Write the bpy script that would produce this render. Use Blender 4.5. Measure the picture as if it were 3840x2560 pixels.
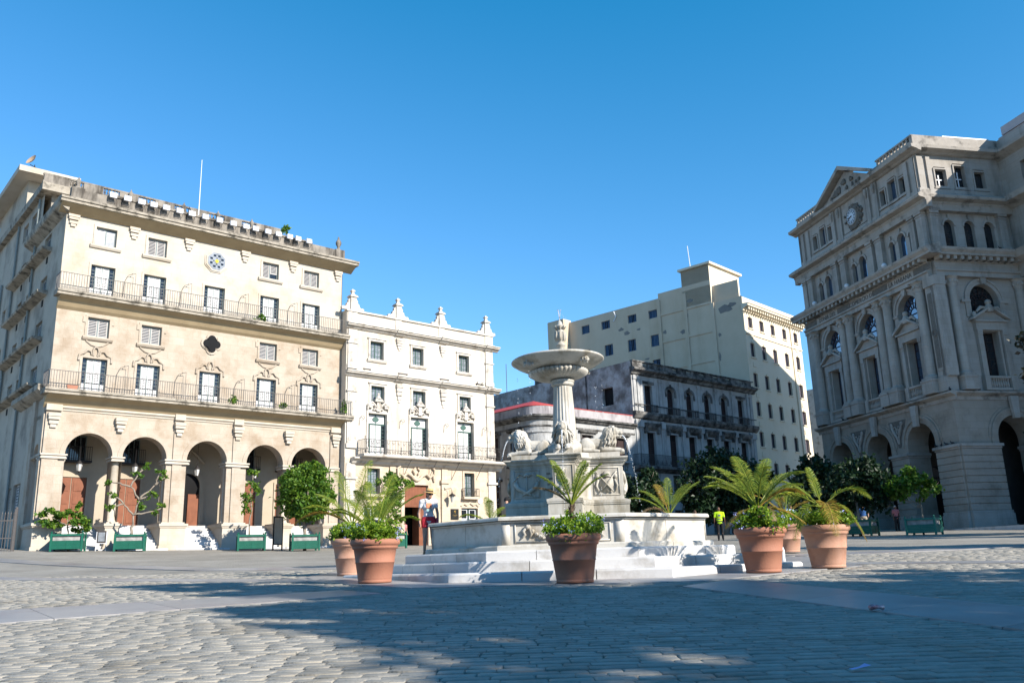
import bpy, math, random
import numpy as np
from mathutils import Vector, Matrix
PI = math.pi
R_ = math.radians
scene = bpy.context.scene
COL = scene.collection
for _o in list(bpy.data.objects): bpy.data.objects.remove(_o)

# ------------------------------------------------------------------ camera
PITCH, ROLL = R_(14.3055), R_(-1.7857)
_f = Vector((0, math.cos(PITCH), math.sin(PITCH))); _u = Vector((0, -math.sin(PITCH), math.cos(PITCH))); _r = Vector((1, 0, 0))
_rt = math.cos(ROLL)*_r + math.sin(ROLL)*_u; _up = -math.sin(ROLL)*_r + math.cos(ROLL)*_u
cam_d = bpy.data.cameras.new('camera'); cam = bpy.data.objects.new('camera', cam_d); COL.objects.link(cam)
cam_d.sensor_width = 36; cam_d.lens = 36*3226.7/3840; cam_d.clip_end = 3000; cam_d.clip_start = .1
cam.matrix_world = Matrix(((_rt.x, _up.x, -_f.x, 0), (_rt.y, _up.y, -_f.y, 0), (_rt.z, _up.z, -_f.z, 0), (0, 0, 0, 1)))
scene.camera = cam
scene.render.resolution_x = 1024; scene.render.resolution_y = 682

# ------------------------------------------------------------------ sky, sun, exposure
SUN = Vector((.794, -.635, .57)).normalized()
SUN_EL = math.asin(SUN.z); SUN_AZ = math.atan2(SUN.x, SUN.y)
world = bpy.data.worlds.new('World'); scene.world = world; world.use_nodes = True
nt = world.node_tree; bg = nt.nodes['Background']
sky = nt.nodes.new('ShaderNodeTexSky'); sky.sky_type = 'NISHITA'; sky.sun_disc = False
sky.sun_elevation = SUN_EL; sky.sun_rotation = SUN_AZ
sky.air_density = 1.0; sky.dust_density = .0; sky.ozone_density = 3.0
sp = nt.nodes.new('ShaderNodeSeparateColor'); cb = nt.nodes.new('ShaderNodeCombineColor'); nt.links.new(sky.outputs[0], sp.inputs[0])
for ch, (k, off) in enumerate(((1.0, -.62), (1.06, 0), (1.28, 0))):   # white balance of the camera: deeper blue, less red
    ma = nt.nodes.new('ShaderNodeMath'); ma.operation = 'MULTIPLY_ADD'; ma.inputs[1].default_value = k; ma.inputs[2].default_value = off; nt.links.new(sp.outputs[ch], ma.inputs[0])
    mm = nt.nodes.new('ShaderNodeMath'); mm.operation = 'MAXIMUM'; mm.inputs[1].default_value = .05; nt.links.new(ma.outputs[0], mm.inputs[0]); nt.links.new(mm.outputs[0], cb.inputs[ch])
nt.links.new(cb.outputs[0], bg.inputs['Color'])
bg.inputs['Strength'].default_value = .102
sun_d = bpy.data.lights.new('sun', 'SUN'); sun_d.energy = 5.0; sun_d.angle = R_(.5); sun_d.color = (1, .93, .83)
sun = bpy.data.objects.new('sun', sun_d); COL.objects.link(sun); sun.location = (20, -20, 40)
sun.rotation_euler = (-SUN).to_track_quat('-Z', 'Y').to_euler()
scene.view_settings.view_transform = 'Standard'; scene.view_settings.look = 'None'
scene.view_settings.exposure = .90; scene.view_settings.gamma = 1

# ------------------------------------------------------------------ materials
def _n(nt, t, **kw):
    n = nt.nodes.new(t)
    for k, v in kw.items(): setattr(n, k, v)
    return n
MATK = .64   # camera exposure is high, so surfaces keep modest real-world albedos
def mat(name, c1, c2=None, scale=3., rough=.85, detail=6, stain=None, stain_amt=0., stain_scale=.6, streak=False, stain_lo=.5, bump=0., bump_scale=30.,
        blocks=None, block_dark=.8, island=0., spec=.3, metal=0., coords='Object', hue_island=0., ao=False):
    m = bpy.data.materials.new(name); m.use_nodes = True; t = m.node_tree; b = t.nodes['Principled BSDF']
    b.inputs['Roughness'].default_value = rough; b.inputs['Specular IOR Level'].default_value = spec; b.inputs['Metallic'].default_value = metal
    L = t.links.new
    if coords == 'Object':
        co = _n(t, 'ShaderNodeTexCoord').outputs['Object']
    else:
        co = _n(t, 'ShaderNodeNewGeometry').outputs['Position']
    c2 = c2 or tuple(x*.85 for x in c1); c1 = tuple(x*MATK for x in c1); c2 = tuple(x*MATK for x in c2)
    no = _n(t, 'ShaderNodeTexNoise'); no.inputs['Scale'].default_value = scale; no.inputs['Detail'].default_value = detail; no.inputs['Roughness'].default_value = .6
    L(co, no.inputs['Vector'])
    ra = _n(t, 'ShaderNodeValToRGB'); ra.color_ramp.elements[0].position = .32; ra.color_ramp.elements[1].position = .68
    ra.color_ramp.elements[0].color = (*c2, 1); ra.color_ramp.elements[1].color = (*c1, 1); L(no.outputs['Fac'], ra.inputs[0])
    cur = ra.outputs[0]
    def mul(fac_socket, col, cur, fac_val=None):
        mx = _n(t, 'ShaderNodeMix', data_type='RGBA', blend_type='MULTIPLY')
        if fac_socket is not None: L(fac_socket, mx.inputs[0])
        else: mx.inputs[0].default_value = fac_val
        L(cur, mx.inputs[6])
        if isinstance(col, tuple): mx.inputs[7].default_value = (*col, 1)
        else: L(col, mx.inputs[7])
        return mx.outputs[2]
    if blocks:
        bw, bh, seed = blocks
        sx = _n(t, 'ShaderNodeSeparateXYZ'); L(co, sx.inputs[0]); cx = _n(t, 'ShaderNodeCombineXYZ')
        ad = _n(t, 'ShaderNodeMath', operation='ADD'); L(sx.outputs[0], ad.inputs[0]); L(sx.outputs[1], ad.inputs[1])
        L(ad.outputs[0], cx.inputs[0]); L(sx.outputs[2], cx.inputs[1])
        br = _n(t, 'ShaderNodeTexBrick'); L(cx.outputs[0], br.inputs['Vector']); br.inputs['Scale'].default_value = 1
        br.inputs['Brick Width'].default_value = bw; br.inputs['Row Height'].default_value = bh; br.inputs['Mortar Size'].default_value = .012
        br.inputs['Color1'].default_value = (1, 1, 1, 1); br.inputs['Color2'].default_value = (seed, seed*.98, seed*.95, 1); br.inputs['Mortar'].default_value = (block_dark, block_dark*.97, block_dark*.92, 1)
        cur = mul(None, br.outputs['Color'], cur, 1.)
    if stain and stain_amt:
        mp = _n(t, 'ShaderNodeMapping'); L(co, mp.inputs[0]); mp.inputs['Scale'].default_value = (1, 1, .22) if streak else (1, 1, 1)
        n2 = _n(t, 'ShaderNodeTexNoise'); n2.inputs['Scale'].default_value = stain_scale; n2.inputs['Detail'].default_value = 9; n2.inputs['Roughness'].default_value = .68; L(mp.outputs[0], n2.inputs['Vector'])
        r2 = _n(t, 'ShaderNodeValToRGB'); r2.color_ramp.elements[0].position = stain_lo; r2.color_ramp.elements[1].position = min(1, stain_lo+.18)
        r2.color_ramp.elements[0].color = (0, 0, 0, 1); r2.color_ramp.elements[1].color = (stain_amt,)*3+(1,); L(n2.outputs['Fac'], r2.inputs[0])
        cur = mul(r2.outputs[0], tuple(stain), cur)
    if island:
        g = _n(t, 'ShaderNodeNewGeometry'); hv = _n(t, 'ShaderNodeHueSaturation'); L(cur, hv.inputs['Color'])
        mr = _n(t, 'ShaderNodeMapRange'); L(g.outputs['Random Per Island'], mr.inputs[0]); mr.inputs[3].default_value = 1-island; mr.inputs[4].default_value = 1+island
        L(mr.outputs[0], hv.inputs['Value'])
        if hue_island:
            m3 = _n(t, 'ShaderNodeMapRange'); L(g.outputs['Random Per Island'], m3.inputs[0]); m3.inputs[3].default_value = .5+hue_island; m3.inputs[4].default_value = .5-hue_island
            L(m3.outputs[0], hv.inputs['Hue'])
        cur = hv.outputs[0]
    L(cur, b.inputs['Base Color'])
    if bump:
        n3 = _n(t, 'ShaderNodeTexNoise'); n3.inputs['Scale'].default_value = bump_scale; n3.inputs['Detail'].default_value = 8; L(co, n3.inputs['Vector'])
        bp = _n(t, 'ShaderNodeBump'); bp.inputs['Strength'].default_value = bump; bp.inputs['Distance'].default_value = .03; L(n3.outputs['Fac'], bp.inputs['Height']); L(bp.outputs[0], b.inputs['Normal'])
    return m
def leafmat(name, c, var=.45, hue=.03, trans=.45, rough=.45):
    m = bpy.data.materials.new(name); m.use_nodes = True; t = m.node_tree; b = t.nodes['Principled BSDF']; L = t.links.new
    g = _n(t, 'ShaderNodeNewGeometry'); hv = _n(t, 'ShaderNodeHueSaturation'); hv.inputs['Color'].default_value = (*c, 1)
    mr = _n(t, 'ShaderNodeMapRange'); L(g.outputs['Random Per Island'], mr.inputs[0]); mr.inputs[3].default_value = 1-var; mr.inputs[4].default_value = 1+var; L(mr.outputs[0], hv.inputs['Value'])
    m2 = _n(t, 'ShaderNodeMapRange'); L(g.outputs['Random Per Island'], m2.inputs[0]); m2.inputs[3].default_value = .5+hue; m2.inputs[4].default_value = .5-hue; L(m2.outputs[0], hv.inputs['Hue'])
    L(hv.outputs[0], b.inputs['Base Color']); b.inputs['Roughness'].default_value = rough; b.inputs['Specular IOR Level'].default_value = .35
    tr = _n(t, 'ShaderNodeBsdfTranslucent'); L(hv.outputs[0], tr.inputs[0]); mx = _n(t, 'ShaderNodeMixShader'); mx.inputs[0].default_value = trans
    L(b.outputs[0], mx.inputs[1]); L(tr.outputs[0], mx.inputs[2]); L(mx.outputs[0], t.nodes['Material Output'].inputs[0])
    return m

# ------------------------------------------------------------------ mesh builder
class Pl:
    """a facade plane inside a building: u along the wall, y inwards, z up"""
    def __init__(s, ox=0., oy=0., rot=0.):
        s.ox, s.oy, s.rot = ox, oy, R_(rot); s.c, s.s = math.cos(s.rot), math.sin(s.rot)
    def __call__(s, p):
        return (s.ox+s.c*p[0]-s.s*p[1], s.oy+s.s*p[0]+s.c*p[1], p[2])
ID = Pl()
class MB:
    def __init__(s, T=None): s.v = []; s.f = []; s.T = T
    def P(s, p):
        s.v.append(s.T(p) if s.T else tuple(p)); return len(s.v)-1
    def poly(s, pts): s.f.append([s.P(p) for p in pts])
    def box(s, x0, x1, y0, y1, z0, z1):
        i = [s.P(p) for p in ((x0,y0,z0),(x1,y0,z0),(x1,y1,z0),(x0,y1,z0),(x0,y0,z1),(x1,y0,z1),(x1,y1,z1),(x0,y1,z1))]
        for q in ((0,3,2,1),(4,5,6,7),(0,1,5,4),(1,2,6,5),(2,3,7,6),(3,0,4,7)): s.f.append([i[k] for k in q])
    def cbox(s, c, sx, sy, sz, rz=0.):
        co, si = math.cos(rz), math.sin(rz); i = []
        for z in (-sz/2, sz/2):
            for x, y in ((-sx/2,-sy/2),(sx/2,-sy/2),(sx/2,sy/2),(-sx/2,sy/2)):
                i.append(s.P((c[0]+co*x-si*y, c[1]+si*x+co*y, c[2]+z)))
        for q in ((0,3,2,1),(4,5,6,7),(0,1,5,4),(1,2,6,5),(2,3,7,6),(3,0,4,7)): s.f.append([i[k] for k in q])
    def ext(s, prof, u0, u1):
        """profile of (y,z) points swept along u"""
        a = [s.P((u0, y, z)) for y, z in prof]; b = [s.P((u1, y, z)) for y, z in prof]; n = len(prof)
        for k in range(n): s.f.append([a[k], a[(k+1)%n], b[(k+1)%n], b[k]])
        s.f.append(a[::-1]); s.f.append(b)
    def prismz(s, pts, z0, z1, top=None):
        """plan polygon (x,y) extruded in z; top = other polygon for the upper end"""
        tp = top or pts; n = len(pts)
        a = [s.P((x, y, z0)) for x, y in pts]; b = [s.P((x, y, z1)) for x, y in tp]
        for k in range(n): s.f.append([a[k], a[(k+1)%n], b[(k+1)%n], b[k]])
        s.f.append(a[::-1]); s.f.append(b)
    def prismy(s, pts, y0, y1):
        """elevation polygon (x,z) extruded in y (front y0)"""
        n = len(pts); a = [s.P((x, y0, z)) for x, z in pts]; b = [s.P((x, y1, z)) for x, z in pts]
        for k in range(n): s.f.append([a[(k+1)%n], a[k], b[k], b[(k+1)%n]])
        s.f.append(a); s.f.append(b[::-1])
    def lathe(s, prof, n=24, c=(0, 0, 0), mod=None, cap=True, a0=0., a1=2*PI):
        full = abs(a1-a0-2*PI) < 1e-6; m = n if full else n+1; rows = []
        for j, (r, z) in enumerate(prof):
            row = []
            for k in range(m):
                t = a0+(a1-a0)*k/n; rr = r*(mod(t, j) if mod else 1)
                row.append(s.P((c[0]+rr*math.cos(t), c[1]+rr*math.sin(t), c[2]+z)))
            rows.append(row)
        for j in range(len(rows)-1):
            for k in range(n):
                k2 = (k+1) % m
                s.f.append([rows[j][k], rows[j][k2], rows[j+1][k2], rows[j+1][k]])
        if cap and full: s.f.append(rows[0][::-1]); s.f.append(rows[-1])
    def tube(s, pts, r, n=6, cap=True):
        pts = [Vector(p) for p in pts]; m = len(pts); rs = r if isinstance(r, (list, tuple)) else [r]*m; rows = []
        d0 = (pts[1]-pts[0]).normalized(); a = d0.orthogonal().normalized()
        for j in range(m):
            d = (pts[min(j+1, m-1)]-pts[max(j-1, 0)]).normalized()
            a = (a-d*a.dot(d)); a = a.normalized() if a.length > 1e-6 else d.orthogonal().normalized(); b = d.cross(a)
            rows.append([s.P(pts[j]+(a*math.cos(2*PI*k/n)+b*math.sin(2*PI*k/n))*rs[j]) for k in range(n)])
        for j in range(m-1):
            for k in range(n): s.f.append([rows[j][k], rows[j][(k+1)%n], rows[j+1][(k+1)%n], rows[j+1][k]])
        if cap: s.f.append(rows[0][::-1]); s.f.append(rows[-1])
    def ball(s, c, rx, ry=None, rz=None, n=10, m=7, rot=None):
        ry = ry or rx; rz = rz or rx; rows = []
        for j in range(1, m):
            ph = PI*j/m; row = []
            for k in range(n):
                p = Vector((rx*math.sin(ph)*math.cos(2*PI*k/n), ry*math.sin(ph)*math.sin(2*PI*k/n), -rz*math.cos(ph)))
                if rot: p = rot @ p
                row.append(s.P((c[0]+p.x, c[1]+p.y, c[2]+p.z)))
            rows.append(row)
        q = Vector((0, 0, -rz)); w = Vector((0, 0, rz))
        if rot: q = rot @ q; w = rot @ w
        a = s.P((c[0]+q.x, c[1]+q.y, c[2]+q.z)); b = s.P((c[0]+w.x, c[1]+w.y, c[2]+w.z))
        for k in range(n):
            s.f.append([a, rows[0][(k+1)%n], rows[0][k]]); s.f.append([b, rows[-1][k], rows[-1][(k+1)%n]])
        for j in range(len(rows)-1):
            for k in range(n): s.f.append([rows[j][k], rows[j][(k+1)%n], rows[j+1][(k+1)%n], rows[j+1][k]])
    def cap(s, a, b, ra, rb, n=10):
        """capsule with tapered radius"""
        a = Vector(a); b = Vector(b); d = (b-a); l = d.length; d = d/l if l > 1e-6 else Vector((0, 0, 1)); pts = []; rs = []
        for k in range(1, 5): t = PI/2*k/4.; pts.append(a-d*ra*math.cos(t)); rs.append(ra*math.sin(t))
        for k in range(4): t = PI/2*k/4.; pts.append(b+d*rb*math.sin(t)); rs.append(rb*math.cos(t))
        s.tube(pts, rs, n)
    def mesh(s, name, m=None, smooth=False):
        me = bpy.data.meshes.new(name); me.from_pydata([tuple(v) for v in s.v], [], s.f)
        if m: me.materials.append(m)
        if smooth: me.polygons.foreach_set('use_smooth', [True]*len(me.polygons))
        me.update(); return me
    def build(s, name, m, parent=None, smooth=False, loc=(0, 0, 0), rot=0.):
        return put(s.mesh(name, m, smooth), name, parent, loc, rot)
def put(me, name, parent=None, loc=(0, 0, 0), rot=0.):
    o = bpy.data.objects.new(name, me); COL.objects.link(o); o.parent = parent; o.location = loc; o.rotation_euler = (0, 0, rot); return o
def tag(o, label=None, cat=None, group=None, kind=None):
    if label: o['label'] = label
    if cat: o['category'] = cat
    if group: o['group'] = group
    if kind: o['kind'] = kind
    return o
def thing(name, label, cat, loc=(0, 0, 0), rot=0., group=None):
    o = put(None, name, None, loc, rot); o.empty_display_size = .2; return tag(o, label, cat, group)
def copy_thing(root, loc, rot, label, group=None):
    r = root.copy(); COL.objects.link(r); r.location = loc; r.rotation_euler = (0, 0, rot); tag(r, label, None, group)
    for ch in root.children:
        c = ch.copy(); COL.objects.link(c); c.parent = r
        for g in ch.children:
            d = g.copy(); COL.objects.link(d); d.parent = c
    return r
_cache = {}
def cached(key, fn):
    if key not in _cache: _cache[key] = fn()
    return _cache[key]
def remesh(mb, voxel, m, smooth=3, name='body'):
    me = mb.mesh(name); o = bpy.data.objects.new('tmp', me); COL.objects.link(o)
    md = o.modifiers.new('r', 'REMESH'); md.mode = 'VOXEL'; md.voxel_size = voxel; md.use_smooth_shade = True
    if smooth: sm = o.modifiers.new('s', 'SMOOTH'); sm.iterations = smooth; sm.factor = .5
    dg = bpy.context.evaluated_depsgraph_get(); dg.update()
    out = bpy.data.meshes.new_from_object(o.evaluated_get(dg)); out.name = name
    bpy.data.objects.remove(o); bpy.data.meshes.remove(me)
    out.materials.clear(); out.materials.append(m)
    out.polygons.foreach_set('use_smooth', [True]*len(out.polygons)); return out

# ------------------------------------------------------------------ facade helpers
def wall(mb, u0, u1, z0, z1, holes, y=0., d=.3, n=16):
    """wall face with openings; hole = (u0,u1,z0,z1,rise): rise>0 puts an arch of that height over z1"""
    us = {u0, u1}; zs = {z0, z1}; H = []
    for h in holes:
        a, b, c, e = h[:4]; ri = h[4] if len(h) > 4 else 0.; dd = h[5] if len(h) > 5 else d
        H.append((a, b, c, e, ri, dd)); us |= {a, b}; zs |= {c, e+ri}
    us = sorted(x for x in us if u0-1e-6 <= x <= u1+1e-6); zs = sorted(x for x in zs if z0-1e-6 <= x <= z1+1e-6)
    for i in range(len(us)-1):
        j = 0
        while j < len(zs)-1:
            cu, cz = (us[i]+us[i+1])/2, (zs[j]+zs[j+1])/2
            if any(a < cu < b and c < cz < e+ri for a, b, c, e, ri, _ in H): j += 1; continue
            k = j+1
            while k < len(zs)-1:
                c2 = (zs[k]+zs[k+1])/2
                if any(a < cu < b and c < c2 < e+ri for a, b, c, e, ri, _ in H): break
                k += 1
            mb.poly([(us[i], y, zs[j]), (us[i+1], y, zs[j]), (us[i+1], y, zs[k]), (us[i], y, zs[k])]); j = k
    for a, b, c, e, ri, dd in H:
        mb.poly([(a, y, c), (a, y, e), (a, y+dd, e), (a, y+dd, c)]); mb.poly([(b, y, c), (b, y+dd, c), (b, y+dd, e), (b, y, e)])
        if c > z0+1e-4: mb.poly([(a, y, c), (a, y+dd, c), (b, y+dd, c), (b, y, c)])
        if ri <= 0: mb.poly([(a, y, e), (b, y, e), (b, y+dd, e), (a, y+dd, e)])
        else:
            uc, r = (a+b)/2, (b-a)/2; pts = [(uc-r*math.cos(PI*k/n), e+ri*math.sin(PI*k/n)) for k in range(n+1)]
            for (p, q), (p2, q2) in zip(pts[:-1], pts[1:]):
                if max(q, q2) < e+ri-1e-6 or True: mb.poly([(p, y, q), (p2, y, q2), (p2, y, e+ri), (p, y, e+ri)])
                mb.poly([(p, y, q), (p, y+dd, q), (p2, y+dd, q2), (p2, y, q2)])
def ring(mb, uc, zs, r0, r1, y0, y1, k=1., n=20, a0=0., a1=PI):
    """arch moulding, k = height/width of the arch"""
    I = []; O = []
    for j in range(n+1):
        t = a0+(a1-a0)*j/n; c, s = math.cos(t), math.sin(t)
        I.append((uc-r0*c, zs+r0*k*s)); O.append((uc-r1*c, zs+(r1-r0+r0*k)*s))
    for j in range(n):
        (a, b), (c, d), (e, f), (g, h) = I[j], I[j+1], O[j+1], O[j]
        mb.poly([(a, y0, b), (c, y0, d), (e, y0, f), (g, y0, h)]); mb.poly([(g, y0, h), (e, y0, f), (e, y1, f), (g, y1, h)]); mb.poly([(a, y0, b), (a, y1, b), (c, y1, d), (c, y0, d)])
    for (a, b), (g, h) in ((I[0], O[0]), (I[-1], O[-1])): mb.poly([(a, y0, b), (g, y0, h), (g, y1, h), (a, y1, b)])
def frame(mb, u0, u1, z0, z1, w, y0, y1, bottom=True):
    mb.box(u0-w, u0, y0, y1, z0 - (w if bottom else 0), z1+w); mb.box(u1, u1+w, y0, y1, z0 - (w if bottom else 0), z1+w)
    mb.box(u0, u1, y0, y1, z1, z1+w)
    if bottom: mb.box(u0, u1, y0, y1, z0-w, z0)
def balusters(mb, u0, u1, z0, z1, y, n, r=.07):
    h = z1-z0
    for k in range(n):
        u = u0+(u1-u0)*(k+.5)/n
        mb.lathe([(r*.9, z0), (r*.45, z0+.12*h), (r, z0+.35*h), (r*.4, z0+.75*h), (r*.8, z1)], 6, (u, y, 0), cap=False)
def rail(mb, pts, z0, z1, step=.12, t=.011, rt=.02, low=.09):
    """iron railing along plan points"""
    for (x0, y0), (x1, y1) in zip(pts[:-1], pts[1:]):
        l = math.hypot(x1-x0, y1-y0); n = max(1, int(l/step)); a = math.atan2(y1-y0, x1-x0)
        for z, w in ((z1, rt), (z0+low, rt*.7)): mb.cbox(((x0+x1)/2, (y0+y1)/2, z), l, w*1.4, w*1.6, a)
        for k in range(n+1):
            f = k/n; mb.box(x0+(x1-x0)*f-t, x0+(x1-x0)*f+t, y0+(y1-y0)*f-t, y0+(y1-y0)*f+t, z0, z1)
def text(body, size, parent, loc, rot, m, name='lettering', depth=.01, align='CENTER'):
    cu = bpy.data.curves.new('t', 'FONT'); cu.body = body; cu.size = size; cu.extrude = depth; cu.align_x = align; cu.resolution_u = 2
    o = bpy.data.objects.new('t', cu); COL.objects.link(o); dg = bpy.context.evaluated_depsgraph_get(); dg.update()
    me = bpy.data.meshes.new_from_object(o.evaluated_get(dg)); bpy.data.objects.remove(o); me.materials.clear(); me.materials.append(m)
    o = put(me, name, parent, loc); o.rotation_euler = rot; return o
ORD = ['first', 'second', 'third', 'fourth', 'fifth', 'sixth', 'seventh', 'eighth', 'ninth', 'tenth', 'eleventh', 'twelfth', 'thirteenth', 'fourteenth', 'fifteenth', 'sixteenth', 'seventeenth', 'eighteenth']

# ------------------------------------------------------------------ ground height: the plaza rises gently away from the camera
def gz(x, y):
    yy = max(-30., min(75., y)); z = -.40+.0365*(yy-17)
    if x < 0:
        xx = max(-30., x); z += .0010*xx*xx*min(1, max(0, (yy-15)/30))
    return z
# ------------------------------------------------------------------ material set
M = {}
M['hotel'] = mat('hotel_limestone', (.65, .565, .465), (.56, .48, .385), 1.1, .9, stain=(.62, .50, .38), stain_amt=.55, stain_scale=.7, stain_lo=.48, blocks=(.95, .47, .93), block_dark=.86, bump=.35, bump_scale=14)
M['hotel_top'] = mat('hotel_plaster', (.73, .665, .57), (.65, .585, .49), .8, .9, stain=(.75, .63, .48), stain_amt=.5, stain_scale=.5, blocks=(1.1, .5, .97), block_dark=.93, bump=.2, bump_scale=18)
M['hotel_side'] = mat('hotel_side_render', (.66, .59, .48), (.56, .50, .42), .5, .92, stain=(.42, .42, .42), stain_amt=.8, stain_scale=.35, stain_lo=.47, bump=.2, bump_scale=9)
M['mould'] = mat('mouldy_stone', (.56, .50, .41), (.40, .35, .28), 2.2, .95, stain=(.12, .12, .11), stain_amt=.95, stain_scale=1.6, stain_lo=.48, bump=.5, bump_scale=22)
M['parapet'] = mat('weathered_parapet', (.44, .39, .33), (.30, .27, .23), 1.8, .95, stain=(.18, .17, .16), stain_amt=.9, stain_scale=1.2, streak=True, stain_lo=.45, bump=.4)
M['soffit'] = mat('ochre_soffit', (.60, .47, .29), (.50, .38, .23), 1.2, .95)
M['interior'] = mat('arcade_plaster', (.62, .53, .41), (.54, .46, .35), 1.2, .95, stain=(.6, .55, .5), stain_amt=.5, stain_scale=.6)
M['palace'] = mat('cream_palace_plaster', (.83, .765, .68), (.77, .70, .60), .9, .88, stain=(.80, .68, .54), stain_amt=.75, stain_scale=.8, streak=True, blocks=(.8, .42, .985), block_dark=.93, bump=.15, bump_scale=18)
M['palace_low'] = mat('palace_stone', (.82, .70, .555), (.72, .60, .46), 1.6, .88, stain=(.62, .50, .36), stain_amt=.6, stain_scale=1.1, blocks=(.75, .36, .93), block_dark=.85, bump=.3, bump_scale=16)
M['palace_trim'] = mat('palace_trim', (.82, .76, .68), (.71, .65, .56), 2, .9, stain=(.30, .25, .21), stain_amt=.8, stain_scale=1.5, stain_lo=.52, bump=.2)
M['exch'] = mat('exchange_stone', (.56, .52, .475), (.48, .445, .40), .9, .88, stain=(.42, .41, .40), stain_amt=.75, stain_scale=.55, streak=True, stain_lo=.5, blocks=(1.05, .46, .94), block_dark=.84, bump=.25, bump_scale=16)
M['exch_warm'] = mat('exchange_arcade_stone', (.50, .445, .38), (.43, .38, .32), .8, .88, stain=(.5, .46, .42), stain_amt=.6, stain_scale=.6, blocks=(1.15, .48, .93), block_dark=.82, bump=.25, bump_scale=16)
M['exch_trim'] = mat('exchange_cornice', (.54, .49, .43), (.43, .39, .34), 1.6, .9, stain=(.10, .10, .10), stain_amt=.85, stain_scale=.9, stain_lo=.52, bump=.35)
M['exch_dirty'] = mat('exchange_dark_carving', (.25, .22, .19), (.16, .15, .13), 6, .95, bump=.8, bump_scale=9)
M['oldwhite'] = mat('peeling_white_render', (.60, .60, .59), (.46, .46, .45), 1.1, .93, stain=(.35, .33, .31), stain_amt=.75, stain_scale=1.1, streak=True, stain_lo=.5, bump=.3)
M['oldtrim'] = mat('blackened_cornice', (.34, .33, .31), (.20, .19, .18), 2, .95, stain=(.10, .10, .10), stain_amt=.9, stain_scale=1.2, stain_lo=.42, bump=.4)
M['stained'] = mat('stained_gable', (.66, .66, .66), (.50, .46, .43), 1.4, .95, stain=(.28, .24, .22), stain_amt=.85, stain_scale=.55, stain_lo=.42, bump=.4)
M['block'] = mat('beige_block_render', (.84, .70, .53), (.76, .63, .47), .6, .92, stain=(.72, .66, .58), stain_amt=.5, stain_scale=.3, streak=True, bump=.15, bump_scale=10)
M['blockfront'] = mat('beige_block_front', (.98, .87, .68), (.93, .82, .63), .8, .9, stain=(.85, .78, .66), stain_amt=.4, stain_scale=.5)
M['patch'] = mat('grey_mortar_patch', (.26, .25, .24), (.34, .32, .29), 1.5, .95)
MATK = .85
M['redroof'] = mat('red_roof_sheet', (.52, .07, .055), (.46, .06, .05), .7, .6)
MATK = .7
M['bluegrey'] = mat('grey_green_joinery', (.23, .28, .28), (.18, .23, .23), 3, .6)
M['shutter'] = mat('louvre_pale_grey', (.60, .57, .54), (.52, .49, .46), 3, .7)
M['shutterwhite'] = mat('louvre_white', (.80, .79, .77), (.72, .71, .70), 3, .6)
M['glass'] = mat('dark_window_glass', (.025, .032, .040), (.015, .018, .022), 1.2, .06, spec=.6)
M['glassblue'] = mat('glass_painted_sky_blue', (.012, .07, .16), (.006, .03, .08), .5, .03, spec=1.0); M['glassblue'].node_tree.nodes['Principled BSDF'].inputs['IOR'].default_value = 2.0  # blue of the reflected sky is put into the base colour
M['curtain'] = mat('curtain_behind_glass', (.33, .36, .40), (.16, .18, .20), 6, .2, spec=.6)
M['green'] = mat('green_palace_joinery', (.075, .16, .135), (.06, .13, .11), 4, .5)
M['darkgreen'] = mat('dark_green_joinery', (.04, .07, .065), (.03, .05, .045), 4, .6)
M['brownwood'] = mat('brown_timber_door', (.30, .105, .05), (.22, .075, .035), 2.2, .6, streak=True, stain=(.6, .5, .4), stain_amt=.6, stain_scale=2.5)
M['darkwood'] = mat('dark_shutter_wood', (.055, .030, .028), (.035, .020, .020), 2.5, .7)
M['purple'] = mat('mauve_shutter', (.24, .19, .24), (.17, .13, .17), 3, .7)
M['blue'] = mat('blue_shutter', (.09, .17, .29), (.06, .12, .22), 2, .6)
M['iron'] = mat('black_iron', (.025, .025, .027), (.045, .035, .03), 9, .55)
M['greyiron'] = mat('grey_painted_iron', (.10, .10, .10), (.14, .12, .11), 9, .6)
M['void'] = mat('dark_interior', (.010, .011, .013), (.006, .006, .007), 1, .9)
M['pipe'] = mat('grey_green_pipe', (.30, .34, .33), (.24, .27, .26), 3, .6)
MATK = .64
M['marble'] = mat('fountain_marble', (.76, .725, .65), (.66, .62, .54), 1.6, .6, stain=(.42, .38, .30), stain_amt=.8, stain_scale=1.9, streak=True, stain_lo=.46, bump=.15, bump_scale=40)
M['basin'] = mat('basin_marble', (.80, .775, .71), (.68, .64, .56), 1.2, .5, stain=(.48, .42, .33), stain_amt=.8, stain_scale=1.3, stain_lo=.48, bump=.12, bump_scale=40)
M['step'] = mat('step_marble', (.82, .81, .80), (.70, .69, .68), 1.1, .45, stain=(.50, .46, .40), stain_amt=.7, stain_scale=1.4, stain_lo=.50, island=.09, bump=.12, bump_scale=25, coords='World')
M['paving'] = mat('marble_paving', (.41, .40, .39), (.33, .32, .32), 1.3, .42, stain=(.75, .62, .58), stain_amt=.7, stain_scale=.5, island=.16, bump=.06, bump_scale=20, coords='World', hue_island=.02)
M['sett'] = mat('granite_setts', (.47, .435, .375), (.37, .345, .295), 7, .72, stain=(.55, .50, .42), stain_amt=.6, stain_scale=1.1, island=.12, bump=.35, bump_scale=38, coords='World')
MATK = .72
M['terracotta'] = mat('terracotta', (.48, .215, .135), (.41, .175, .11), 2.2, .75, stain=(1.0, .80, .72), stain_amt=.0, bump=.15, bump_scale=30)
M['terra_pale'] = mat('bleached_terracotta', (.62, .36, .26), (.54, .29, .19), 2.0, .8, stain=(.72, .5, .38), stain_amt=.6, stain_scale=1.6, bump=.15, bump_scale=30)
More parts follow.
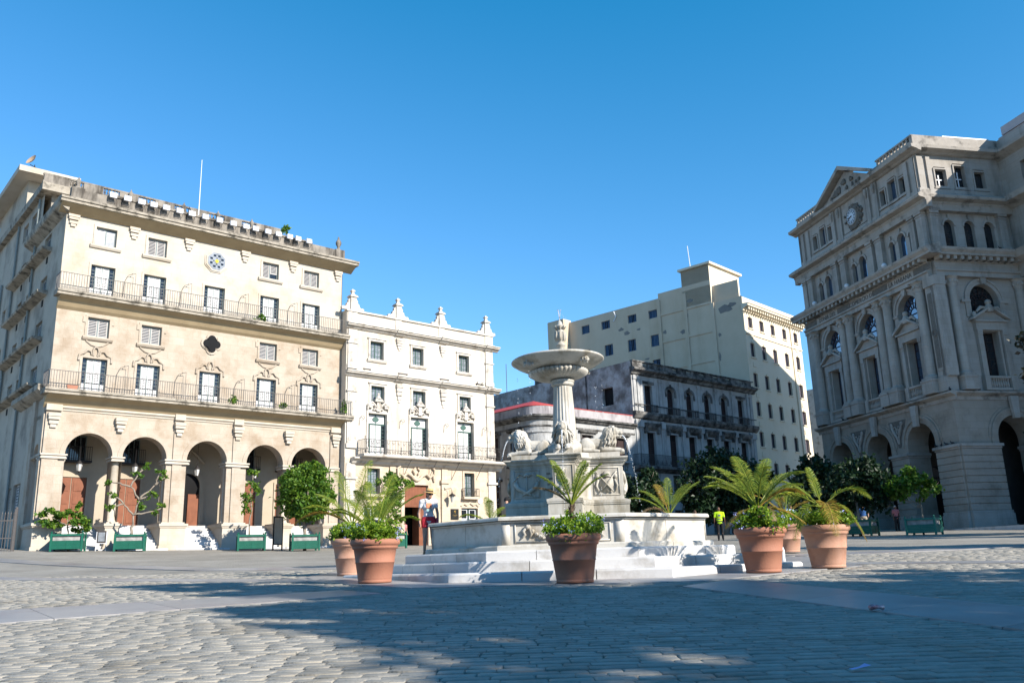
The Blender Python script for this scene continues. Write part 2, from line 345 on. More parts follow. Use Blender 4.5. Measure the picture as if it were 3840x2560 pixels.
M['soil'] = mat('potting_soil', (.05, .035, .025), (.03, .02, .015), 12, .95, bump=.5)
M['planter'] = mat('green_planter_paint', (.006, .135, .085), (.005, .11, .07), 4, .5, stain=(.6, .8, .7), stain_amt=.4, stain_scale=3)
M['planter_pale'] = mat('faded_green_planter', (.05, .24, .18), (.035, .19, .14), 3, .6, stain=(.6, .7, .7), stain_amt=.5, stain_scale=3)
M['zinc'] = mat('planter_liner', (.52, .49, .46), (.26, .25, .24), 4, .6)
MATK = .8
M['bark'] = mat('pale_bark', (.34, .29, .23), (.22, .18, .14), 5, .9, bump=.6)
M['palmtrunk'] = mat('palm_fibre', (.15, .10, .06), (.08, .055, .035), 14, .95, bump=.9, bump_scale=40)
M['white'] = mat('white_metal', (.80, .81, .84), (.74, .75, .78), 2, .4)
M['brass'] = mat('brass_plate', (.62, .40, .10), (.5, .32, .08), 5, .4, metal=.6)
M['letter'] = mat('incised_letters', (.14, .13, .115), (.10, .09, .08), 9, .9)
M['leaf_bright'] = leafmat('bright_leaves', (.19, .31, .025), .45)
M['leaf_mid'] = leafmat('mid_green_leaves', (.095, .19, .02), .5)
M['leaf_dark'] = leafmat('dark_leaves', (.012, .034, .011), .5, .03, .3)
M['leaf_red'] = leafmat('reddish_dark_leaves', (.05, .05, .025), .5, .09, .3)
M['palm'] = leafmat('palm_leaflets', (.22, .28, .035), .4, .04, .45)
M['palm_yellow'] = leafmat('yellowing_palm_leaflets', (.34, .24, .04), .35, .03, .4)
M['palm_dry'] = leafmat('dry_palm_leaflets', (.30, .21, .11), .3, .02, .3)
M['flower'] = leafmat('pale_blue_petals', (.42, .45, .80), .25, .02, .3)
_w = bpy.data.materials.new('falling_water'); _w.use_nodes = True; _b = _w.node_tree.nodes['Principled BSDF']
_b.inputs['Base Color'].default_value = (.86, .89, .92, 1); _b.inputs['Roughness'].default_value = .08; _b.inputs['Transmission Weight'].default_value = .55; _b.inputs['IOR'].default_value = 1.33; M['water'] = _w
_w = bpy.data.materials.new('basin_water'); _w.use_nodes = True; _b = _w.node_tree.nodes['Principled BSDF']
_b.inputs['Base Color'].default_value = (.04, .09, .08, 1); _b.inputs['Roughness'].default_value = .05; M['pool'] = _w

# ------------------------------------------------------------------ plaza ground
def grid(xs, ys, dz, name, m):
    v = [(x, y, gz(x, y)+dz) for y in ys for x in xs]; nx = len(xs)
    f = [(j*nx+i, j*nx+i+1, (j+1)*nx+i+1, (j+1)*nx+i) for j in range(len(ys)-1) for i in range(nx-1)]
    me = bpy.data.meshes.new(name); me.from_pydata(v, [], f); me.materials.append(m); me.polygons.foreach_set('use_smooth', [True]*len(f)); me.update()
    return put(me, name)
xs = [-900, -400, -200, -100, -60]+[float(x) for x in np.arange(-45, 51, 1.5)]+[70, 120, 250, 500, 900]
ys = [-600, -200, -80, -30]+[float(x) for x in np.arange(-15, 105, 1.5)]+[130, 200, 400, 1200]
def ground_mat():
    m = bpy.data.materials.new('sett_paving'); m.use_nodes = True; t = m.node_tree; b = t.nodes['Principled BSDF']; L = t.links.new
    b.inputs['Roughness'].default_value = .8; b.inputs['Specular IOR Level'].default_value = .25
    g = _n(t, 'ShaderNodeNewGeometry'); nz = _n(t, 'ShaderNodeTexNoise'); nz.inputs['Scale'].default_value = 1.2; nz.inputs['Detail'].default_value = 3
    L(g.outputs['Position'], nz.inputs['Vector']); mv = _n(t, 'ShaderNodeVectorMath', operation='MULTIPLY_ADD'); mv.inputs[1].default_value = (.10, .10, 0); L(nz.outputs['Color'], mv.inputs[0]); L(g.outputs['Position'], mv.inputs[2])
    br = _n(t, 'ShaderNodeTexBrick'); L(mv.outputs[0], br.inputs['Vector']); br.inputs['Scale'].default_value = 1; br.inputs['Brick Width'].default_value = .30; br.inputs['Row Height'].default_value = .155; br.inputs['Mortar Size'].default_value = .014
    br.inputs['Color1'].default_value = (.315, .297, .265, 1); br.inputs['Color2'].default_value = (.262, .247, .222, 1); br.inputs['Mortar'].default_value = (.215, .20, .178, 1)
    n2 = _n(t, 'ShaderNodeTexNoise'); n2.inputs['Scale'].default_value = .35; n2.inputs['Detail'].default_value = 8; n2.inputs['Roughness'].default_value = .7; L(g.outputs['Position'], n2.inputs['Vector'])
    ra = _n(t, 'ShaderNodeValToRGB'); ra.color_ramp.elements[0].position = .35; ra.color_ramp.elements[1].position = .65; ra.color_ramp.elements[0].color = (.74, .72, .68, 1); ra.color_ramp.elements[1].color = (1.1, 1.08, 1.04, 1); L(n2.outputs['Fac'], ra.inputs[0])
    mx = _n(t, 'ShaderNodeMix', data_type='RGBA', blend_type='MULTIPLY'); mx.inputs[0].default_value = 1; L(br.outputs['Color'], mx.inputs[6]); L(ra.outputs[0], mx.inputs[7]); L(mx.outputs[2], b.inputs['Base Color'])
    bp = _n(t, 'ShaderNodeBump'); bp.inputs['Strength'].default_value = .8; bp.inputs['Distance'].default_value = .02; L(br.outputs['Fac'], bp.inputs['Height']); bp.invert = True
    n3 = _n(t, 'ShaderNodeTexNoise'); n3.inputs['Scale'].default_value = 14; n3.inputs['Detail'].default_value = 6; L(g.outputs['Position'], n3.inputs['Vector']); b2 = _n(t, 'ShaderNodeBump'); b2.inputs['Strength'].default_value = .5; b2.inputs['Distance'].default_value = .02; L(n3.outputs['Fac'], b2.inputs['Height']); L(bp.outputs[0], b2.inputs['Normal']); L(b2.outputs[0], b.inputs['Normal'])
    return m
M['ground'] = ground_mat()
tag(grid(xs, ys, 0., 'plaza_ground', M['ground']), kind='structure')

# marble apron round the fountain and marble bands across the setts
FC = (1.279, 22.0); PHI = -.10301
def octa(a, c=FC, phi=PHI):
    R = a/math.cos(PI/8); return [(c[0]+R*math.cos(-PI/2+phi+PI/8+k*PI/4), c[1]+R*math.sin(-PI/2+phi+PI/8+k*PI/4)) for k in range(8)]
BANDS = [[(-2.3, 14.95), (-3.2, 16.05), (-8.01, 13.8), (-24, 6.4), (-20.5, 1.0), (-6.72, 11.61)],
         [(2.62, 14.42), (3.82, 15.76), (5.45, 9.77), (8.4, -1.0), (6.6, -1.4), (4.36, 7.88)],
         [(-4.6, 19.2), (-4.75, 20.3), (-14.5, 25.2), (-30, 33.5), (-30.8, 32.6), (-14.4, 24.1)],
         [(-3.6, 25.2), (-2.6, 26.6), (-9.1, 28.0), (-21, 37.2), (-36, 49.2), (-36.8, 48.2), (-21.6, 36.2), (-9.4, 26.6)],
         [(6.9, 20.6), (7.3, 19.5), (10.4, 17.9), (24, 10), (24.6, 11), (10.8, 18.8)],
         [(7.5, 25.6), (7.9, 24.4), (15.5, 26.5), (40, 34), (39.6, 35.2), (15.2, 27.7)]]
def inside(p, poly):
    x, y = p; r = False; j = len(poly)-1
    for i in range(len(poly)):
        (xi, yi), (xj, yj) = poly[i], poly[j]
        if (yi > y) != (yj > y) and x < (xj-xi)*(y-yi)/(yj-yi)+xi: r = not r
        j = i
    return r
APR = octa(6.25)
def slab_strip(poly_edges, name, joint=1.6):
    """band given as two edge polylines cut into slabs"""
    mb = MB(); A, B = poly_edges
    def along(P, f):
        ls = [math.dist(P[i], P[i+1]) for i in range(len(P)-1)]; t = f*sum(ls)
        for i, l in enumerate(ls):
            if t <= l or i == len(ls)-1: q = t/l; return (P[i][0]+(P[i+1][0]-P[i][0])*q, P[i][1]+(P[i+1][1]-P[i][1])*q)
            t -= l
    n = max(2, int(sum(math.dist(A[i], A[i+1]) for i in range(len(A)-1))/joint)); e = .003
    for k in range(n):
        q = [along(A, k/n+e/n), along(A, (k+1)/n-e/n), along(B, (k+1)/n-e/n), along(B, k/n+e/n)]
        a = [mb.P((x, y, gz(x, y)+.026)) for x, y in q]; b = [mb.P((x, y, gz(x, y)-.05)) for x, y in q]
        mb.f.append(a)
        for i in range(4): mb.f.append([a[i], b[i], b[(i+1) % 4], a[(i+1) % 4]])
    return tag(mb.build(name, M['paving']), kind='structure')
slab_strip(([(-2.3, 14.95), (-6.72, 11.61), (-20.5, 1.0)], [(-3.2, 16.05), (-8.01, 13.8), (-24, 6.4)]), 'marble_paving_band')
slab_strip(([(2.62, 14.42), (4.36, 7.88), (6.6, -1.4)], [(3.82, 15.76), (5.45, 9.77), (8.4, -1)]), 'marble_paving_band')
slab_strip(([(-4.6, 19.2), (-14.4, 24.1), (-30.8, 32.6)], [(-4.75, 20.3), (-14.5, 25.2), (-30, 33.5)]), 'marble_paving_band')
slab_strip(([(-3.6, 25.2), (-9.4, 26.6), (-21.6, 36.2), (-36.8, 48.2)], [(-2.6, 26.6), (-9.1, 28), (-21, 37.2), (-36, 49.2)]), 'marble_paving_band')
slab_strip(([(6.9, 20.6), (10.8, 18.8), (24.6, 11)], [(7.3, 19.5), (10.4, 17.9), (24, 10)]), 'marble_paving_band')
slab_strip(([(7.5, 25.6), (15.2, 27.7), (39.6, 35.2)], [(7.9, 24.4), (15.5, 26.5), (40, 34)]), 'marble_paving_band')
def apron():
    mb = MB(); O = octa(6.25); I = octa(4.9)
    for k in range(8):
        a, b, c, d = O[k-1], O[k], I[k], I[k-1]; n = 4
        for j in range(n):
            f0, f1 = j/n+.0015, (j+1)/n-.0015
            q = [tuple(p[i]+(r[i]-p[i])*f for i in (0, 1)) for p, r, f in ((a, b, f0), (a, b, f1), (d, c, f1), (d, c, f0))]
            t = [mb.P((x, y, gz(x, y)+.030)) for x, y in q]; u = [mb.P((x, y, gz(x, y)-.05)) for x, y in q]; mb.f.append(t)
            for i in range(4): mb.f.append([t[i], u[i], u[(i+1) % 4], t[(i+1) % 4]])
    return tag(mb.build('marble_paving_apron', M['paving']), kind='structure')
apron()
# worn granite setts laid as real stones in the near part of the plaza
def setts():
    rnd = random.Random(5); V = []; F = []
    y = 4.6; row = 0
    while y < 25:
        h = rnd.uniform(.125, .175); x = -(.70*y+2.2)+rnd.uniform(0, .2); row += 1
        while x < .70*y+2.2:
            w = rnd.uniform(.19, .38); cx, cy = x+w/2, y+h/2
            if not inside((cx, cy), APR) and not any(inside((cx, cy), b) for b in BANDS):
                g = rnd.choice((.002, .003, .004, .005, .012)); z = gz(cx, cy)+.018+rnd.uniform(-.003, .004); tx, ty = rnd.uniform(-.006, .006), rnd.uniform(-.010, .010); bev = rnd.uniform(.008, .02); i = len(V)
                wob = .016*math.sin(cx*1.7+row*.9)+.03*math.sin(cx*.35)
                cor = [(x+g, y+g), (x+w-g, y+g), (x+w-g, y+h-g), (x+g, y+h-g)]
                cor = [(a+rnd.uniform(-.006, .006), b+wob+rnd.uniform(-.008, .008)) for a, b in cor]
                mx, my = sum(p[0] for p in cor)/4, sum(p[1] for p in cor)/4
                for k, (s, dz) in enumerate(((1, -.05), (1, -bev*.4), (None, 0))):
                    for a, b in cor:
                        if s is None: a += bev if a < mx else -bev; b += bev if b < my else -bev
                        V.append((a, b, max(gz(cx, cy)-.05, z+dz+tx*(a-mx)+ty*(b-my))))
                V.append((mx, my, z+.002))
                for k in (0, 4):
                    for q in range(4): F.append((i+k+q, i+k+(q+1) % 4, i+k+4+(q+1) % 4, i+k+4+q))
                for q in range(4): F.append((i+8+q, i+8+(q+1) % 4, i+12))
            x += w
        y += h
    me = bpy.data.meshes.new('granite_setts'); me.from_pydata(V, [], F); me.materials.append(M['sett']); me.polygons.foreach_set('use_smooth', [True]*len(F)); me.update()
    tag(put(me, 'granite_setts'), 'worn grey granite setts paving the plaza in the foreground', 'paving stones', kind='stuff')
setts()
# ------------------------------------------------------------------ joinery (shared meshes, origin bottom centre of the opening, y inwards)
def louvres(mb, u0, u1, z0, z1, y, n):
    for k in range(n):
        z = z0+(z1-z0)*(k+.5)/n; h = (z1-z0)/n
        mb.poly([(u0, y-.012, z-h*.42), (u1, y-.012, z-h*.42), (u1, y+.018, z+h*.42), (u0, y+.018, z+h*.42)])
def part(par, pl, key, fn, name, m, u, y, z):
    return put(cached(key, lambda: fn().mesh(name, m)), name, par, pl((u, y, z)), pl.rot)
def W_frame(w, h, t=.06, mull=True, d=.05):
    mb = MB(); mb.box(-w/2, -w/2+t, 0, d, 0, h); mb.box(w/2-t, w/2, 0, d, 0, h); mb.box(-w/2+t, w/2-t, 0, d, h-t, h); mb.box(-w/2+t, w/2-t, 0, d, 0, t)
    if mull: mb.box(-.03, .03, -.01, d, t, h-t)
    return mb
def W_pane(w, h, y=.035):
    mb = MB(); mb.box(-w/2+.01, w/2-.01, y, y+.02, .01, h-.01); return mb
def W_leaf(w, h, n=9, slats=True):
    mb = MB(); t = .05; mb.box(0, t, 0, .035, 0, h); mb.box(w-t, w, 0, .035, 0, h); mb.box(t, w-t, 0, .035, h-t, h); mb.box(t, w-t, 0, .035, 0, t)
    if slats: louvres(mb, t, w-t, t, h-t, .02, n)
    else: mb.box(t, w-t, .012, .03, t, h-t)
    return mb
def W_grid(w, h, nu, nz, t=.014, y=.02):
    mb = MB()
    for k in range(1, nu): mb.box(-w/2+w*k/nu-t, -w/2+w*k/nu+t, y, y+.015, 0, h)
    for k in range(1, nz): mb.box(-w/2, w/2, y+.001, y+.014, h*k/nz-t, h*k/nz+t)
    return mb
def shutter_window(par, pl, u0, u1, z0, z1, y, fm, sm, key, opened=0, pane='glass'):
    w, h, c = round(u1-u0, 3), round(z1-z0, 3), (u0+u1)/2
    win = part(par, pl, (key, 'f', w, h), lambda: W_frame(w, h), 'window', M[fm], c, y, z0)
    put(cached((key, 'p', w, h, pane), lambda: W_pane(w, h).mesh('pane', M[pane])), 'pane', win)
    lw = w/2-.09
    for k, x in ((0, -w/2+.06), (1, .03)):
        if opened == 2 and k == 1: continue
        if opened == 1 and k == 1: # slid up a little: a dark gap under it
            put(cached((key, 's2', w, h), lambda: W_leaf(lw, h*.62-.06, 6).mesh('shutter', M[sm])), 'shutter', win, (x, .01, h*.38))
        else: put(cached((key, 's', w, h), lambda: W_leaf(lw, h-.12, 10).mesh('shutter', M[sm])), 'shutter', win, (x, .01, .06))
    return win
def french_window(par, pl, u0, u1, z0, z1, y, fm, sm, pm, key, side=.26, transom=0., sidepane='glass'):
    w, h, c = round(u1-u0, 3), round(z1-z0-transom, 3), (u0+u1)/2
    def fr():
        mb = W_frame(w, h, .05, False); mb.box(-w/2+side, -w/2+side+.05, 0, .05, .05, h-.05); mb.box(w/2-side-.05, w/2-side, 0, .05, .05, h-.05); mb.box(-.02, .02, -.015, .03, .05, h-.05)
        for s in (-1, 1):
            for k in range(1, 6):
                x = s*(w/2-side/2-.02); mb.box(x-side/2+.05, x+side/2-.03, .01, .04, .62+(h-.7)*k/6-.012, .62+(h-.7)*k/6+.012)
        return mb
    win = part(par, pl, (key, 'ff', w, h), fr, 'french_window', M[fm], c, y, z0)
    put(cached((key, 'fp', w, h, sidepane), lambda: W_pane(w, h).mesh('pane', M[sidepane])), 'pane', win)
    lw = (w-2*side-.14)/2
    for x in (-w/2+side+.05, .02): put(cached((key, 'fl', w, h), lambda: W_leaf(lw, h-.72, 13).mesh('shutter', M[sm])), 'shutter', win, (x, .0, .66))
    def pan():
        mb = MB()
        for a, b in ((-w/2+side+.05, -.03), (.03, w/2-side-.05), (-w/2+.06, -w/2+side-.02), (w/2-side+.02, w/2-.06)): mb.box(a, b, .005, .03, .07, .60)
        return mb
    put(cached((key, 'fb', w, h), lambda: pan().mesh('door_panel', M[pm])), 'door_panel', win)
    return win, h
def building(name, label, cat, loc, rot): return thing(name, label, cat, loc, R_(rot))

# ================================================================== arcaded hotel on the left
def hotel():
    H = building('arcaded_hotel', 'tall cream stone hotel with five ground floor arches and two long iron balconies', 'building', (-25.1284, 45.5254, 0), 90-48.84)
    C = [2.2, 5.12, 8.77, 12.46, 15.44]; W = 17.75; D = 22.
    top = [(1.63, 2.77), (4.55, 5.68), (11.87, 13.0), (14.83, 15.96)]
    fr = [(1.54, 2.85), (4.47, 5.77), (8.12, 9.43), (11.79, 13.10), (14.77, 16.07)]
    mid = [(1.63, 2.80), (4.56, 5.73), (11.88, 13.07), (14.88, 16.04)]
    mb = MB(); wall(mb, 0, W, 15.0, 20.9, [(a, b, 18.42, 19.53) for a, b in top]+[(a, b, 15.25, 17.2) for a, b in fr], 0, .24)
    mb.build('upper_wall', M['hotel_top'], H)
    mb = MB(); wall(mb, 0, W, 9.4, 15.0, [(a, b, 12.95, 14.08) for a, b in mid]+[(a, b, 9.7, 11.73) for a, b in fr]+[(8.5, 9.05, 13.22, 13.78)], 0, .24)
    mb.build('middle_wall', M['hotel'], H)
    # arcade
    A = [(1.09, 3.53), (4.06, 6.50), (7.66, 10.10), (11.33, 13.77), (14.32, 16.76)]; SP = 6.30; yA = -.06
    mb = MB(); wall(mb, 0, W, .6, 9.4, [(a, b, .6, SP, (b-a)/2) for a, b in A]+[(3.53, 4.06, .6, 6.06), (13.77, 14.32, .6, 6.06)], yA, .75, 20)
    for a, b in A: ring(mb, (a+b)/2, SP, (b-a)/2-.004, (b-a)/2+.26, yA-.035, yA, 1., 22)
    for a, b in ((-.02, .76), (6.83, 7.36), (10.42, 10.95), (17.05, W+.02)): mb.box(a, b, yA-.09, yA-.001, 2.7, 9.0)
    mb.build('arcade_wall', M['hotel'], H)
    mb = MB()
    for a, b in ((-.1, 1.17), (6.38, 7.78), (9.98, 11.45), (16.66, W+.1), (3.45, 4.14), (13.69, 14.40)):
        mb.box(a, b, yA-.17, yA+.80, SP-.26, SP-.17); mb.box(a+.04, b-.04, yA-.13, yA+.78, SP-.169, SP-.09); mb.box(a-.03, b+.03, yA-.2, yA+.82, SP-.089, SP-.0)
    mb.ext([(yA, 8.62), (yA-.06, 8.66), (yA-.06, 8.72), (yA-.16, 8.80), (yA-.16, 8.90), (yA, 8.92)], -.05, W+.05)
    for a, b in ((-.06, .72), (6.8, 7.4), (10.39, 10.98), (17.02, W+.06)): mb.box(a, b, yA-.24, yA, 8.60, 8.94)
    mb.build('string_moulding', M['hotel_top'], H)
    for u in (.36, 3.8, 7.1, 10.68, 14.05, 17.4):
        mb = MB()
        for k, (z, w, d) in enumerate(((8.45, .62, .22), (8.28, .56, .18), (8.05, .46, .14), (7.85, .30, .10))): mb.box(u-w/2, u+w/2, yA-d-.1, yA, z-.17, z-.002)
        mb.build('bracket', M['hotel_top'], H)
    for u in (3.795, 14.045):
        mb = MB(); mb.lathe([(.30, 2.66), (.30, 2.78), (.26, 2.84), (.235, 2.9), (.245, 4.2), (.215, 5.86), (.25, 5.9), (.25, 5.96), (.29, 6.06)], 18, (u, .3, 0))
        mb.build('column', M['hotel_top'], H, True)
    for u in (6.68, 7.5, 10.27, 11.15, 1.0, 16.9):
        mb = MB(); mb.lathe([(.27, 2.66), (.27, 2.8), (.22, 2.9), (.23, 4.2), (.205, 5.9), (.24, 5.95), (.26, 6.04)], 14, (u, .34, 0))
        mb.build('column', M['hotel_top'], H, True)
    for a, b in ((-.12, 1.28), (3.42, 4.17), (6.36, 7.80), (9.97, 11.47), (13.66, 14.43), (16.62, W+.2)):
        mb = MB(); mb.box(a, b, -.22, 2.1, .5, 2.44); mb.box(a-.05, b+.05, -.27, 2.1, 2.441, 2.52); mb.box(a-.1, b+.1, -.32, 2.1, 2.521, 2.66); mb.box(a+.06, b-.06, -.16, 2.1, 2.661, 2.74)
        mb.box(a-.06, b+.06, -.28, 2.1, .5, 1.45)
        mb.build('plinth', M['hotel_top'], H)
    for a, b in A:
        mb = MB(); n = 9; z0 = 1.12
        for k in range(n): mb.box(a-.35, b+.35, -.30+k*.27, -.30+(k+1)*.27+.03 if k < n-1 else 2.2, .5, z0+(k+1)*(2.66-z0)/n)
        mb.build('stairs', M['step'], H)
    # arcade interior
    mb = MB(); mb.box(-.3, W+.3, 2.1, 3.3, .5, 2.655); mb.box(.0, W, 2.95, 3.25, 2.655, 9.3); mb.box(0, W, .0, 2.95, 8.3, 8.5)
    mb.box(W-.3, W, .7, 2.95, 2.66, 8.3)
    mb.build('arcade_interior', M['interior'], H)
    for k, u in enumerate((2.30, 5.28, 8.88, 12.55, 15.54)):
        mb = MB()
        if k == 2:
            mb.box(u-.75, u+.75, 2.84, 2.95, 2.67, 5.1); ring(mb, u, 5.1, .0, .75, 2.84, 2.95, 1, 16); d = mb.build('doorway', M['void'], H)
            mb = MB(); ring(mb, u, 5.1, .752, 1.05, 2.75, 2.94, 1, 18); mb.box(u-1.05, u-.752, 2.75, 2.94, 2.67, 5.1); mb.box(u+.752, u+1.05, 2.75, 2.94, 2.67, 5.1)
            mb.tube([(u-1.0, 2.85, 6.6), (u-.6, 2.8, 6.9), (u-.1, 2.8, 6.7), (u+.1, 2.8, 7.3), (u+.5, 2.8, 7.0), (u+1, 2.85, 6.5)], .09, 8); mb.build('surround', M['interior'], d)
            mb = MB(); mb.box(u+.05, u+.7, 2.75, 2.83, 2.67, 4.6); mb.build('door_leaf', M['brownwood'], d)
        else:
            mb.box(u-.78, u-.02, 2.90, 2.95, 2.67, 5.36); mb.box(u+.02, u+.78, 2.90, 2.95, 2.67, 5.36)
            for s in (-.40, .40):
                for z0, z1 in ((2.85, 3.75), (3.9, 4.5), (4.62, 5.2)): mb.box(u+s-.27, u+s+.27, 2.875, 2.899, z0, z1)
            d = mb.build('door', M['brownwood'], H)
            mb = MB(); frame(mb, u-.8, u+.8, 2.67, 5.40, .12, 2.86, 2.945, False); mb.build('frame', M['interior'], d)
            mb = MB(); mb.box(u-.55, u+.55, 2.9, 2.949, 6.35, 7.7); w = mb.build('window', M['glass'], H)
            mb = MB(); frame(mb, u-.55, u+.55, 6.35, 7.7, .06, 2.86, 2.94)
            for q in (-.28, 0, .28): mb.box(u+q-.02, u+q+.02, 2.87, 2.9, 6.35, 7.7)
            mb.build('frame', M['bluegrey'], w)
            mb = MB(); mb.box(u-.85, u+.85, 2.35, 2.95, 6.2, 6.32); rail(mb, [(u-.82, 2.4), (u+.82, 2.4)], 6.32, 7.1, .11); mb.build('balcony', M['iron'], H)
    # windows
    for k, (a, b) in enumerate(top): shutter_window(H, ID, a, b, 18.42, 19.53, .15, 'bluegrey', 'shutterwhite' if k in (0, 3) else 'shutter', 'ht', (2, 0, 1, 0)[k], 'curtain' if k == 0 else 'glass')
    for k, (a, b) in enumerate(mid): shutter_window(H, ID, a, b, 12.95, 14.08, .15, 'bluegrey', 'shutter', 'hm')
    for a, b in fr:
        french_window(H, ID, a, b, 15.25, 17.2, .15, 'bluegrey', 'shutterwhite', 'shutterwhite', 'hu'); french_window(H, ID, a, b, 9.7, 11.73, .15, 'bluegrey', 'shutterwhite', 'shutterwhite', 'hl')
    for a, b in top+[]:
        mb = MB(); frame(mb, a, b, 18.42, 19.53, .13, -.05, -.001, False); mb.ext([(0, 18.20), (-.10, 18.22), (-.16, 18.32), (-.16, 18.42), (0, 18.42)], a-.28, b+.28); mb.build('window_surround', M['hotel_top'], H)
    for a, b in mid:
        mb = MB(); frame(mb, a, b, 12.95, 14.08, .12, -.05, -.001, False); mb.box(a-.26, a-.12, -.05, -.001, 13.75, 14.08); mb.box(b+.12, b+.26, -.05, -.001, 13.75, 14.08)
        mb.ext([(0, 12.74), (-.10, 12.76), (-.17, 12.86), (-.17, 12.95), (0, 12.95)], a-.22, b+.22)
        for s in (-1, 1): mb.tube([((a+b)/2+s*.6, -.03, 12.72), ((a+b)/2+s*.3, -.03, 12.5), ((a+b)/2, -.04, 12.42)], .05, 6)
        mb.build('window_surround', M['hotel'], H)
    for a, b in fr:
        mb = MB(); frame(mb, a, b, 15.3, 17.2, .12, -.04, -.001, False); mb.build('window_surround', M['hotel_top'], H)
        c = (a+b)/2; mb = MB(); frame(mb, a, b, 9.72, 11.73, .13, -.05, -.001, False)
        for s in (-1, 1):
            mb.tube([(c+s*.86, -.05, 11.55), (c+s*.84, -.06, 11.85), (c+s*.6, -.07, 11.98), (c+s*.46, -.07, 12.16), (c+s*.26, -.07, 12.12), (c+s*.2, -.07, 11.9)], [.07, .06, .055, .065, .05, .04], 6)
            mb.tube([(c+s*.1, -.06, 11.86), (c+s*.16, -.08, 12.1), (c+s*.1, -.08, 12.32), (c, -.09, 12.36)], .05, 6)
        mb.build('window_surround', M['hotel'], H)
    # octagonal window and quatrefoil
    def ngon(c, z, r, n=8, ph=PI/8): return [(c+r*math.cos(ph+2*PI*k/n), z+r*math.sin(ph+2*PI*k/n)) for k in range(n)]
    mb = MB(); mb.prismy(ngon(8.77, 18.87, .72), -.10, -.001); mb.prismy(ngon(8.77, 18.87, .80), -.05, -.001); o = mb.build('octagonal_window', M['hotel_top'], H)
    mb = MB(); mb.prismy(ngon(8.77, 18.87, .60), -.115, -.101); g = mb.build('pane', M['curtain'], o)
    mb = MB()
    for k in range(8): t = PI/8+k*PI/4; mb.cbox((8.77+.38*math.cos(t), -.12, 18.87+.38*math.sin(t)), .16, .016, .13)
    for dx, dz in ((.2, .0), (-.2, 0), (0, .2), (0, -.2)): mb.box(8.77+dx-.035, 8.77+dx+.035, -.125, -.116, 18.87+dz-.035, 18.87+dz+.035)
    mb.build('glazing', M['glass'], o)
    mb = MB(); mb.prismy(ngon(8.77, 18.87, .14, 4, 0), -.135, -.117); mb.build('yellow_glass', mat('yellow_glass', (.75, .55, .02), (.7, .5, .02), 3, .2), o)
    mb = MB(); q = [(8.775+.29*dx, 13.5+.29*dz) for dx, dz in ((1, 0), (-1, 0), (0, 1), (0, -1))]
    def foil(r, rr):
        pts = []
        for k in range(4):
            a0 = k*PI/2; cx, cz = 8.775+r*math.cos(a0), 13.5+r*math.sin(a0)
            for j in range(9): t = a0-PI*.62+PI*1.24*j/8; pts.append((cx+rr*math.cos(t), cz+rr*math.sin(t)))
        return pts
    mb = MB(); mb.prismy(foil(.32, .36), -.07, -.001); o = mb.build('quatrefoil_window', M['hotel'], H)
    mb = MB(); mb.prismy(foil(.30, .25), -.085, -.071); mb.build('pane', M['void'], o)
    # slabs and cornice
    for nm, zt, out, u0, u1 in (('balcony', 9.72, 1.05, -.38, W+.55), ('balcony', 15.27, .93, -.25, W+.22)):
        mb = MB(); mb.ext([(0, zt-.95), (-.18, zt-.80), (-.45*out, zt-.50), (-.86*out, zt-.33), (-.86*out, zt-.31), (0, zt-.31)], u0+.2, u1-.2); b = mb.build(nm, M['soffit'], H)
        mb = MB(); mb.ext([(0, zt-.309), (-.92*out, zt-.309), (-.92*out, zt-.17), (-out, zt-.15), (-out, zt-.02), (0, zt)], u0, u1); mb.build('slab_edge', M['mould'], b)
        mb = MB(); r0, r1 = u0+.10, u1-.12; rail(mb, [(r0, .1), (r0, -out+.12), (r1, -out+.12), (r1, .1)], zt, zt+.95, .135, .010, .018); mb.build('railing', M['greyiron'], b)
    mb = MB(); mb.ext([(0, 19.95), (-.10, 19.97), (-.32, 20.10), (-.78, 20.33), (-.78, 20.36), (0, 20.36)], -.45, W+.7); c = mb.build('cornice', M['soffit'], H)
    mb = MB(); mb.ext([(0, 20.361), (-.85, 20.361), (-.85, 20.50), (-.93, 20.53), (-.93, 20.66), (-.86, 20.68), (0, 20.78)], -.55, W+.85); mb.build('cornice_edge', M['mould'], c)
    mb = MB(); T = Pl(0, D, -90); mb.T = T
    mb.ext([(0, 19.95), (-.5, 20.25), (-.55, 20.36), (-.55, 20.72), (0, 20.76)], D-8, D+.5); mb.build('cornice_return', M['mould'], c)
    for u in (.37, 3.72, 7.0, 10.64, 14.0, 17.4):
        mb = MB()
        for z, w, d in ((19.93, .60, .2), (19.78, .5, .17), (19.55, .42, .13), (19.38, .26, .1)): mb.box(u-w/2, u+w/2, -d, -.001, z-.16, z-.003)
        mb.build('bracket', M['hotel_top'], H)
    # parapet, attic and balustrade
    mb = MB(); mb.box(.05, W-.15, -.55, -.25, 20.7, 21.32); mb.box(.0, .7, -.6, -.2, 20.7, 21.42); mb.box(16.9, 17.6, -.6, -.2, 20.7, 21.36); mb.box(2.0, 15.1, -.62, -.2, 21.32, 21.45)
    mb.build('parapet', M['parapet'], H)
    mb = MB(); mb.lathe([(.10, 0), (.16, .04), (.10, .12), (.09, .22), (.19, .42), (.20, .58), (.12, .74), (.05, .82), (.07, .88), (.02, 1.0)], 12, (17.2, -.4, 21.36)); mb.build('urn', M['parapet'], H, True)
    mb = MB(); mb.box(.4, 15.2, 6.2, 20, 20.7, 23.35); mb.build('attic_wall', M['hotel_side'], H)
    mb = MB(); mb.box(-.35, 15.6, 5.4, 20.4, 23.35, 23.85); mb.build('attic_cornice', M['mould'], H)
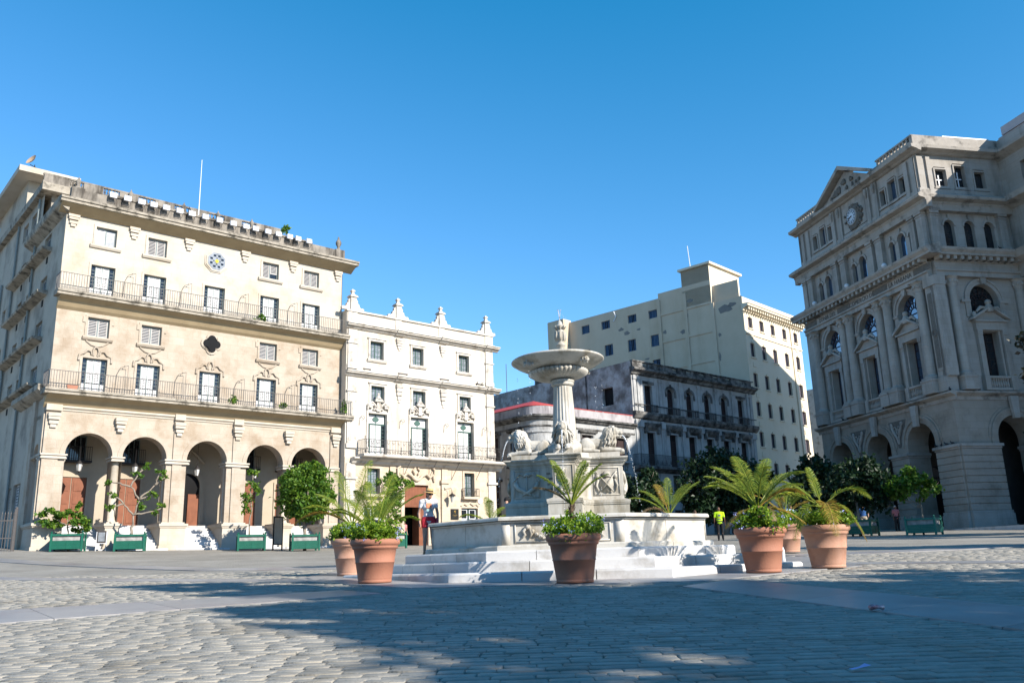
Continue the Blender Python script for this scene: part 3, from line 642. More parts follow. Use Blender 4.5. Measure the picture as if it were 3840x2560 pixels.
    mb = MB(); mb.box(-.35, 15.6, 5.42, 5.6, 23.851, 23.95); mb.box(-.35, 15.6, 5.42, 5.6, 24.35, 24.46)
    k = -.3
    for j, (a, b) in enumerate(((-.3, 1.2), (2.0, 3.2), (4.2, 5.4), (6.5, 7.8), (8.9, 10.2), (11.3, 12.6), (13.7, 15.6))): mb.box(a, b, 5.43, 5.59, 23.951, 24.349)
    for a, b in ((1.2, 2.0), (3.2, 4.2), (5.4, 6.5), (7.8, 8.9), (10.2, 11.3), (12.6, 13.7)): balusters(mb, a, b, 23.951, 24.349, 5.5, 5, .07)
    mb.build('roof_balustrade', M['parapet'], H)
    for u in (1.6, 4.8, 8.3, 10.7, 13.2):
        mb = MB(); mb.lathe([(.09, 0), (.14, .04), (.09, .1), (.16, .3), (.16, .42), (.05, .58), (.02, .7)], 10, (u, 5.1, 23.85)); mb.box(u-.16, u+.16, 4.95, 5.3, 23.3, 23.86); mb.build('urn', M['parapet'], H, True)
    mb = MB(); mb.box(-.0, 2.3, 11.8, 20.5, 23.8, 26.35); mb.build('roof_tower', M['hotel_side'], H)
    mb = MB(); mb.box(-.9, 2.9, 10.3, 22.5, 26.35, 26.75); mb.build('tower_slab', M['hotel_top'], H)
    mb = MB(); mb.box(6.6, 11.0, 10.5, 15.0, 23.85, 25.3); mb.build('roof_room', M['hotel_top'], H); mb = MB(); mb.box(6.2, 11.4, 10.1, 15.4, 25.3, 25.5); mb.build('roof_slab', M['hotel_top'], H)
    mb = MB(); mb.tube([(9.0, 4.2, 23.5), (9.0, 4.2, 27.6)], [.035, .02], 6); mb.build('flagpole', M['white'], H)
    # left side wall
    T = Pl(0, D, -90); S = lambda s: D-s
    holes = []; zz = [(18.95, 19.8), (16.3, 17.15), (13.45, 14.4), (10.75, 11.7)]
    cols = [(3.2, 4.75), (7.3, 8.4), (9.6, 10.85)]
    for z0, z1 in zz:
        for a, b in cols: holes.append((S(b), S(a), z0-.1, z1))
    holes += [(S(11.5), S(10.1), 21.6, 22.75), (S(9.2), S(7.9), 21.6, 22.75), (S(15.5), S(14.5), 19.9, 21.0), (S(15.5), S(14.5), 16.6, 17.8), (S(15.5), S(14.5), 13.8, 15), (S(18.6), S(17.6), 16.6, 17.8), (S(18.6), S(17.6), 13.8, 15), (S(5.9), S(4.2), 3.2, 5.1), (S(7.6), S(6.5), 3.2, 5.0)]
    mb = MB(T); wall(mb, 0, S(0)-.001, .6, 20.75, [h for h in holes if h[3] < 20.7]+[(S(1.9), S(.55), 2.66, 6.25, .68, .6)], 0, .22)
    wall(mb, 0, S(6.2), 20.75, 23.36, [h for h in holes if h[2] > 21.3], .001, .22)
    mb.build('side_wall', M['hotel_side'], H)
    for a, b, c, e in holes: shutter_window(H, T, a, b, c, e, .14, 'bluegrey', 'shutter', 'hs', 2, 'curtain')
    for z in (18.72, 16.05, 13.27, 10.55):
        mb = MB(T); mb.ext([(0, z-.25), (-.5, z-.12), (-.55, z), (0, z+.04)], S(12.4), S(2.75)); mb.build('ledge', M['mould'], H)
        for a in (3.5, 7.6, 10.0):
            mb = MB(T); mb.box(S(a+.32), S(a), -.03, -.001, z-.75, z-.36); mb.build('vent', M['void'], H)
    mb = MB(T); mb.ext([(0, 9.4), (-.4, 9.6), (-.55, 9.72), (-.55, 10.0), (0, 10.02)], S(6.2), S(-.1)); mb.ext([(0, 6.1), (-.12, 6.15), (-.12, 6.3), (0, 6.32)], S(2.6), S(.0)); mb.build('side_cornice', M['mould'], H)
    mb = MB(T); mb.box(S(2.6), S(1.95), -.14, -.001, .6, 9.4); mb.box(S(.5), S(0), -.10, -.001, .6, 9.4); mb.build('side_pilaster', M['hotel'], H)
    for s in (6.9, 12.6, 16.4):
        mb = MB(T); mb.tube([(S(s), -.1, 1.5 if s < 10 else 6), (S(s), -.1, 23.2 if s < 15 else 20)], .075, 8); mb.build('downpipe', M['pipe'], H)
    # closing walls and roof
    mb = MB(); mb.box(.25, W, D-.2, D, .6, 20.7); mb.box(0, W, -.2, D, 20.70, 20.74); mb.poly([(W, yA, .6), (W, D, .6), (W, D, 20.7), (W, yA, 20.7)]); mb.box(.3, W-.05, 3.3, 3.5, .6, 20.6)
    mb.build('roof', M['hotel_side'], H)
    # awning irons between the french windows
    for z in (9.74, 15.29):
        for u in (3.65, 6.95, 10.6, 14.0):
            mb = MB(); mb.tube([(u-.28, -.03, z+.3), (u-.25, -.05, z+1.2), (u-.1, -.12, z+1.6), (u+.28, -.30, z+1.75)], .014, 5); mb.tube([(u+.28, -.30, z+1.75), (u+.28, -.28, z+.4)], .011, 5); mb.ball((u+.1, -.2, z+1.7), .035, n=6, m=4); mb.build('awning_iron', M['greyiron'], H)
    return H
HOTEL = hotel()
def on_hotel(u, y, z): return HOTEL_M @ Vector((u, y, z))
HOTEL_M = Matrix.Translation((-25.1284, 45.5254, 0)) @ Matrix.Rotation(R_(90-48.84), 4, 'Z')
HR = R_(90-48.84)
# floodlights along the hotel parapet
def floodlight():
    t = thing('floodlight', '', 'floodlight'); mb = MB(); mb.box(-.19, .19, -.30, -.16, .0, .30); mb.build('lamp_housing', M['white'], t)
    mb = MB(); mb.box(-.16, .16, -.315, -.301, .03, .27); mb.build('lens', mat('floodlight_glass', (.85, .9, 1), (.8, .86, .98), 3, .1), t)
    mb = MB(); mb.tube([(-.21, -.2, .1), (-.21, -.05, -.2), (.21, -.05, -.2), (.21, -.2, .1)], .02, 5); mb.build('bracket', M['greyiron'], t); return t
_us = [2.15, 2.95, 3.75, 4.45, 5.2, 6.0, 6.75, 7.6, 8.5, 9.4, 10.25, 10.9, 11.75, 12.5, 13.3, 13.9, 14.7]
_f0 = floodlight()
for k, u in enumerate(_us):
    lab = '%s white floodlight from the left along the hotel roof parapet' % ORD[k].capitalize() if k else 'leftmost white floodlight on the hotel roof parapet'
    p = on_hotel(u, -.62, 21.18)
    if k == 0: _f0.location = p; _f0.rotation_euler = (0, 0, HR); tag(_f0, lab, None, 'floodlights along the hotel parapet')
    else: copy_thing(_f0, p, HR, lab, 'floodlights along the hotel parapet')
# lanterns under the arches
def lantern():
    t = thing('lantern', '', 'lantern'); mb = MB(); mb.lathe([(.10, 0), (.17, .36), (.17, .38)], 6); mb.build('glass_body', mat('lantern_glass', (.75, .72, .66), (.7, .68, .62), 3, .2), t)
    mb = MB(); mb.lathe([(.21, .38), (.18, .42), (.06, .56), (.02, .6)], 6); mb.tube([(0, 0, .6), (0, 0, 1.9)], .012, 5); mb.lathe([(.02, -.1), (.06, -.05), (.10, 0)], 6)
    for k in range(6): a = k*PI/3; mb.tube([(.105*math.cos(a), .105*math.sin(a), 0), (.178*math.cos(a), .178*math.sin(a), .38)], .012, 4)
    mb.build('lantern_frame', M['iron'], t); return t
_l0 = lantern()
for k, u in enumerate((2.30, 5.28, 8.88, 12.55, 15.54)):
    lab = ('hanging lantern in the leftmost hotel arch', 'hanging lantern in the second hotel arch from the left', 'hanging lantern in the middle hotel arch with the dark doorway', 'hanging lantern in the fourth hotel arch', 'hanging lantern in the rightmost hotel arch behind the round tree')[k]
    p = on_hotel(u-.15, 1.0, 5.55)
    if k == 0: _l0.location = p; _l0.rotation_euler = (0, 0, HR); tag(_l0, lab, None, 'lanterns under the hotel arches')
    else: copy_thing(_l0, p, HR, lab, 'lanterns under the hotel arches')
# dish on the tower
_t = thing('satellite_dish', 'small tilted rusty antenna dish on the hotel tower roof at top left', 'antenna', on_hotel(.1, 11.0, 26.75), HR)
mb = MB(); mb.tube([(0, 0, 0), (0, 0, .5)], .03, 5); mb.tube([(-.3, 0, .45), (.9, 0, .0)], .03, 5); mb.build('stand', M['iron'], _t)
mb = MB(); mb.lathe([(.02, 0), (.25, .05), (.42, .16)], 12, cap=False); o = mb.build('dish', mat('rusty_dish', (.5, .36, .24), (.4, .27, .18), 5, .8), _t, True, (-.15, 0, .75)); o.rotation_euler = (R_(20), R_(-60), 0)
# ================================================================== cream palace beside the hotel
def palace():
    H = building('cream_palace', 'narrow pale cream palace right of the hotel with four spiked rooftop finials and green joinery', 'building', (-11.2665, 56.7137, 0), 90-49.2)
    W = 12.85; D = 16.
    top = [(1.85, 2.93), (5.34, 6.31), (9.49, 10.48)]; mid = [(1.95, 3.02), (5.38, 6.46), (9.51, 10.57)]; fr = [(1.75, 3.23), (5.18, 6.68), (9.28, 10.8)]
    low = [(1.70, 2.67), (9.84, 10.75)]; base = [(1.46, 3.04), (9.56, 11.07)]
    mb = MB(); wall(mb, 0, W, 7.0, 17.1, [(a, b, 13.84, 15.14) for a, b in top]+[(a, b, 10.75, 11.98) for a, b in mid]+[(a, b, 7.2, 10.06) for a, b in fr], 0, .34); mb.build('upper_wall', M['palace'], H)
    mb = MB(); wall(mb, 0, W, .5, 7.0, [(a, b, 4.62, 6.33) for a, b in low]+[(a, b, 1.9, 3.82) for a, b in base]+[(4.65, 6.62, .5, 5.33)], -.02, .36); mb.build('lower_wall', M['palace_low'], H)
    def glazed(a, b, c, e, key, nz=4, y=.26):
        w, h = round(b-a, 3), round(e-c, 3); win = part(H, ID, (key, w, h), lambda: W_frame(w, h, .07), 'window', M['green'], (a+b)/2, y, c)
        put(cached((key, 'p', w, h), lambda: W_pane(w, h).mesh('pane', M['curtain'])), 'pane', win)
        put(cached((key, 'g', w, h), lambda: W_grid(w-.1, h, 4, nz, .013).mesh('glazing_bars', M['green'])), 'glazing_bars', win); return win
    for a, b in top: glazed(a, b, 13.84, 15.14, 'pt')
    for a, b in mid: glazed(a, b, 10.75, 11.98, 'pm')
    for a, b in low: glazed(a, b, 4.62, 6.33, 'pl', 5)
    for a, b in base:
        w = part(H, ID, ('pb', round(b-a, 2)), lambda: W_frame(b-a, 1.92, .10), 'window', M['green'], (a+b)/2, .2, 1.9)
        put(cached(('pbp', round(b-a, 2)), lambda: W_pane(b-a, 1.92).mesh('pane', M['glass'])), 'pane', w)
        mb = MB()
        for u in (-.38, .38):
            for z0, z1 in ((1.2, 1.78), (.66, 1.06), (.15, .55)): frame(mb, u-.24, u+.24, z0, z1, .05, -.02, .02)
        put(mb.mesh('glazing', M['white']), 'glazing', w)
        mb = MB()
        for s in (-1, 1): mb.tube([((a+b)/2+s*.8, -.05, 3.95), ((a+b)/2+s*.55, -.07, 4.12), ((a+b)/2+s*.3, -.07, 4.02), ((a+b)/2, -.08, 4.2)], .07, 6)
        mb.build('carved_lintel', M['palace_low'], H)
    for k, (a, b) in enumerate(fr):
        w, h = french_window(H, ID, a, b, 7.2, 10.06, .26, 'green', 'shutterwhite' , 'shutterwhite', 'pf%d' % (k > 0), .27, .70)
        mb = MB(); mb.box(-(b-a)/2+.01, (b-a)/2-.01, .0, .05, h+.05, h+.68); o = put(mb.mesh('transom', M['shutterwhite']), 'transom', w)
        mb = MB(); frame(mb, -(b-a)/2+.05, (b-a)/2-.05, h+.05, h+.64, .05, -.03, -.001); mb.box(-.025, .025, -.03, -.001, h+.05, h+.64)
        mb.prismy([(.26*math.cos(t*PI/10), h+.34+.17*math.sin(t*PI/10)) for t in range(20)], -.045, -.031); put(mb.mesh('transom_bars', M['green']), 'transom_bars', w)
        c = (a+b)/2; mb = MB(); frame(mb, a, b, 7.25, 10.06, .14, -.07, -.001, False)
        for s in (-1, 1):
            mb.box(c+s*.62-.2, c+s*.62+.2, -.24, -.001, 10.55, 10.66); mb.box(c+s*.62-.14, c+s*.62+.14, -.20, -.001, 10.42, 10.549)
            mb.tube([(c+s*.82, -.1, 10.3), (c+s*.8, -.14, 10.62), (c+s*.5, -.16, 10.80), (c+s*.28, -.16, 10.62), (c+s*.2, -.15, 10.5)], [.06, .08, .09, .08, .06], 7)
            mb.tube([(c+s*.05, -.1, 10.2), (c+s*.22, -.14, 10.38), (c+s*.38, -.12, 10.3)], .07, 6)
        mb.box(c-.14, c+.14, -.2, -.001, 10.2, 10.85); mb.box(c-.32, c+.32, -.28, -.001, 10.851, 10.98); mb.box(c-.26, c+.26, -.24, -.001, 10.981, 11.06)
        mb.lathe([(.20, 11.06), (.19, 11.14), (.10, 11.24), (.07, 11.34), (.09, 11.38), (.02, 11.5)], 8, (c, -.12, 0)); mb.build('window_pediment', M['palace_trim'], H)
    for L, z0, z1 in ((top, 13.84, 15.14), (mid, 10.75, 11.98)):
        for a, b in L:
            mb = MB(); frame(mb, a, b, z0, z1, .15, -.06, -.001, False); mb.box(a-.22, b+.22, -.12, -.001, z1+.151, z1+.22)
            if z0 > 12: mb.ext([(0, z0-.22), (-.1, z0-.2), (-.16, z0-.1), (-.16, z0), (0, z0)], a-.24, b+.24)
            mb.build('window_surround', M['palace_trim'], H)
    for a, b in low:
        mb = MB(); frame(mb, a, b, 4.62, 6.33, .14, -.09, -.021, False); mb.box(a-.28, b+.28, -.40, -.021, 4.44, 4.60); mb.build('window_surround', M['palace_low'], H)
        mb = MB(); rail(mb, [(a-.22, -.05), (a-.22, -.36), (b+.22, -.36), (b+.22, -.05)], 4.60, 5.2, .12, .010, .016)
        for u in (a+.15, (a+b)/2, b-.15): mb.tube([(u-.12, -.37, 4.7), (u, -.37, 5.1), (u+.12, -.37, 4.7)], .012, 4)
        mb.build('window_railing', M['iron'], H)
    # cornices, parapet, finials
    for nm, z in (('cornice', 15.78), ('ledge', 12.46)):
        mb = MB(); mb.ext([(0, z), (-.12, z+.03), (-.2, z+.12), (-.38, z+.2), (-.38, z+.28), (-.46, z+.3), (-.46, z+.37), (0, z+.42)], -.1, W+.45)
        for u in (4.2, 8.05, 12.3): mb.ext([(-.001, z-.02), (-.2, z+.02), (-.28, z+.1), (-.46, z+.19), (-.46, z+.27), (-.54, z+.3), (-.54, z+.38), (0, z+.43)], u-.36, u+.36)
        mb.build(nm, M['palace_trim'], H)
    mb = MB(); mb.box(-.06, W+.06, -.12, .25, 17.0, 17.12); mb.box(.06, .8, -.06, -.001, 16.2, 17.0); mb.box(W-.75, W, -.06, -.001, 16.2, 17.0); mb.box(3.9, 4.45, -.05, -.001, 16.2, 17); mb.box(7.7, 8.25, -.05, -.001, 16.2, 17); mb.build('coping', M['palace_trim'], H)
    for k, u in enumerate((.47, 4.18, 7.96, 12.3)):
        mb = MB(); mb.box(u-.22, u+.22, -.1, .3, 17.121, 18.05); mb.box(u-.3, u+.3, -.18, .38, 18.051, 18.13); mb.box(u-.25, u+.25, -.13, .33, 18.131, 18.2)
        mb.lathe([(.24, 18.2), (.13, 18.34), (.11, 18.42), (.20, 18.5), (.20, 18.54), (.02, 18.68)], 4, (u, .1, 0), a0=PI/4, a1=PI/4+2*PI)
        for s in (-1, 1):
            mb.prismy([(u+s*.22, 17.12), (u+s*.85, 17.12), (u+s*.88, 17.28), (u+s*.78, 17.36), (u+s*.66, 17.32), (u+s*.52, 17.42), (u+s*.48, 17.6), (u+s*.36, 17.66), (u+s*.38, 17.82), (u+s*.28, 17.92), (u+s*.22, 17.95)][::int(s)], .0, .2)
        mb.build('finial', M['palace_trim'], H)
    for a, b in ((.1, .78), (12.08, 12.78)):
        for z0, z1 in ((13.0, 15.75), (7.6, 12.4), (2.2, 6.6)):
            mb = MB(); mb.box(a, b, -.09, -.001, z0, z1); mb.box(a-.06, b+.06, -.16, -.001, z1-1.0, z1-.9) if z1 > 7 else mb.box(a-.1, b+.1, -.2, -.001, 5.55, 5.72)
            mb.box(a-.05, b+.05, -.13, -.001, z0, z0+.3)
            for q in (.2, .4): mb.box(a+(b-a)*q, a+(b-a)*(q+.1), -.115, -.091, z0+.5, z1-1.1)
            mb.build('pilaster', M['palace_trim'], H)
    for u in (4.24, 8.04):
        for z, s in ((15.6, .8), (12.3, 1.25)):
            mb = MB()
            for q, w, d in ((0, .56, .18), (.22, .5, .16), (.45, .42, .12), (.68, .3, .09), (.85, .16, .06)): mb.box(u-w/2, u+w/2, -d, -.001, z-(q+.2)*s, z-q*s-.004)
            mb.build('bracket', M['palace_trim'], H)
    # balcony
    mb = MB(); mb.ext([(0, 6.55), (-.2, 6.6), (-.3, 6.75), (-.55, 6.88), (-.55, 6.98), (0, 6.98)], .45, W+.4); mb.ext([(0, 6.981), (-.92, 6.981), (-.98, 7.04), (-.98, 7.18), (0, 7.2)], .9, W+.55); b = mb.build('balcony', M['palace_trim'], H)
    mb = MB(); pts = [(1.0, -.02), (1.0, -.9), (W+.45, -.9), (W+.45, -.02)]; rail(mb, pts, 7.2, 8.14, .125, .009, .017, .28)
    for k in range(int((W-.6)/.42)):
        u = 1.15+k*.42; mb.tube([(u-.14, -.9, 7.26), (u-.10, -.9, 7.40), (u, -.9, 7.30), (u+.10, -.9, 7.40), (u+.14, -.9, 7.26)], .016, 4); mb.tube([(u-.1, -.9, 8.0), (u, -.9, 7.86), (u+.1, -.9, 8.0)], .014, 4)
    for u in (1.0, 4.6, 8.4, W+.45): mb.tube([(u, -.9, 7.2), (u, -.9, 8.3)], .022, 5); mb.ball((u, -.9, 8.33), .035, n=6, m=4)
    mb.build('railing', M['iron'], b)
    for u in (4.55, 6.7, 8.7, 10.9):
        mb = MB(); mb.tube([(u, -.04, 5.8), (u+.15, -.5, 6.6), (u+.2, -.8, 6.98)], .022, 5); mb.build('balcony_strut', M['greyiron'], H)
    # portal
    mb = MB(); mb.box(4.66, 6.61, .12, .2, 3.82, 5.32)
    for u in (4.9, 5.4, 5.9, 6.4): mb.box(u-.012, u+.012, .11, .119, 3.85, 5.3)
    d = mb.build('door_panel', M['brownwood'], H)
    mb = MB(); mb.box(5.95, 6.6, .08, .9, 1.1, 3.8); mb.build('door_leaf', M['brownwood'], d)
    mb = MB(); mb.box(4.3, 7, 1.5, 1.6, .5, 5.4); mb.box(4.64, 4.655, .36, 1.5, .5, 5.35); mb.build('entrance_hall', M['void'], H)
    mb = MB(); mb.box(4.4, 6.9, -.5, .3, .5, 1.16); mb.build('doorstep', M['palace_low'], H)
    for a, b in ((3.4, 3.95), (7.75, 8.35)):
        mb = MB(); mb.box(a, b, -.16, -.021, 1.0, 5.5); mb.box(a-.08, b+.08, -.26, -.021, 5.5, 5.72); mb.box(a-.08, b+.08, -.24, -.021, 1.0, 1.7); mb.box(a+.05, b-.05, -.14, -.021, 5.721, 6.5); mb.build('pilaster', M['palace_low'], H)
    mb = MB(); frame(mb, 4.65, 6.62, 1.2, 5.33, .26, -.10, -.021, False)
    for s in (-1, 1):
        c = 5.63; mb.tube([(c+s*1.5, -.1, 5.7), (c+s*1.35, -.14, 6.05), (c+s*1.1, -.15, 5.85), (c+s*.8, -.16, 6.1), (c+s*.45, -.16, 5.95), (c+s*.25, -.17, 5.75), (c, -.18, 5.62)], .10, 7); mb.tube([(c+s*1.5, -.1, 5.6), (c+s*1.55, -.12, 6.4), (c+s*1.35, -.14, 6.55)], .09, 6); mb.tube([(c+s*.1, -.12, 6.5), (c+s*.3, -.14, 6.3), (c+s*.12, -.14, 6.05)], .07, 6)
    mb.build('portal_surround', M['palace_low'], H)
    # scroll irons
    for u in (1.05, 4.25, 8.05, 11.6):
        mb = MB(); pts = [(u, -.05, 9.15), (u+.02, -.1, 9.6)]+[(u+.24+.22*(1-.09*k)*math.cos(PI-k*.55), -.15, 9.65+.22*(1-.09*k)*math.sin(PI-k*.55)) for k in range(11)]; mb.tube(pts, .016, 5); mb.build('scroll_iron', M['greyiron'], H)
    # body
    mb = MB(); mb.poly([(0, 0, .5), (0, D, .5), (0, D, 17.1), (0, 0, 17.1)]); mb.poly([(W, 0, .5), (W, D, .5), (W, D, 17.1), (W, 0, 17.1)]); mb.poly([(0, D, .5), (W, D, .5), (W, D, 17.1), (0, D, 17.1)]); mb.poly([(0, 0, 16.6), (W, 0, 16.6), (W, D, 16.6), (0, D, 16.6)]); mb.box(.2, W-.2, 1.7, 1.9, .5, 16.5)
    mb.build('side_walls', M['palace'], H)
    PM = Matrix.Translation((-11.2665, 56.7137, 0)) @ Matrix.Rotation(R_(90-49.2), 4, 'Z'); pr = R_(90-49.2)
    t = thing('wall_lantern', 'black iron lantern on a bracket beside the palace door', 'lantern', PM @ Vector((8.3, -.62, 4.15)), pr)
    mb = MB(); mb.lathe([(.08, 0), (.17, .42), (.17, .44)], 6); mb.build('glass_body', mat('wall_lantern_glass', (.5, .5, .48), (.4, .4, .38), 3, .1), t)
    mb = MB(); mb.lathe([(.30, .44), (.24, .52), (.06, .62), (.02, .74)], 6); mb.tube([(0, 0, .7), (0, .1, 1.0), (-.3, .4, .95), (-.55, .6, 1.3)], .02, 5); mb.tube([(-.3, .4, .95), (-.5, .6, .6)], .018, 5); mb.build('lantern_frame', M['iron'], t)
    t = thing('wall_plaque', 'dark wall plaque with a small gold emblem between palace door and window', 'plaque', PM @ Vector((8.93, -.03, 3.37)), pr)
    mb = MB(); mb.box(-.34, .34, -.05, 0, -.37, .37); mb.build('plate', mat('plaque_black', (.03, .032, .03), (.02, .02, .02), 3, .3), t)
    mb = MB(); mb.tube([(-.05, -.055, .1), (-.07, -.055, .2), (.02, -.055, .25), (.06, -.055, .16), (0, -.055, .1), (.02, -.055, .03)], .018, 5); mb.ball((0, -.055, .17), .03, n=6, m=4)
    mb.build('emblem', M['brass'], t)
    mb = MB(); mb.tube([(-.2, -.055, -.07), (-.1, -.055, -.05), (0, -.055, -.08), (.1, -.055, -.05), (.2, -.055, -.07)], .010, 4); mb.tube([(-.12, -.055, -.16), (0, -.055, -.15), (.12, -.055, -.16)], .008, 4); mb.build('gold_ornament', M['brass'], t)
    t = tag(mbuild_ball(PM @ Vector((11.25, -.06, 4.35)), pr), 'small round white ceramic plate on the palace wall', 'plate')
def mbuild_ball(p, r):
    mb = MB(); mb.prismy([(.2*math.cos(k*PI/10), .22*math.sin(k*PI/10)) for k in range(20)], -.03, .02); return mb.build('wall_plate', M['white'], None, False, p, r)
palace()

# ================================================================== row behind: low corner house, three storey house, beige block
PB = Matrix.Translation((-11.2665, 56.7137, 0)) @ Matrix.Rotation(R_(90-49.2), 4, 'Z'); PBR = 90-49.2
def corner_house():
    U0 = 17.2; o = PB @ Vector((U0, 0, 0)); H = building('corner_house', 'low grey corner house with rounded corner and bright red hipped roof behind the fountain', 'building', o, PBR)
    W = 28.8-U0; D = 12.; r = 1.5
    def L(off=0., z=0.):
        """outline with the rounded street corner: from far left side to the right end"""
        return [(-off, D)]+[(r-(r+off)*math.cos(t*PI/16), r-(r+off)*math.sin(t*PI/16)) for t in range(9)]+[(W, -off)]
    def band(mb, prof):
        rows = [[mb.P((x, y, z)) for x, y in L(o2)] for o2, z in prof]
        for a, b in zip(rows[:-1], rows[1:]):
            for k in range(len(a)-1): mb.f.append([a[k], a[k+1], b[k+1], b[k]])
    T = Pl(0, D, -90); win = [(2.3, 3.6), (5.0, 6.3), (8.8, 10.4)]; lw = [(D-3.1, D-1.9), (D-6.4, D-4.8), (D-9.4, D-8)]
    mb = MB(); wall(mb, r, W, .8, 11.0, [(a, b, 8.0, 10.0) for a, b in win]+[(a, b, 3.2, 6.0) for a, b in win], 0, .3); mb2 = MB(T); wall(mb2, 0, D-r, .8, 11.0, [(a, b, 7.4, 10.0) for a, b in lw]+[(a, b, 3.2, 6.2) for a, b in lw], 0, .3)
    n = len(mb.v); mb.v += mb2.v; mb.f += [[i+n for i in f] for f in mb2.f]
    rows = [[mb.P((r-r*math.cos(t*PI/16), r-r*math.sin(t*PI/16), z)) for t in range(9)] for z in (.8, 11.0)]
    for k in range(8): mb.f.append([rows[0][k], rows[0][k+1], rows[1][k+1], rows[1][k]])
    mb.build('wall', M['oldwhite'], H)
    mb = MB(); band(mb, [(0, 10.4), (.06, 10.42), (.06, 10.55), (.0, 10.57)]); band(mb, [(.0, 10.95), (.15, 10.98), (.30, 11.15), (.45, 11.22), (.45, 11.36), (0, 11.40)]); mb.build('cornice', M['oldtrim'], H)
    mb = MB(); band(mb, [(.02, 11.40), (.02, 12.1), (-.3, 12.11), (-.3, 11.4)])
    mb.build('parapet', mat('corner_parapet', (.50, .47, .47), (.36, .33, .34), 1.2, .9, stain=(.25, .23, .25), stain_amt=.8, stain_scale=1, streak=True), H)
    mb = MB(); band(mb, [(.05, 12.105), (.05, 12.16), (-.32, 12.17)]); e = L(-.25); cx = 2.6
    pk = [(cx, D-3, 13.1), (cx, 3.2, 13.1)]
    ed = [(x, y, 12.15) for x, y in e[:10]]; mb.poly([ed[0], ed[1], pk[1], pk[0]])
    for k in range(1, 9): mb.poly([ed[k], ed[k+1], pk[1]])
    mb.poly([ed[9], (5.6, .3, 12.15), pk[1]]); mb.poly([(5.6, .3, 12.15), (5.6, D-1, 12.15), pk[0], pk[1]]); mb.poly([(5.6, D-1, 12.15), ed[0], pk[0]])
    mb.build('roof', M['redroof'], H)
    for pl, LL, z0, z1 in ((ID, win, 8.0, 10.0), (ID, win, 3.2, 6.0), (T, lw, 7.4, 10.0), (T, lw, 3.2, 6.2)):
        for a, b in LL:
            w = part(H, pl, ('ch', round(b-a, 2), z0), lambda: W_frame(b-a, z1-z0, .08), 'window', M['darkwood'], (a+b)/2, .2, z0); put(cached(('chp', round(b-a, 2), z0), lambda: W_pane(b-a, z1-z0).mesh('pane', M['darkwood'])), 'pane', w)
            mb = MB(pl); frame(mb, a, b, z0, z1, .14, -.05, -.001, False); mb.ext([(0, z1+.14), (-.22, z1+.2), (-.28, z1+.32), (0, z1+.36)], a-.4, b+.4); mb.build('window_hood', M['oldtrim'], H)
            if z0 > 7:
                mb = MB(pl); mb.box(a-.2, b+.2, -.5, -.001, z0-.15, z0); mb.box(a-.2, b+.2, -.3, -.001, 7.0, 7.1) if pl is ID else None; balusters(mb, a-.1, b+.1, z0-.85, z0-.15, -.12, 7, .07) if pl is ID else rail(mb, [(a-.15, -.05), (a-.15, -.45), (b+.15, -.45), (b+.15, -.05)], z0, z0+.9, .12); mb.build('balcony', M['oldwhite'] if pl is ID else M['iron'], H)
    mb = MB(); mb.ext([(0, 6.4), (-.2, 6.5), (-.3, 6.7), (0, 6.75)], r, W); mb.build('string_course', M['oldtrim'], H)
    mb = MB(); mb.lathe([(1.44, 9.9), (1.6, 9.95), (1.6, 10.05), (1.5, 10.1)], 24, (r, r, 0), cap=False); mb.build('corner_capital', M['oldwhite'], H)
    mb = MB(); mb.poly([(0, D, .8), (W, D, .8), (W, D, 12), (0, D, 12)]); mb.poly([(.1, .4, 11.42), (W, .1, 11.42), (W, D, 11.42), (0.1, D, 11.42)]); mb.build('back_wall', M['oldwhite'], H)
corner_house()
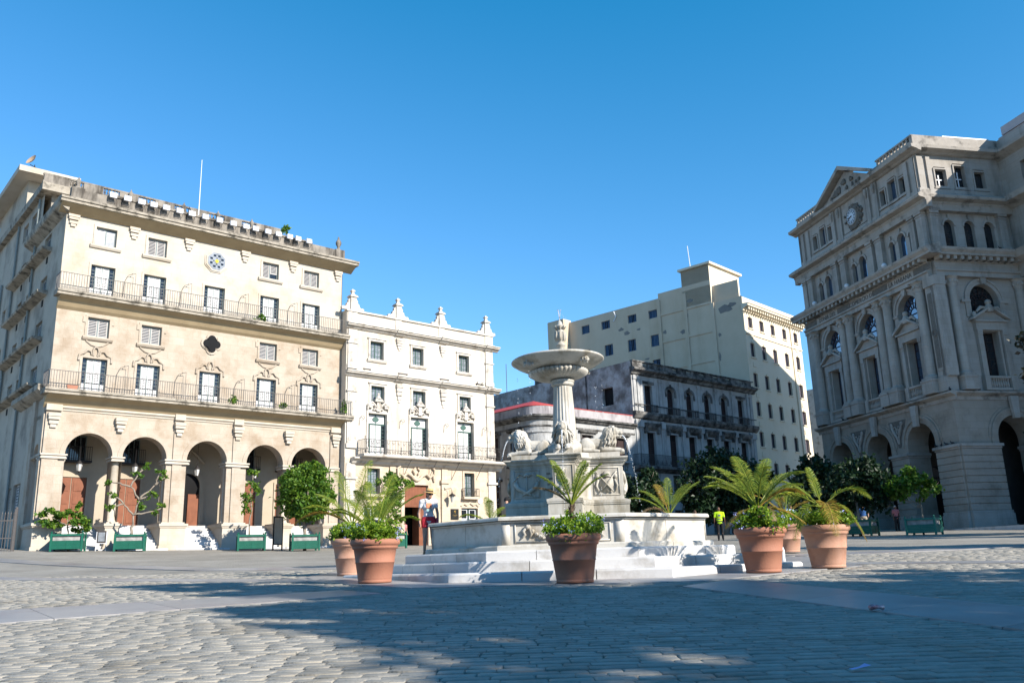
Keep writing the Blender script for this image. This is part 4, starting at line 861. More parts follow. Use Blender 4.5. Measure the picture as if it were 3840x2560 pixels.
def three_storey():
    o = PB @ Vector((28.82, 0, 0)); H = building('old_town_house', 'grimy white three storey house with arched upper windows and blackened roof parapet in shade', 'building', o, PBR)
    W = 18.5; D = 24.; C = [2.25, 5.36, 8.15, 10.88, 13.56, 16.4]
    mb = MB(); wall(mb, 0, W, .5, 16.2, [(c-.52, c+.52, 12.62, 14.75 if 0 < k < 5 else 15.1, .35 if 0 < k < 5 else 0) for k, c in enumerate(C)]+[(c-.56, c+.56, 7.75, 10.8) for c in C]+[(c-.5, c+.5, 4.9, 7.1) for c in (2.25, 5.36, 16.4)]+[(c-.6, c+.6, .5, 4.0) for c in (2.25, 5.36, 8.15, 10.88, 13.56, 16.4)], 0, .35); mb.build('front_wall', M['oldwhite'], H)
    for k, c in enumerate(C):
        ar = 0 < k < 5
        for z0, z1, w2 in ((12.62, 14.75 if ar else 15.1, .52), (7.75, 10.8, .56)):
            win = part(H, ID, ('ot', w2, z0, z1), lambda: W_frame(2*w2, z1-z0, .07), 'window', M['darkwood'], c, .26, z0); put(cached(('otp', w2, z0, z1), lambda: W_pane(2*w2, z1-z0).mesh('pane', M['void'])), 'pane', win)
            put(cached(('ots', w2, z0), lambda: W_leaf(w2-.08, (z1-z0)*.8, 14).mesh('shutter', M['darkwood'])), 'shutter', win, (-w2+.07, .0, .07)); put(cached(('ots', w2, z0), None), 'shutter', win, (.02, .0, .07))
            if ar and z0 > 12:
                mb = MB(); ring(mb, 0, 0, .0, .51, .0, .03, .68, 12); put(cached('otfan', lambda: mb.mesh('fanlight', M['glass'])), 'fanlight', win, (0, .02, z1-z0))
        mb = MB()
        if ar: ring(mb, c, 14.75, .54, .78, -.07, -.001, .68, 14); mb.box(c-.78, c-.54, -.07, -.001, 14.3, 14.749); mb.box(c+.54, c+.78, -.07, -.001, 14.3, 14.749)
        else: mb.box(c-.75, c+.75, -.1, -.001, 15.2, 15.45)
        mb.box(c-.08, c+.08, -.1, -.001, 15.15, 15.5)
        mb.build('window_hood', M['oldtrim'], H)
        mb = MB(); mb.ext([(0, 10.95), (-.3, 11.2), (-.42, 11.45), (-.42, 11.6), (0, 11.66)], c-1.0, c+1.0)
        for s in (-1, 1): mb.box(c+s*.85-.13, c+s*.85+.13, -.3, -.001, 10.7, 11.3)
        mb.build('window_hood', M['oldtrim'], H)
        mb = MB(); rail(mb, [(c-.7, -.02), (c-.7, -.42), (c+.7, -.42), (c+.7, -.02)], 12.6, 13.25, .11, .012, .02); mb.build('window_railing', M['iron'], H)
    for c in [.35, .85]+[(C[k]+C[k+1])/2 for k in range(5)]+[17.6, 18.1]:
        mb = MB(); mb.box(c-.17, c+.17, -.09, -.001, 12.65, 15.9); mb.box(c-.24, c+.24, -.16, -.001, 15.5, 15.75); mb.build('pilaster', M['oldwhite'], H)
        mb = MB(); mb.box(c-.2, c+.2, -.1, -.001, 7.85, 11.9); mb.box(c-.28, c+.28, -.24, -.001, 11.2, 11.75); mb.build('pilaster', M['oldwhite'], H)
    mb = MB(); mb.ext([(0, 15.9), (-.2, 15.95), (-.3, 16.15), (-.62, 16.3), (-.62, 16.5), (0, 16.58)], -.15, W+.3); mb.build('cornice', M['oldtrim'], H)
    mb = MB(); mb.box(0, W, -.3, .0, 16.58, 16.68); mb.box(-.02, W, -.34, .02, 17.1, 17.2)
    u = .0
    while u < W: mb.box(u, min(W, u+1.35), -.26, -.04, 16.681, 17.099); u += 2.1
    for a in np.arange(1.35, W-.8, 2.1): balusters(mb, a, a+.75, 16.68, 17.1, -.15, 4, .07)
    mb.build('roof_parapet', M['oldtrim'], H)
    mb = MB(); mb.ext([(0, 11.9), (-.2, 12.0), (-.4, 12.3), (-.42, 12.55), (0, 12.6)], -.1, W+.2); mb.tube([(0, -.25, 13.2), (W, -.25, 13.2)], .05, 6); mb.build('ledge', M['oldtrim'], H)
    mb = MB(); mb.ext([(0, 7.2), (-.4, 7.4), (-.85, 7.5), (-.88, 7.72), (0, 7.75)], -.5, W-.2); b = mb.build('balcony', M['oldtrim'], H)
    mb = MB(); rail(mb, [(-.4, 0), (-.4, -.8), (W-.3, -.8), (W-.3, 0)], 7.75, 8.7, .12, .012, .02)
    for k in range(30): u = -.1+k*.6; mb.tube([(u, -.8, 7.85), (u+.15, -.8, 8.1), (u+.3, -.8, 7.85), (u+.15, -.8, 8.5)], .014, 4)
    mb.build('railing', M['iron'], b)
    T = Pl(0, D, -90); mb = MB(T); wall(mb, 0, D, .5, 17.15, [(D-3.62, D-2.27, 13.5, 15.15)], 0, .4); mb.build('side_wall', M['stained'], H)
    mb = MB(T); mb.box(D-3.7, D-2.2, .35, .45, 13.4, 15.2); mb.build('window_opening', M['void'], H)
    mb = MB(T); mb.tube([(D-5.6, -.06, 11.9), (D-5.6, -.06, 17)], .06, 6); mb.build('downpipe', M['oldtrim'], H)
    mb = MB(); mb.poly([(W, 0, .5), (W, D, .5), (W, D, 17), (W, 0, 17)]); mb.poly([(0, 0, 16.4), (W, 0, 16.4), (W, D, 16.4), (0, D, 16.4)]); mb.poly([(0, D, .5), (W, D, .5), (W, D, 17.1), (0, D, 17.1)]); mb.box(.4, W-.2, .6, .7, .5, 16.3); mb.build('roof', M['oldtrim'], H)
    mb = MB(T); mb.lathe([(.8, 17.15), (.8, 17.9), (.55, 18.1), (.3, 18.2)], 14, (D-13.2, 1.4, 0)); mb.build('water_tank', mat('black_tank', (.03, .03, .035), (.02, .02, .02), 3, .5), H)
    mb = MB(T); mb.tube([(D-18.4, 1, 17), (D-18.4, 1, 20.5)], .035, 5); mb.build('aerial', M['greyiron'], H)
three_storey()
def beige_block():
    o = (24.539, 87.62, 0); H = building('beige_block', 'tall plain beige block with rooftop tower, blue shuttered side wall and bracketed cornice', 'building', o, 90-43.75)
    W = 12.9; D = 27.; C = [1.3, 3.75, 6.22, 8.93, 11.63]; Z = [23.2, 20.05, 16.8, 13.75, 10.6, 7.5, 4.4]
    mb = MB(); wall(mb, 0, W, .5, 26.5, [(c-.46, c+.46, z, z+(1.2 if z > 23 else 1.52)) for c in C for z in Z], 0, .22); mb.build('front_wall', M['blockfront'], H)
    for c in C:
        for z in Z:
            h = 1.2 if z > 23 else 1.52
            win = part(H, ID, ('bb', h), lambda: W_frame(.92, h, .05), 'window', M['purple'], c, .16, z); put(cached(('bbp', h), lambda: W_pane(.92, h).mesh('pane', M['glass'])), 'pane', win)
            put(cached(('bbs', h), lambda: W_leaf(.38, h-.1, 10).mesh('shutter', M['purple'])), 'shutter', win, (-.41, .01, .05))
            mb = MB(); mb.box(-.56, .56, -.1, 0, -.12, -.001); mb.box(-.1, .1, -.07, -.001, h+.02, h+.22); put(cached(('bbl', h), lambda: mb.mesh('sill', M['blockfront'])), 'sill', win, (0, -.16, 0))
    for c in (C[0], C[4]):
        for z in Z[:-1]:
            mb = MB(); mb.box(c-.3, c+.3, -.06, -.001, z-1.05, z-.55); mb.build('relief_panel', M['blockfront'], H)
    mb = MB(); mb.ext([(0, 24.85), (-.15, 24.9), (-.2, 25.1), (-.75, 25.35), (-.75, 25.5), (-.85, 25.6), (0, 25.66)], -.3, W+.5)
    for k in range(26): u = .1+k*.5; mb.box(u, u+.24, -.62, -.1, 25.0, 25.24)
    mb.ext([(0, 22.4), (-.1, 22.45), (-.1, 22.6), (0, 22.65)], 0, W); mb.build('cornice', M['blockfront'], H)
    mb = MB(); mb.tube([(10.35, -.08, 2), (10.35, -.08, 25)], .06, 6); mb.build('downpipe', M['blockfront'], H)
    T = Pl(0, D, -90); S = lambda s: D-s
    hol = [(S(b), S(a), z, z1) for a, b, z, z1 in ((20.75, 22.0, 26.8, 27.85), (17.6, 18.9, 26.75, 27.75), (13.7, 14.95, 26.7, 27.65), (10.7, 11.97, 26.6, 27.55), (17.35, 18.6, 23.4, 24.75), (14.0, 15.15, 23.3, 24.7), (10.7, 11.9, 23.25, 24.6), (10.65, 11.85, 20.2, 21.7), (20.8, 22.0, 23.4, 24.75))]
    mb = MB(T); wall(mb, S(24.2), D, .5, 26.6, [h for h in hol if h[3] < 26.6], 0, .25); wall(mb, S(24), S(7.24), 26.6, 28.75, [h for h in hol if h[2] > 26.5], 0, .25); wall(mb, S(10.5), S(3.64), 28.75, 29.3, [], 0, .2); wall(mb, S(7.24), S(3.64), 26.6, 31.1, [], .002, .2)
    mb.build('side_wall', M['block'], H)
    for k, (a, b, c, e) in enumerate(hol):
        win = part(H, T, ('bl', round(e-c, 2)), lambda: W_frame(1.25, e-c, .06), 'window', M['blue'], (a+b)/2, .18, c); put(cached(('blp', round(e-c, 2)), lambda: W_pane(1.25, e-c).mesh('pane', M['void'])), 'pane', win)
        for x in ((-.58, .2) if k % 3 else (-.58, -.2, .2)): put(cached(('bls', round(e-c, 2)), lambda: W_leaf(.38, e-c-.12, 8).mesh('shutter', M['blue'])), 'shutter', win, (x, .0, .06))
    mb = MB(T)
    for z in (20.3, 23.5, 26.7, 17.2): mb.box(S(10.4), S(3.6), -.09, -.001, z-.12, z+.12)
    for s in (10.5, 7.0, 3.6): mb.box(S(s+.22), S(s-.22), -.11, -.001, .5, 28.5 if s > 5 else 26.6)
    mb.build('wall_rib', M['block'], H)
    rnd = random.Random(4)
    for s, z, w, h in ((2.1, 25.6, 1.1, .5), (1.2, 25.9, .5, .3), (6.9, 25.9, .3, .4), (9.9, 24.6, .3, .25), (7.5, 24.2, .5, .3), (6.9, 22.0, .16, 1.4), (7.1, 20.6, .2, 1.1), (16, 26.2, .4, .25), (15.2, 25.6, .5, .3), (13.5, 25.7, .35, .15), (6.3, 27.5, .5, .2), (3.0, 22.9, .2, .3), (3.2, 20.5, .14, .5), (12.6, 22, .4, .12)):
        mb = MB(T); mb.prismy([(S(s)+w*math.cos(t*PI/6)*rnd.uniform(.6, 1.1), z+h*math.sin(t*PI/6)*rnd.uniform(.6, 1.1)) for t in range(12)], -.006, -.0005); mb.build('mortar_patch', M['patch'], H)
    mb = MB(); mb.box(.002, 6.5, D-S(0)+3.64-0., 7.24, 26.5, 31.1); mb.box(.004, 5.0, 3.66, 10.5, 26.5, 29.28); mb.build('roof_tower', M['blockfront'], H)
    mb = MB(); mb.box(-.25, 6.8, 3.35, 7.5, 31.1, 31.35); mb.build('tower_cap', M['blockfront'], H)
    mb = MB(); mb.tube([(.5, 6.2, 31.3), (.2, 6.2, 34.0)], .05, 5); mb.build('aerial', M['white'], H)
    for x in (7.4, 7.9, 8.3):
        pass
    mb = MB(T); mb.box(S(26.6), S(24), -1.1, .4, .5, 29.1); mb.build('stair_projection', M['block'], H)
    mb = MB(T); mb.tube([(S(16.9), -.05, 28.6), (S(16.6), -.06, 27.9), (S(17.0), -.06, 27.4)], .07, 5); mb.build('drain_stub', M['white'], H)
    mb = MB(); mb.poly([(W, 0, .5), (W, D, .5), (W, D, 26.5), (W, 0, 26.5)]); mb.poly([(0, D, .5), (W, D, .5), (W, D, 28.7), (0, D, 28.7)]); mb.poly([(0, 0, 26.3), (W, 0, 26.3), (W, D, 26.3), (0, D, 26.3)]); mb.box(.3, W-.1, .4, .5, .5, 26.2); mb.box(.35, .4, .5, D, .5, 28.6); mb.build('roof', M['block'], H)
beige_block()
def far_house():
    H = building('far_ornate_house', 'sliver of pale ornate house with balconies between the beige block and the exchange', 'building', (44.0, 108.5, 0), 90-48)
    mb = MB(); wall(mb, 0, 14, .5, 21.5, [(2.2, 3.4, 14.0, 16.6, .6), (5.4, 6.6, 14.0, 16.6, .6), (2.2, 3.4, 9, 11.5), (5.4, 6.6, 9, 11.5)], 0, .3); mb.box(0, 14, .35, 10, .5, 21); mb.build('wall', M['palace_trim'], H)
    for z in (18.3, 13.0, 8.2):
        mb = MB(); mb.ext([(0, z-.5), (-.8, z-.2), (-.9, z), (0, z)], 0, 14); balusters(mb, 0, 14, z, z+.9, -.7, 40, .1); mb.box(0, 14, -.85, -.55, z+.9, z+1.02); mb.build('balcony', M['palace_trim'], H)
    for u in (2.8, 6.0):
        mb = MB(); ring(mb, u, 16.6, .65, 1.0, -.2, -.001); mb.build('arch_moulding', M['palace_trim'], H)
        mb = MB(); mb.box(u-.58, u+.58, .2, .25, 14, 16.6); mb.build('window', M['curtain'], H)
        mb = MB(); mb.box(u-.58, u+.58, .2, .25, 9, 11.5); mb.build('window', M['glass'], H)
far_house()

# long terminal building across the street behind the camera (unseen, added to cut the sky's fill light)
def terminal():
    H = building('sky_blocking_terminal', 'long unseen two storey terminal building behind the camera, added to block sky light', 'building', (70, -34, -2.5), 180)
    mb = MB(); wall(mb, 0, 140, 0, 15, [(2+k*5, 5+k*5, 7.5, 11.5) for k in range(27)]+[(2+k*5, 5+k*5, .1, 4, 1.5) for k in range(27)], 0, .4); mb.box(0, 140, .5, 18, 0, 14.9); mb.build('wall', M['exch'], H)
    mb = MB(); mb.ext([(0, 14.6), (-.8, 14.9), (-.8, 15.3), (0, 15.5)], 0, 140); mb.build('cornice', M['exch_trim'], H)
terminal()
# ================================================================== stone exchange building on the right
EXO = Vector((27.7061, 77.6278, 0)); EXR = 90-168.062
EXM = Matrix.Translation(EXO) @ Matrix.Rotation(R_(EXR), 4, 'Z')
def exchange():
    H = building('stone_exchange', 'large grey stone exchange with clock, pediment and three tall ground floor arches, mostly in shade', 'building', EXO, EXR)
    W = 17.3; SW = 7.55; SIDE = Pl(W, 0, 90); WING = Pl(W, SW, 0)
    WW = 16.
    def colm(mb, u, z0, z1, r, y=-.18):
        h = z1-z0; mb.box(u-r*1.35, u+r*1.35, y-r*1.35, y+r*1.35, z0, z0+.14)
        mb.lathe([(r*1.3, z0+.14), (r*1.3, z0+.24), (r*1.05, z0+.32), (r, z0+.40), (r, z0+h*.33), (r*1.04, z0+h*.335), (r*1.04, z0+h*.345), (r*.98, z0+h*.35), (r*.86, z1-.85), (r*.95, z1-.83), (r*.88, z1-.78), (r*1.05, z1-.55), (r*.98, z1-.5), (r*1.2, z1-.3), (r*1.1, z1-.25), (r*1.45, z1-.08)], 16, (u, y, 0), mod=None)
        mb.box(u-r*1.4, u+r*1.4, y-r*1.4, y+r*1.4, z1-.08, z1)
        for k in range(8): t = k*PI/4; mb.ball((u+r*1.12*math.cos(t), y+r*1.12*math.sin(t), z1-.42), r*.24, r*.24, .16, 6, 4)
    def face(T, w, bays, arcs, clock=False, sgn=''):
        # ground floor arcade
        ar = [(c-hw, c+hw, .6, sp, hw) for c, hw, sp in arcs]
        mb = MB(T); wall(mb, 0, w, .6, 10.45, ar, 0, 1.7, 24)
        mb.build('arcade_wall', M['exch_warm'], H)
        ends = sorted([0]+[x for c, hw, sp in arcs for x in (c-hw, c+hw)]+[w])
        for a, b in zip(ends[::2], ends[1::2]):
            if b-a < .3: continue
            mb = MB(T); n = 9; z = 2.42; hh = (6.72-2.42)/n
            for k in range(n): mb.box(a-.02, b+.02, -.17, -.001, z+k*hh+.025, z+(k+1)*hh-.025)
            mb.box(a+.03, b-.03, -.10, -.0005, 2.42, 6.72)
            mb.build('rusticated_pier', M['exch_warm'], H)
            mb = MB(T); mb.box(a-.10, b+.10, -.34, 1.7, .6, 2.2); mb.box(a-.06, b+.06, -.28, 1.7, 2.201, 2.42); mb.box(a-.18, b+.18, -.42, 1.72, .6, 1.45); mb.build('pier_base', M['exch'], H)
            mb = MB(T); mb.box(a-.06, b+.06, -.22, 1.72, 6.721, 6.86); mb.box(a-.14, b+.14, -.34, 1.74, 6.861, 7.06); mb.build('impost', M['exch'], H)
        for c, hw, sp in arcs:
            mb = MB(T); ring(mb, c, sp, hw-.003, hw+.34, -.10, -.001, 1, 26); ring(mb, c, sp, hw+.34, hw+.55, -.17, -.001, 1, 26); ring(mb, c, sp, hw+.551, hw+.72, -.06, -.001, 1, 26)
            for s in (-1, 1): mb.box(min(c+s*hw, c+s*(hw+.55)), max(c+s*hw, c+s*(hw+.55)), -.10, -.001, 7.07, sp-.001)
            mb.build('archivolt', M['exch_warm'], H)
            mb = MB(T); mb.prismy([(c-.22, sp+hw-.25), (c+.22, sp+hw-.25), (c+.34, 10.44), (c-.34, 10.44)], -.42, -.171); mb.build('keystone', M['exch'], H)
        cs = [a[0] for a in arcs]
        for a, b in zip(cs[:-1], cs[1:]):
            c = (a+b)/2; mb = MB(T); mb.prismy([(c-1.1, 9.7), (c+1.1, 9.7), (c+.62, 8.6), (c+.12, 7.6), (c-.12, 7.6), (c-.62, 8.6)][::-1], -.03, -.0005); sp = mb.build('spandrel_panel', M['exch_dirty'], H)
            mb = MB(T)
            for s in (-1, 1):
                mb.ball((c+s*.62, -.09, 9.42), .17, .1, .19); mb.tube([(c+s*.6, -.08, 9.3), (c+s*.42, -.1, 8.9), (c+s*.12, -.08, 8.4), (c+s*.05, -.06, 7.9)], [.12, .13, .09, .05], 7); mb.tube([(c+s*.55, -.1, 9.15), (c+s*.2, -.1, 9.25), (c, -.08, 9.0)], [.06, .05, .04], 6)
            mb.tube([(c-.15, -.06, 9.1), (c-.1, -.08, 8.75), (c, -.08, 8.7), (c+.1, -.08, 8.75), (c+.15, -.06, 9.1)], .05, 6); mb.build('relief_figures', M['exch'], sp)
        mb = MB(T); mb.ext([(0, 10.2), (-.06, 10.2), (-.08, 10.45), (-.30, 10.55), (-.46, 10.64), (-.46, 10.78), (0, 10.86)], -.35 if T is ID else -.0, w+.46); mb.build('ledge', M['exch_trim'], H)
        # main floor
        mb = MB(T); wall(mb, 0, w, 10.45, 19.6, [(c-.66, c+.66, 12.0, 15.3) for c in bays]+[(c-1.22, c+1.22, 16.4, 17.72, 1.22) for c in bays], .0, .75, 24); mb.build('main_wall', M['exch'], H)
        for c in bays:
            mb = MB(T); ring(mb, c, 17.72, 1.225, 1.5, -.08, -.001, 1, 24); ring(mb, c, 17.72, 1.501, 1.68, -.16, -.001, 1, 24)
            for s in (-1, 1): mb.box(min(c+s*1.23, c+s*1.68), max(c+s*1.23, c+s*1.68), -.10, -.001, 16.4, 17.72); mb.box(min(c+s*1.24, c+s*2.0), max(c+s*1.24, c+s*2.0), -.15, -.0005, 17.5, 17.72)
            mb.prismy([(c-.16, 18.9), (c+.16, 18.9), (c+.26, 19.5), (c-.26, 19.5)], -.32, -.161)
            mb.build('arch_moulding', M['exch'], H)
            mb = MB(T); mb.box(c-1.22, c+1.22, .45, .5, 16.4, 17.72); ring(mb, c, 17.72, .0, 1.22, .45, .5, 1, 24); g = mb.build('lunette', M['glassblue'] if T is ID else M['glass'], H)
            mb = MB(T)
            for r in (.42, .82): ring(mb, c, 17.5, r, r+.05, .40, .44, 1, 20)
            for k in range(1, 8): t = PI*k/8; mb.tube([T and (c+.42*math.cos(t), .42, 17.5+.42*math.sin(t)), (c+1.2*math.cos(t), .42, 17.6+1.2*math.sin(t))], .028, 4)
            mb.box(c-1.2, c+1.2, .40, .44, 17.45, 17.52); mb.tube([(c-.42, .42, 16.4), (c-.42, .42, 17.5)], .03, 4); mb.tube([(c+.42, .42, 16.4), (c+.42, .42, 17.5)], .03, 4)
            mb.build('glazing_bars', M['darkwood'], g)
            # pedimented window
            w2 = part(H, T, 'exw', lambda: W_frame(1.32, 3.3, .07), 'window', M['darkwood'], c, .5, 12.0)
            put(cached(('exp', T is ID), lambda: W_pane(1.32, 3.3).mesh('pane', M['glassblue'] if T is ID else M['glass'])), 'pane', w2); put(cached('exg', lambda: W_grid(1.3, 3.3, 2, 5, .022).mesh('glazing_bars', M['darkwood'])), 'glazing_bars', w2)
            mb = MB(T); frame(mb, c-.66, c+.66, 11.6, 15.3, .16, -.12, -.001, False)
            for s in (-1, 1): mb.box(c+s*1.05-.17, c+s*1.05+.17, -.30, -.001, 11.6, 15.35); mb.box(c+s*1.05-.2, c+s*1.05+.2, -.36, -.001, 15.0, 15.35)
            mb.box(c-1.3, c+1.3, -.34, -.001, 15.351, 15.95); mb.box(c-1.4, c+1.4, -.5, -.001, 15.951, 16.08)
            mb.prismy([(c-1.45, 16.081), (c+1.45, 16.081), (c, 16.98)], -.28, -.001)
            for s in (-1, 1): mb.prismy([(c+s*1.6, 16.081), (c+s*1.6, 16.25), (c, 17.16), (c, 16.98)][::int(-s)], -.58, -.001)
            mb.lathe([(.30, 16.7), (.34, 16.9), (.28, 17.1), (.18, 17.3), (.24, 17.42), (.20, 17.58), (.04, 17.68)], 10, (c, -.35, 0))
            for s in (-1, 1): mb.ball((c+s*1.3, -.35, 16.5), .16, .14, .24); mb.tube([(c+s*.3, -.35, 17.0), (c+s*.7, -.35, 17.05), (c+s*1.1, -.35, 16.7)], [.12, .14, .08], 7)
            mb.build('window_pediment', M['exch'], H)
            mb = MB(T); balusters(mb, c-.78, c+.78, 11.05, 11.75, -.22, 8, .085); mb.box(c-.9, c+.9, -.34, -.1, 11.75, 11.9); mb.box(c-.9, c+.9, -.34, -.1, 10.86, 11.05); mb.box(c-1.3, c-.9, -.4, -.001, 10.86, 11.9); mb.box(c+.9, c+1.3, -.4, -.001, 10.86, 11.9); mb.build('balustrade', M['exch'], H)
        return
    def uppers(T, w, trip, tops, pil, fr0, fr1, side=False):
        # entablature and great cornice
        mb = MB(T); mb.ext([(0, 19.4), (-.40, 19.4), (-.40, 19.72), (-.52, 19.78), (-.52, 19.9), (-.34, 19.92), (-.34, 20.5), (0, 20.5)], fr0, fr1); mb.build('entablature', M['exch'], H)
        mb = MB(T)
        n = int((fr1-fr0)/.62)
        for k in range(n+1): u = fr0+(fr1-fr0-.25)*k/n; mb.box(u, u+.27, -.95, -.34, 20.56, 20.84)
        mb.ext([(0, 20.45), (-.40, 20.5), (-.45, 20.56), (0, 20.6)], fr0, fr1); mb.build('modillion_band', M['exch_trim'], H)
        mb = MB(T); mb.ext([(0, 20.841), (-1.05, 20.841), (-1.05, 21.0), (-1.22, 21.2), (-1.25, 21.38), (0, 21.7)], fr0-.9 if not side else fr0, fr1+(1.25 if not side else .0)); mb.build('great_cornice', M['exch_trim'], H)
        # third floor
        hol = [(c-hw, c+hw, 21.7, sp, hw) for c, hw, sp in trip]
        mb = MB(T); wall(mb, 0, w, 19.6, 25.3, hol, .12, .4, 14); mb.build('third_floor_wall', M['exch'], H)
        for c, hw, sp in trip:
            p = MB(T); p.box(c-hw, c+hw, .42, .46, 21.7, sp); ring(p, c, sp, 0, hw, .42, .46, 1, 14); p.build('window', M['glassblue'] if not side else M['glass'], H)
            p = MB(T); ring(p, c, sp, hw+.002, hw+.16, .04, .119, 1, 14); p.box(c-.07, c+.07, -.02, .119, sp+hw+.1, sp+hw+.45); p.build('arch_moulding', M['exch'], H)
        for a, b in pil:
            p = MB(T); p.box(a, b, -.22, .119, 21.7, 24.7); p.box(a-.07, b+.07, -.32, .119, 24.42, 24.62); p.box(a-.05, b+.05, -.28, .119, 24.22, 24.3); p.box(a-.06, b+.06, -.3, .119, 21.69, 21.95); p.build('pilaster', M['exch'], H)
        mb = MB(T); mb.ext([(.119, 24.62), (-.34, 24.62), (-.34, 25.1), (-.42, 25.2), (-.42, 25.3), (-.9, 25.42), (-.95, 25.62), (-.5, 25.95), (.2, 26.0)], (-.9 if not side else 0), w+(.95 if not side else 0)); mb.build('upper_ledge', M['exch_trim'], H)
        # attic floor
        mb = MB(T); wall(mb, 0, w, 25.3, 29.7, [(a, b, z0, z1) for a, b, z0, z1 in tops], .15, .4); mb.box(0, w, .05, .149, 26.0, 26.55); mb.build('attic_wall', M['exch'], H)
        for a, b, z0, z1 in tops:
            p = MB(T); p.box(a, b, .44, .48, z0, z1); p.build('window', M['glassblue'] if (not side and b-a > .75) else M['glass'], H)
            p = MB(T); frame(p, a, b, z0, z1, .10, .06, .149); p.box(a-.2, b+.2, .0, .149, z0-.24, z0-.11); p.box(a-.02, b+.02, .06, .149, z1+.18, z1+.2); p.build('window_surround', M['exch'], H)
        mb = MB(T); mb.ext([(.149, 29.35), (-.05, 29.4), (-.2, 29.5), (-.62, 29.62), (-.66, 29.85), (.3, 29.95)], (-.6 if not side else 0), w+(.66 if not side else 0)); mb.build('attic_cornice', M['exch_trim'], H)
    bays = [3.62, 8.87, 14.08]; arcs = [(2.92, 1.55, 7.55), (8.17, 1.57, 7.55), (13.36, 1.56, 7.55)]
    face(ID, W, bays, arcs)
    trip = [(c+d, hw, sp) for c in (3.86, 9.10, 14.3) for d, hw, sp in ((-1.22, .32, 23.4), (0, .46, 23.52), (1.22, .32, 23.4))]
    tops = [(2.25, 2.95, 26.95, 28.25), (3.45, 4.3, 26.9, 28.58), (4.75, 5.42, 26.95, 28.25), (12.56, 13.2, 26.95, 28.25), (13.62, 14.58, 26.9, 28.6), (15.02, 15.68, 26.95, 28.25)]
    uppers(ID, W, trip, tops, [(.1, .75), (.95, 1.72), (5.1, 5.76), (6.32, 7.05), (10.3, 10.95), (11.4, 12.2), (15.75, 16.3), (16.6, 17.25)], -.1, W)
    for u in (1.35, 5.72, 6.72, 10.9, 11.95, 15.95):
        mb = MB(); colm(mb, u, 11.9, 19.4, .40, -.30); mb.build('column', M['exch'], H, False)
        mb = MB(); mb.box(u-.58, u+.58, -.86, 0, 10.86, 11.75); mb.box(u-.64, u+.64, -.92, 0, 11.751, 11.9); mb.build('pedestal', M['exch'], H)
    mb = MB(); mb.box(16.55, 17.45, -.3, .5, 11.9, 19.4); mb.box(16.7, 17.25, -.34, -.301, 12.4, 18.4); mb.box(16.5, 17.5, -.4, .5, 10.86, 11.9); mb.box(17.1, 17.75, -.30, .5, 11.9, 19.4)
    mb.box(16.5, 17.8, -.4, .55, 18.7, 19.4); mb.lathe([(.22, 0), (.36, .02), (.36, .07), (.22, .09)], 16, (0, 0, 0)) if False else None
    mb.build('corner_pier', M['exch'], H); mb = MB(); mb.box(16.76, 17.2, -.36, -.341, 12.6, 18.2); ring(mb, 16.98, 15.2, .16, .28, -.42, -.361, 1, 20, 0, 2*PI); mb.build('carved_panel', M['exch_dirty'], H)
    mb = MB(); mb.box(-.1, .85, -.3, .4, 10.86, 19.4); mb.build('corner_pier', M['exch'], H)
    # frieze inscription
    for u, body in ((3.7, 'LONJA DEL'), (8.9, 'COMERCIO DE'), (14.0, 'LA HABANA')):
        text(body, .52, H, (u, -.352, 20.02), (PI/2, 0, 0), M['letter'], 'frieze_lettering')
    for u in (1.0, 6.25, 11.45, 16.6):
        mb = MB(); mb.box(u-.95, u+.95, -.36, -.341, 19.98, 20.46); mb.build('carved_panel', M['exch_dirty'], H)
    # clock, panel and pediment
    mb = MB(); mb.box(7.3, 10.6, .02, .14, 26.6, 28.85); mb.build('clock_panel', M['exch'], H)
    ck = MB(); ck.ball((8.93, -.05, 27.6), .98, .16, 1.1, 14, 8)
    rnd = random.Random(3)
    for k in range(70): a = rnd.uniform(0, 2*PI); r = rnd.uniform(.75, 1.25); ck.ball((8.93+r*1.05*math.cos(a), rnd.uniform(-.12, .0), 27.65+r*.86*math.sin(a)), rnd.uniform(.07, .17), .1, rnd.uniform(.07, .16), 7, 5)
    ck.build('clock_wreath', M['exch_dirty'], H, True)
    mb = MB(); mb.prismy([(8.93+.70*math.cos(k*PI/20), 27.6+.72*math.sin(k*PI/20)) for k in range(40)], -.27, -.1); c = mb.build('clock', M['exch'], H)
    mb = MB(); mb.prismy([(8.93+.62*math.cos(k*PI/20), 27.6+.64*math.sin(k*PI/20)) for k in range(40)], -.29, -.271); mb.build('clock_dial', mat('clock_dial', (.62, .68, .74), (.55, .60, .66), 2, .4), c)
    mb = MB()
    for k in range(12): a = k*PI/6; x, z = 8.93+.47*math.sin(a), 27.6+.48*math.cos(a); mb.tube([(x-.07*math.sin(a), -.3, z-.07*math.cos(a)), (x+.09*math.sin(a), -.3, z+.09*math.cos(a))], .028, 4)
    ring(mb, 8.93, 27.6, .37, .395, -.298, -.291, 1, 30, 0, 2*PI); ring(mb, 8.93, 27.6, .56, .60, -.298, -.291, 1, 30, 0, 2*PI); mb.build('hour_marks', M['iron'], c)
    for nm, a, l, w in (('minute_hand', R_(-110), .52, .03), ('hour_hand', R_(-98), .33, .042)):
        mb = MB(); mb.tube([(8.93-.1*math.sin(a), -.32, 27.6-.1*math.cos(a)), (8.93+l*math.sin(a), -.32, 27.6+l*math.cos(a))], [w*1.3, w*.5], 5); mb.build(nm, M['iron'], c)
    for u in (5.75, 6.8, 10.95, 12.0):
        mb = MB(); mb.box(u-.26, u+.26, -.02, .14, 26.1, 29.3); mb.tube([(u, -.05, 29.2), (u, -.12, 28.8), (u, -.05, 28.4)], [.16, .14, .06], 7); mb.build('pilaster', M['exch'], H)
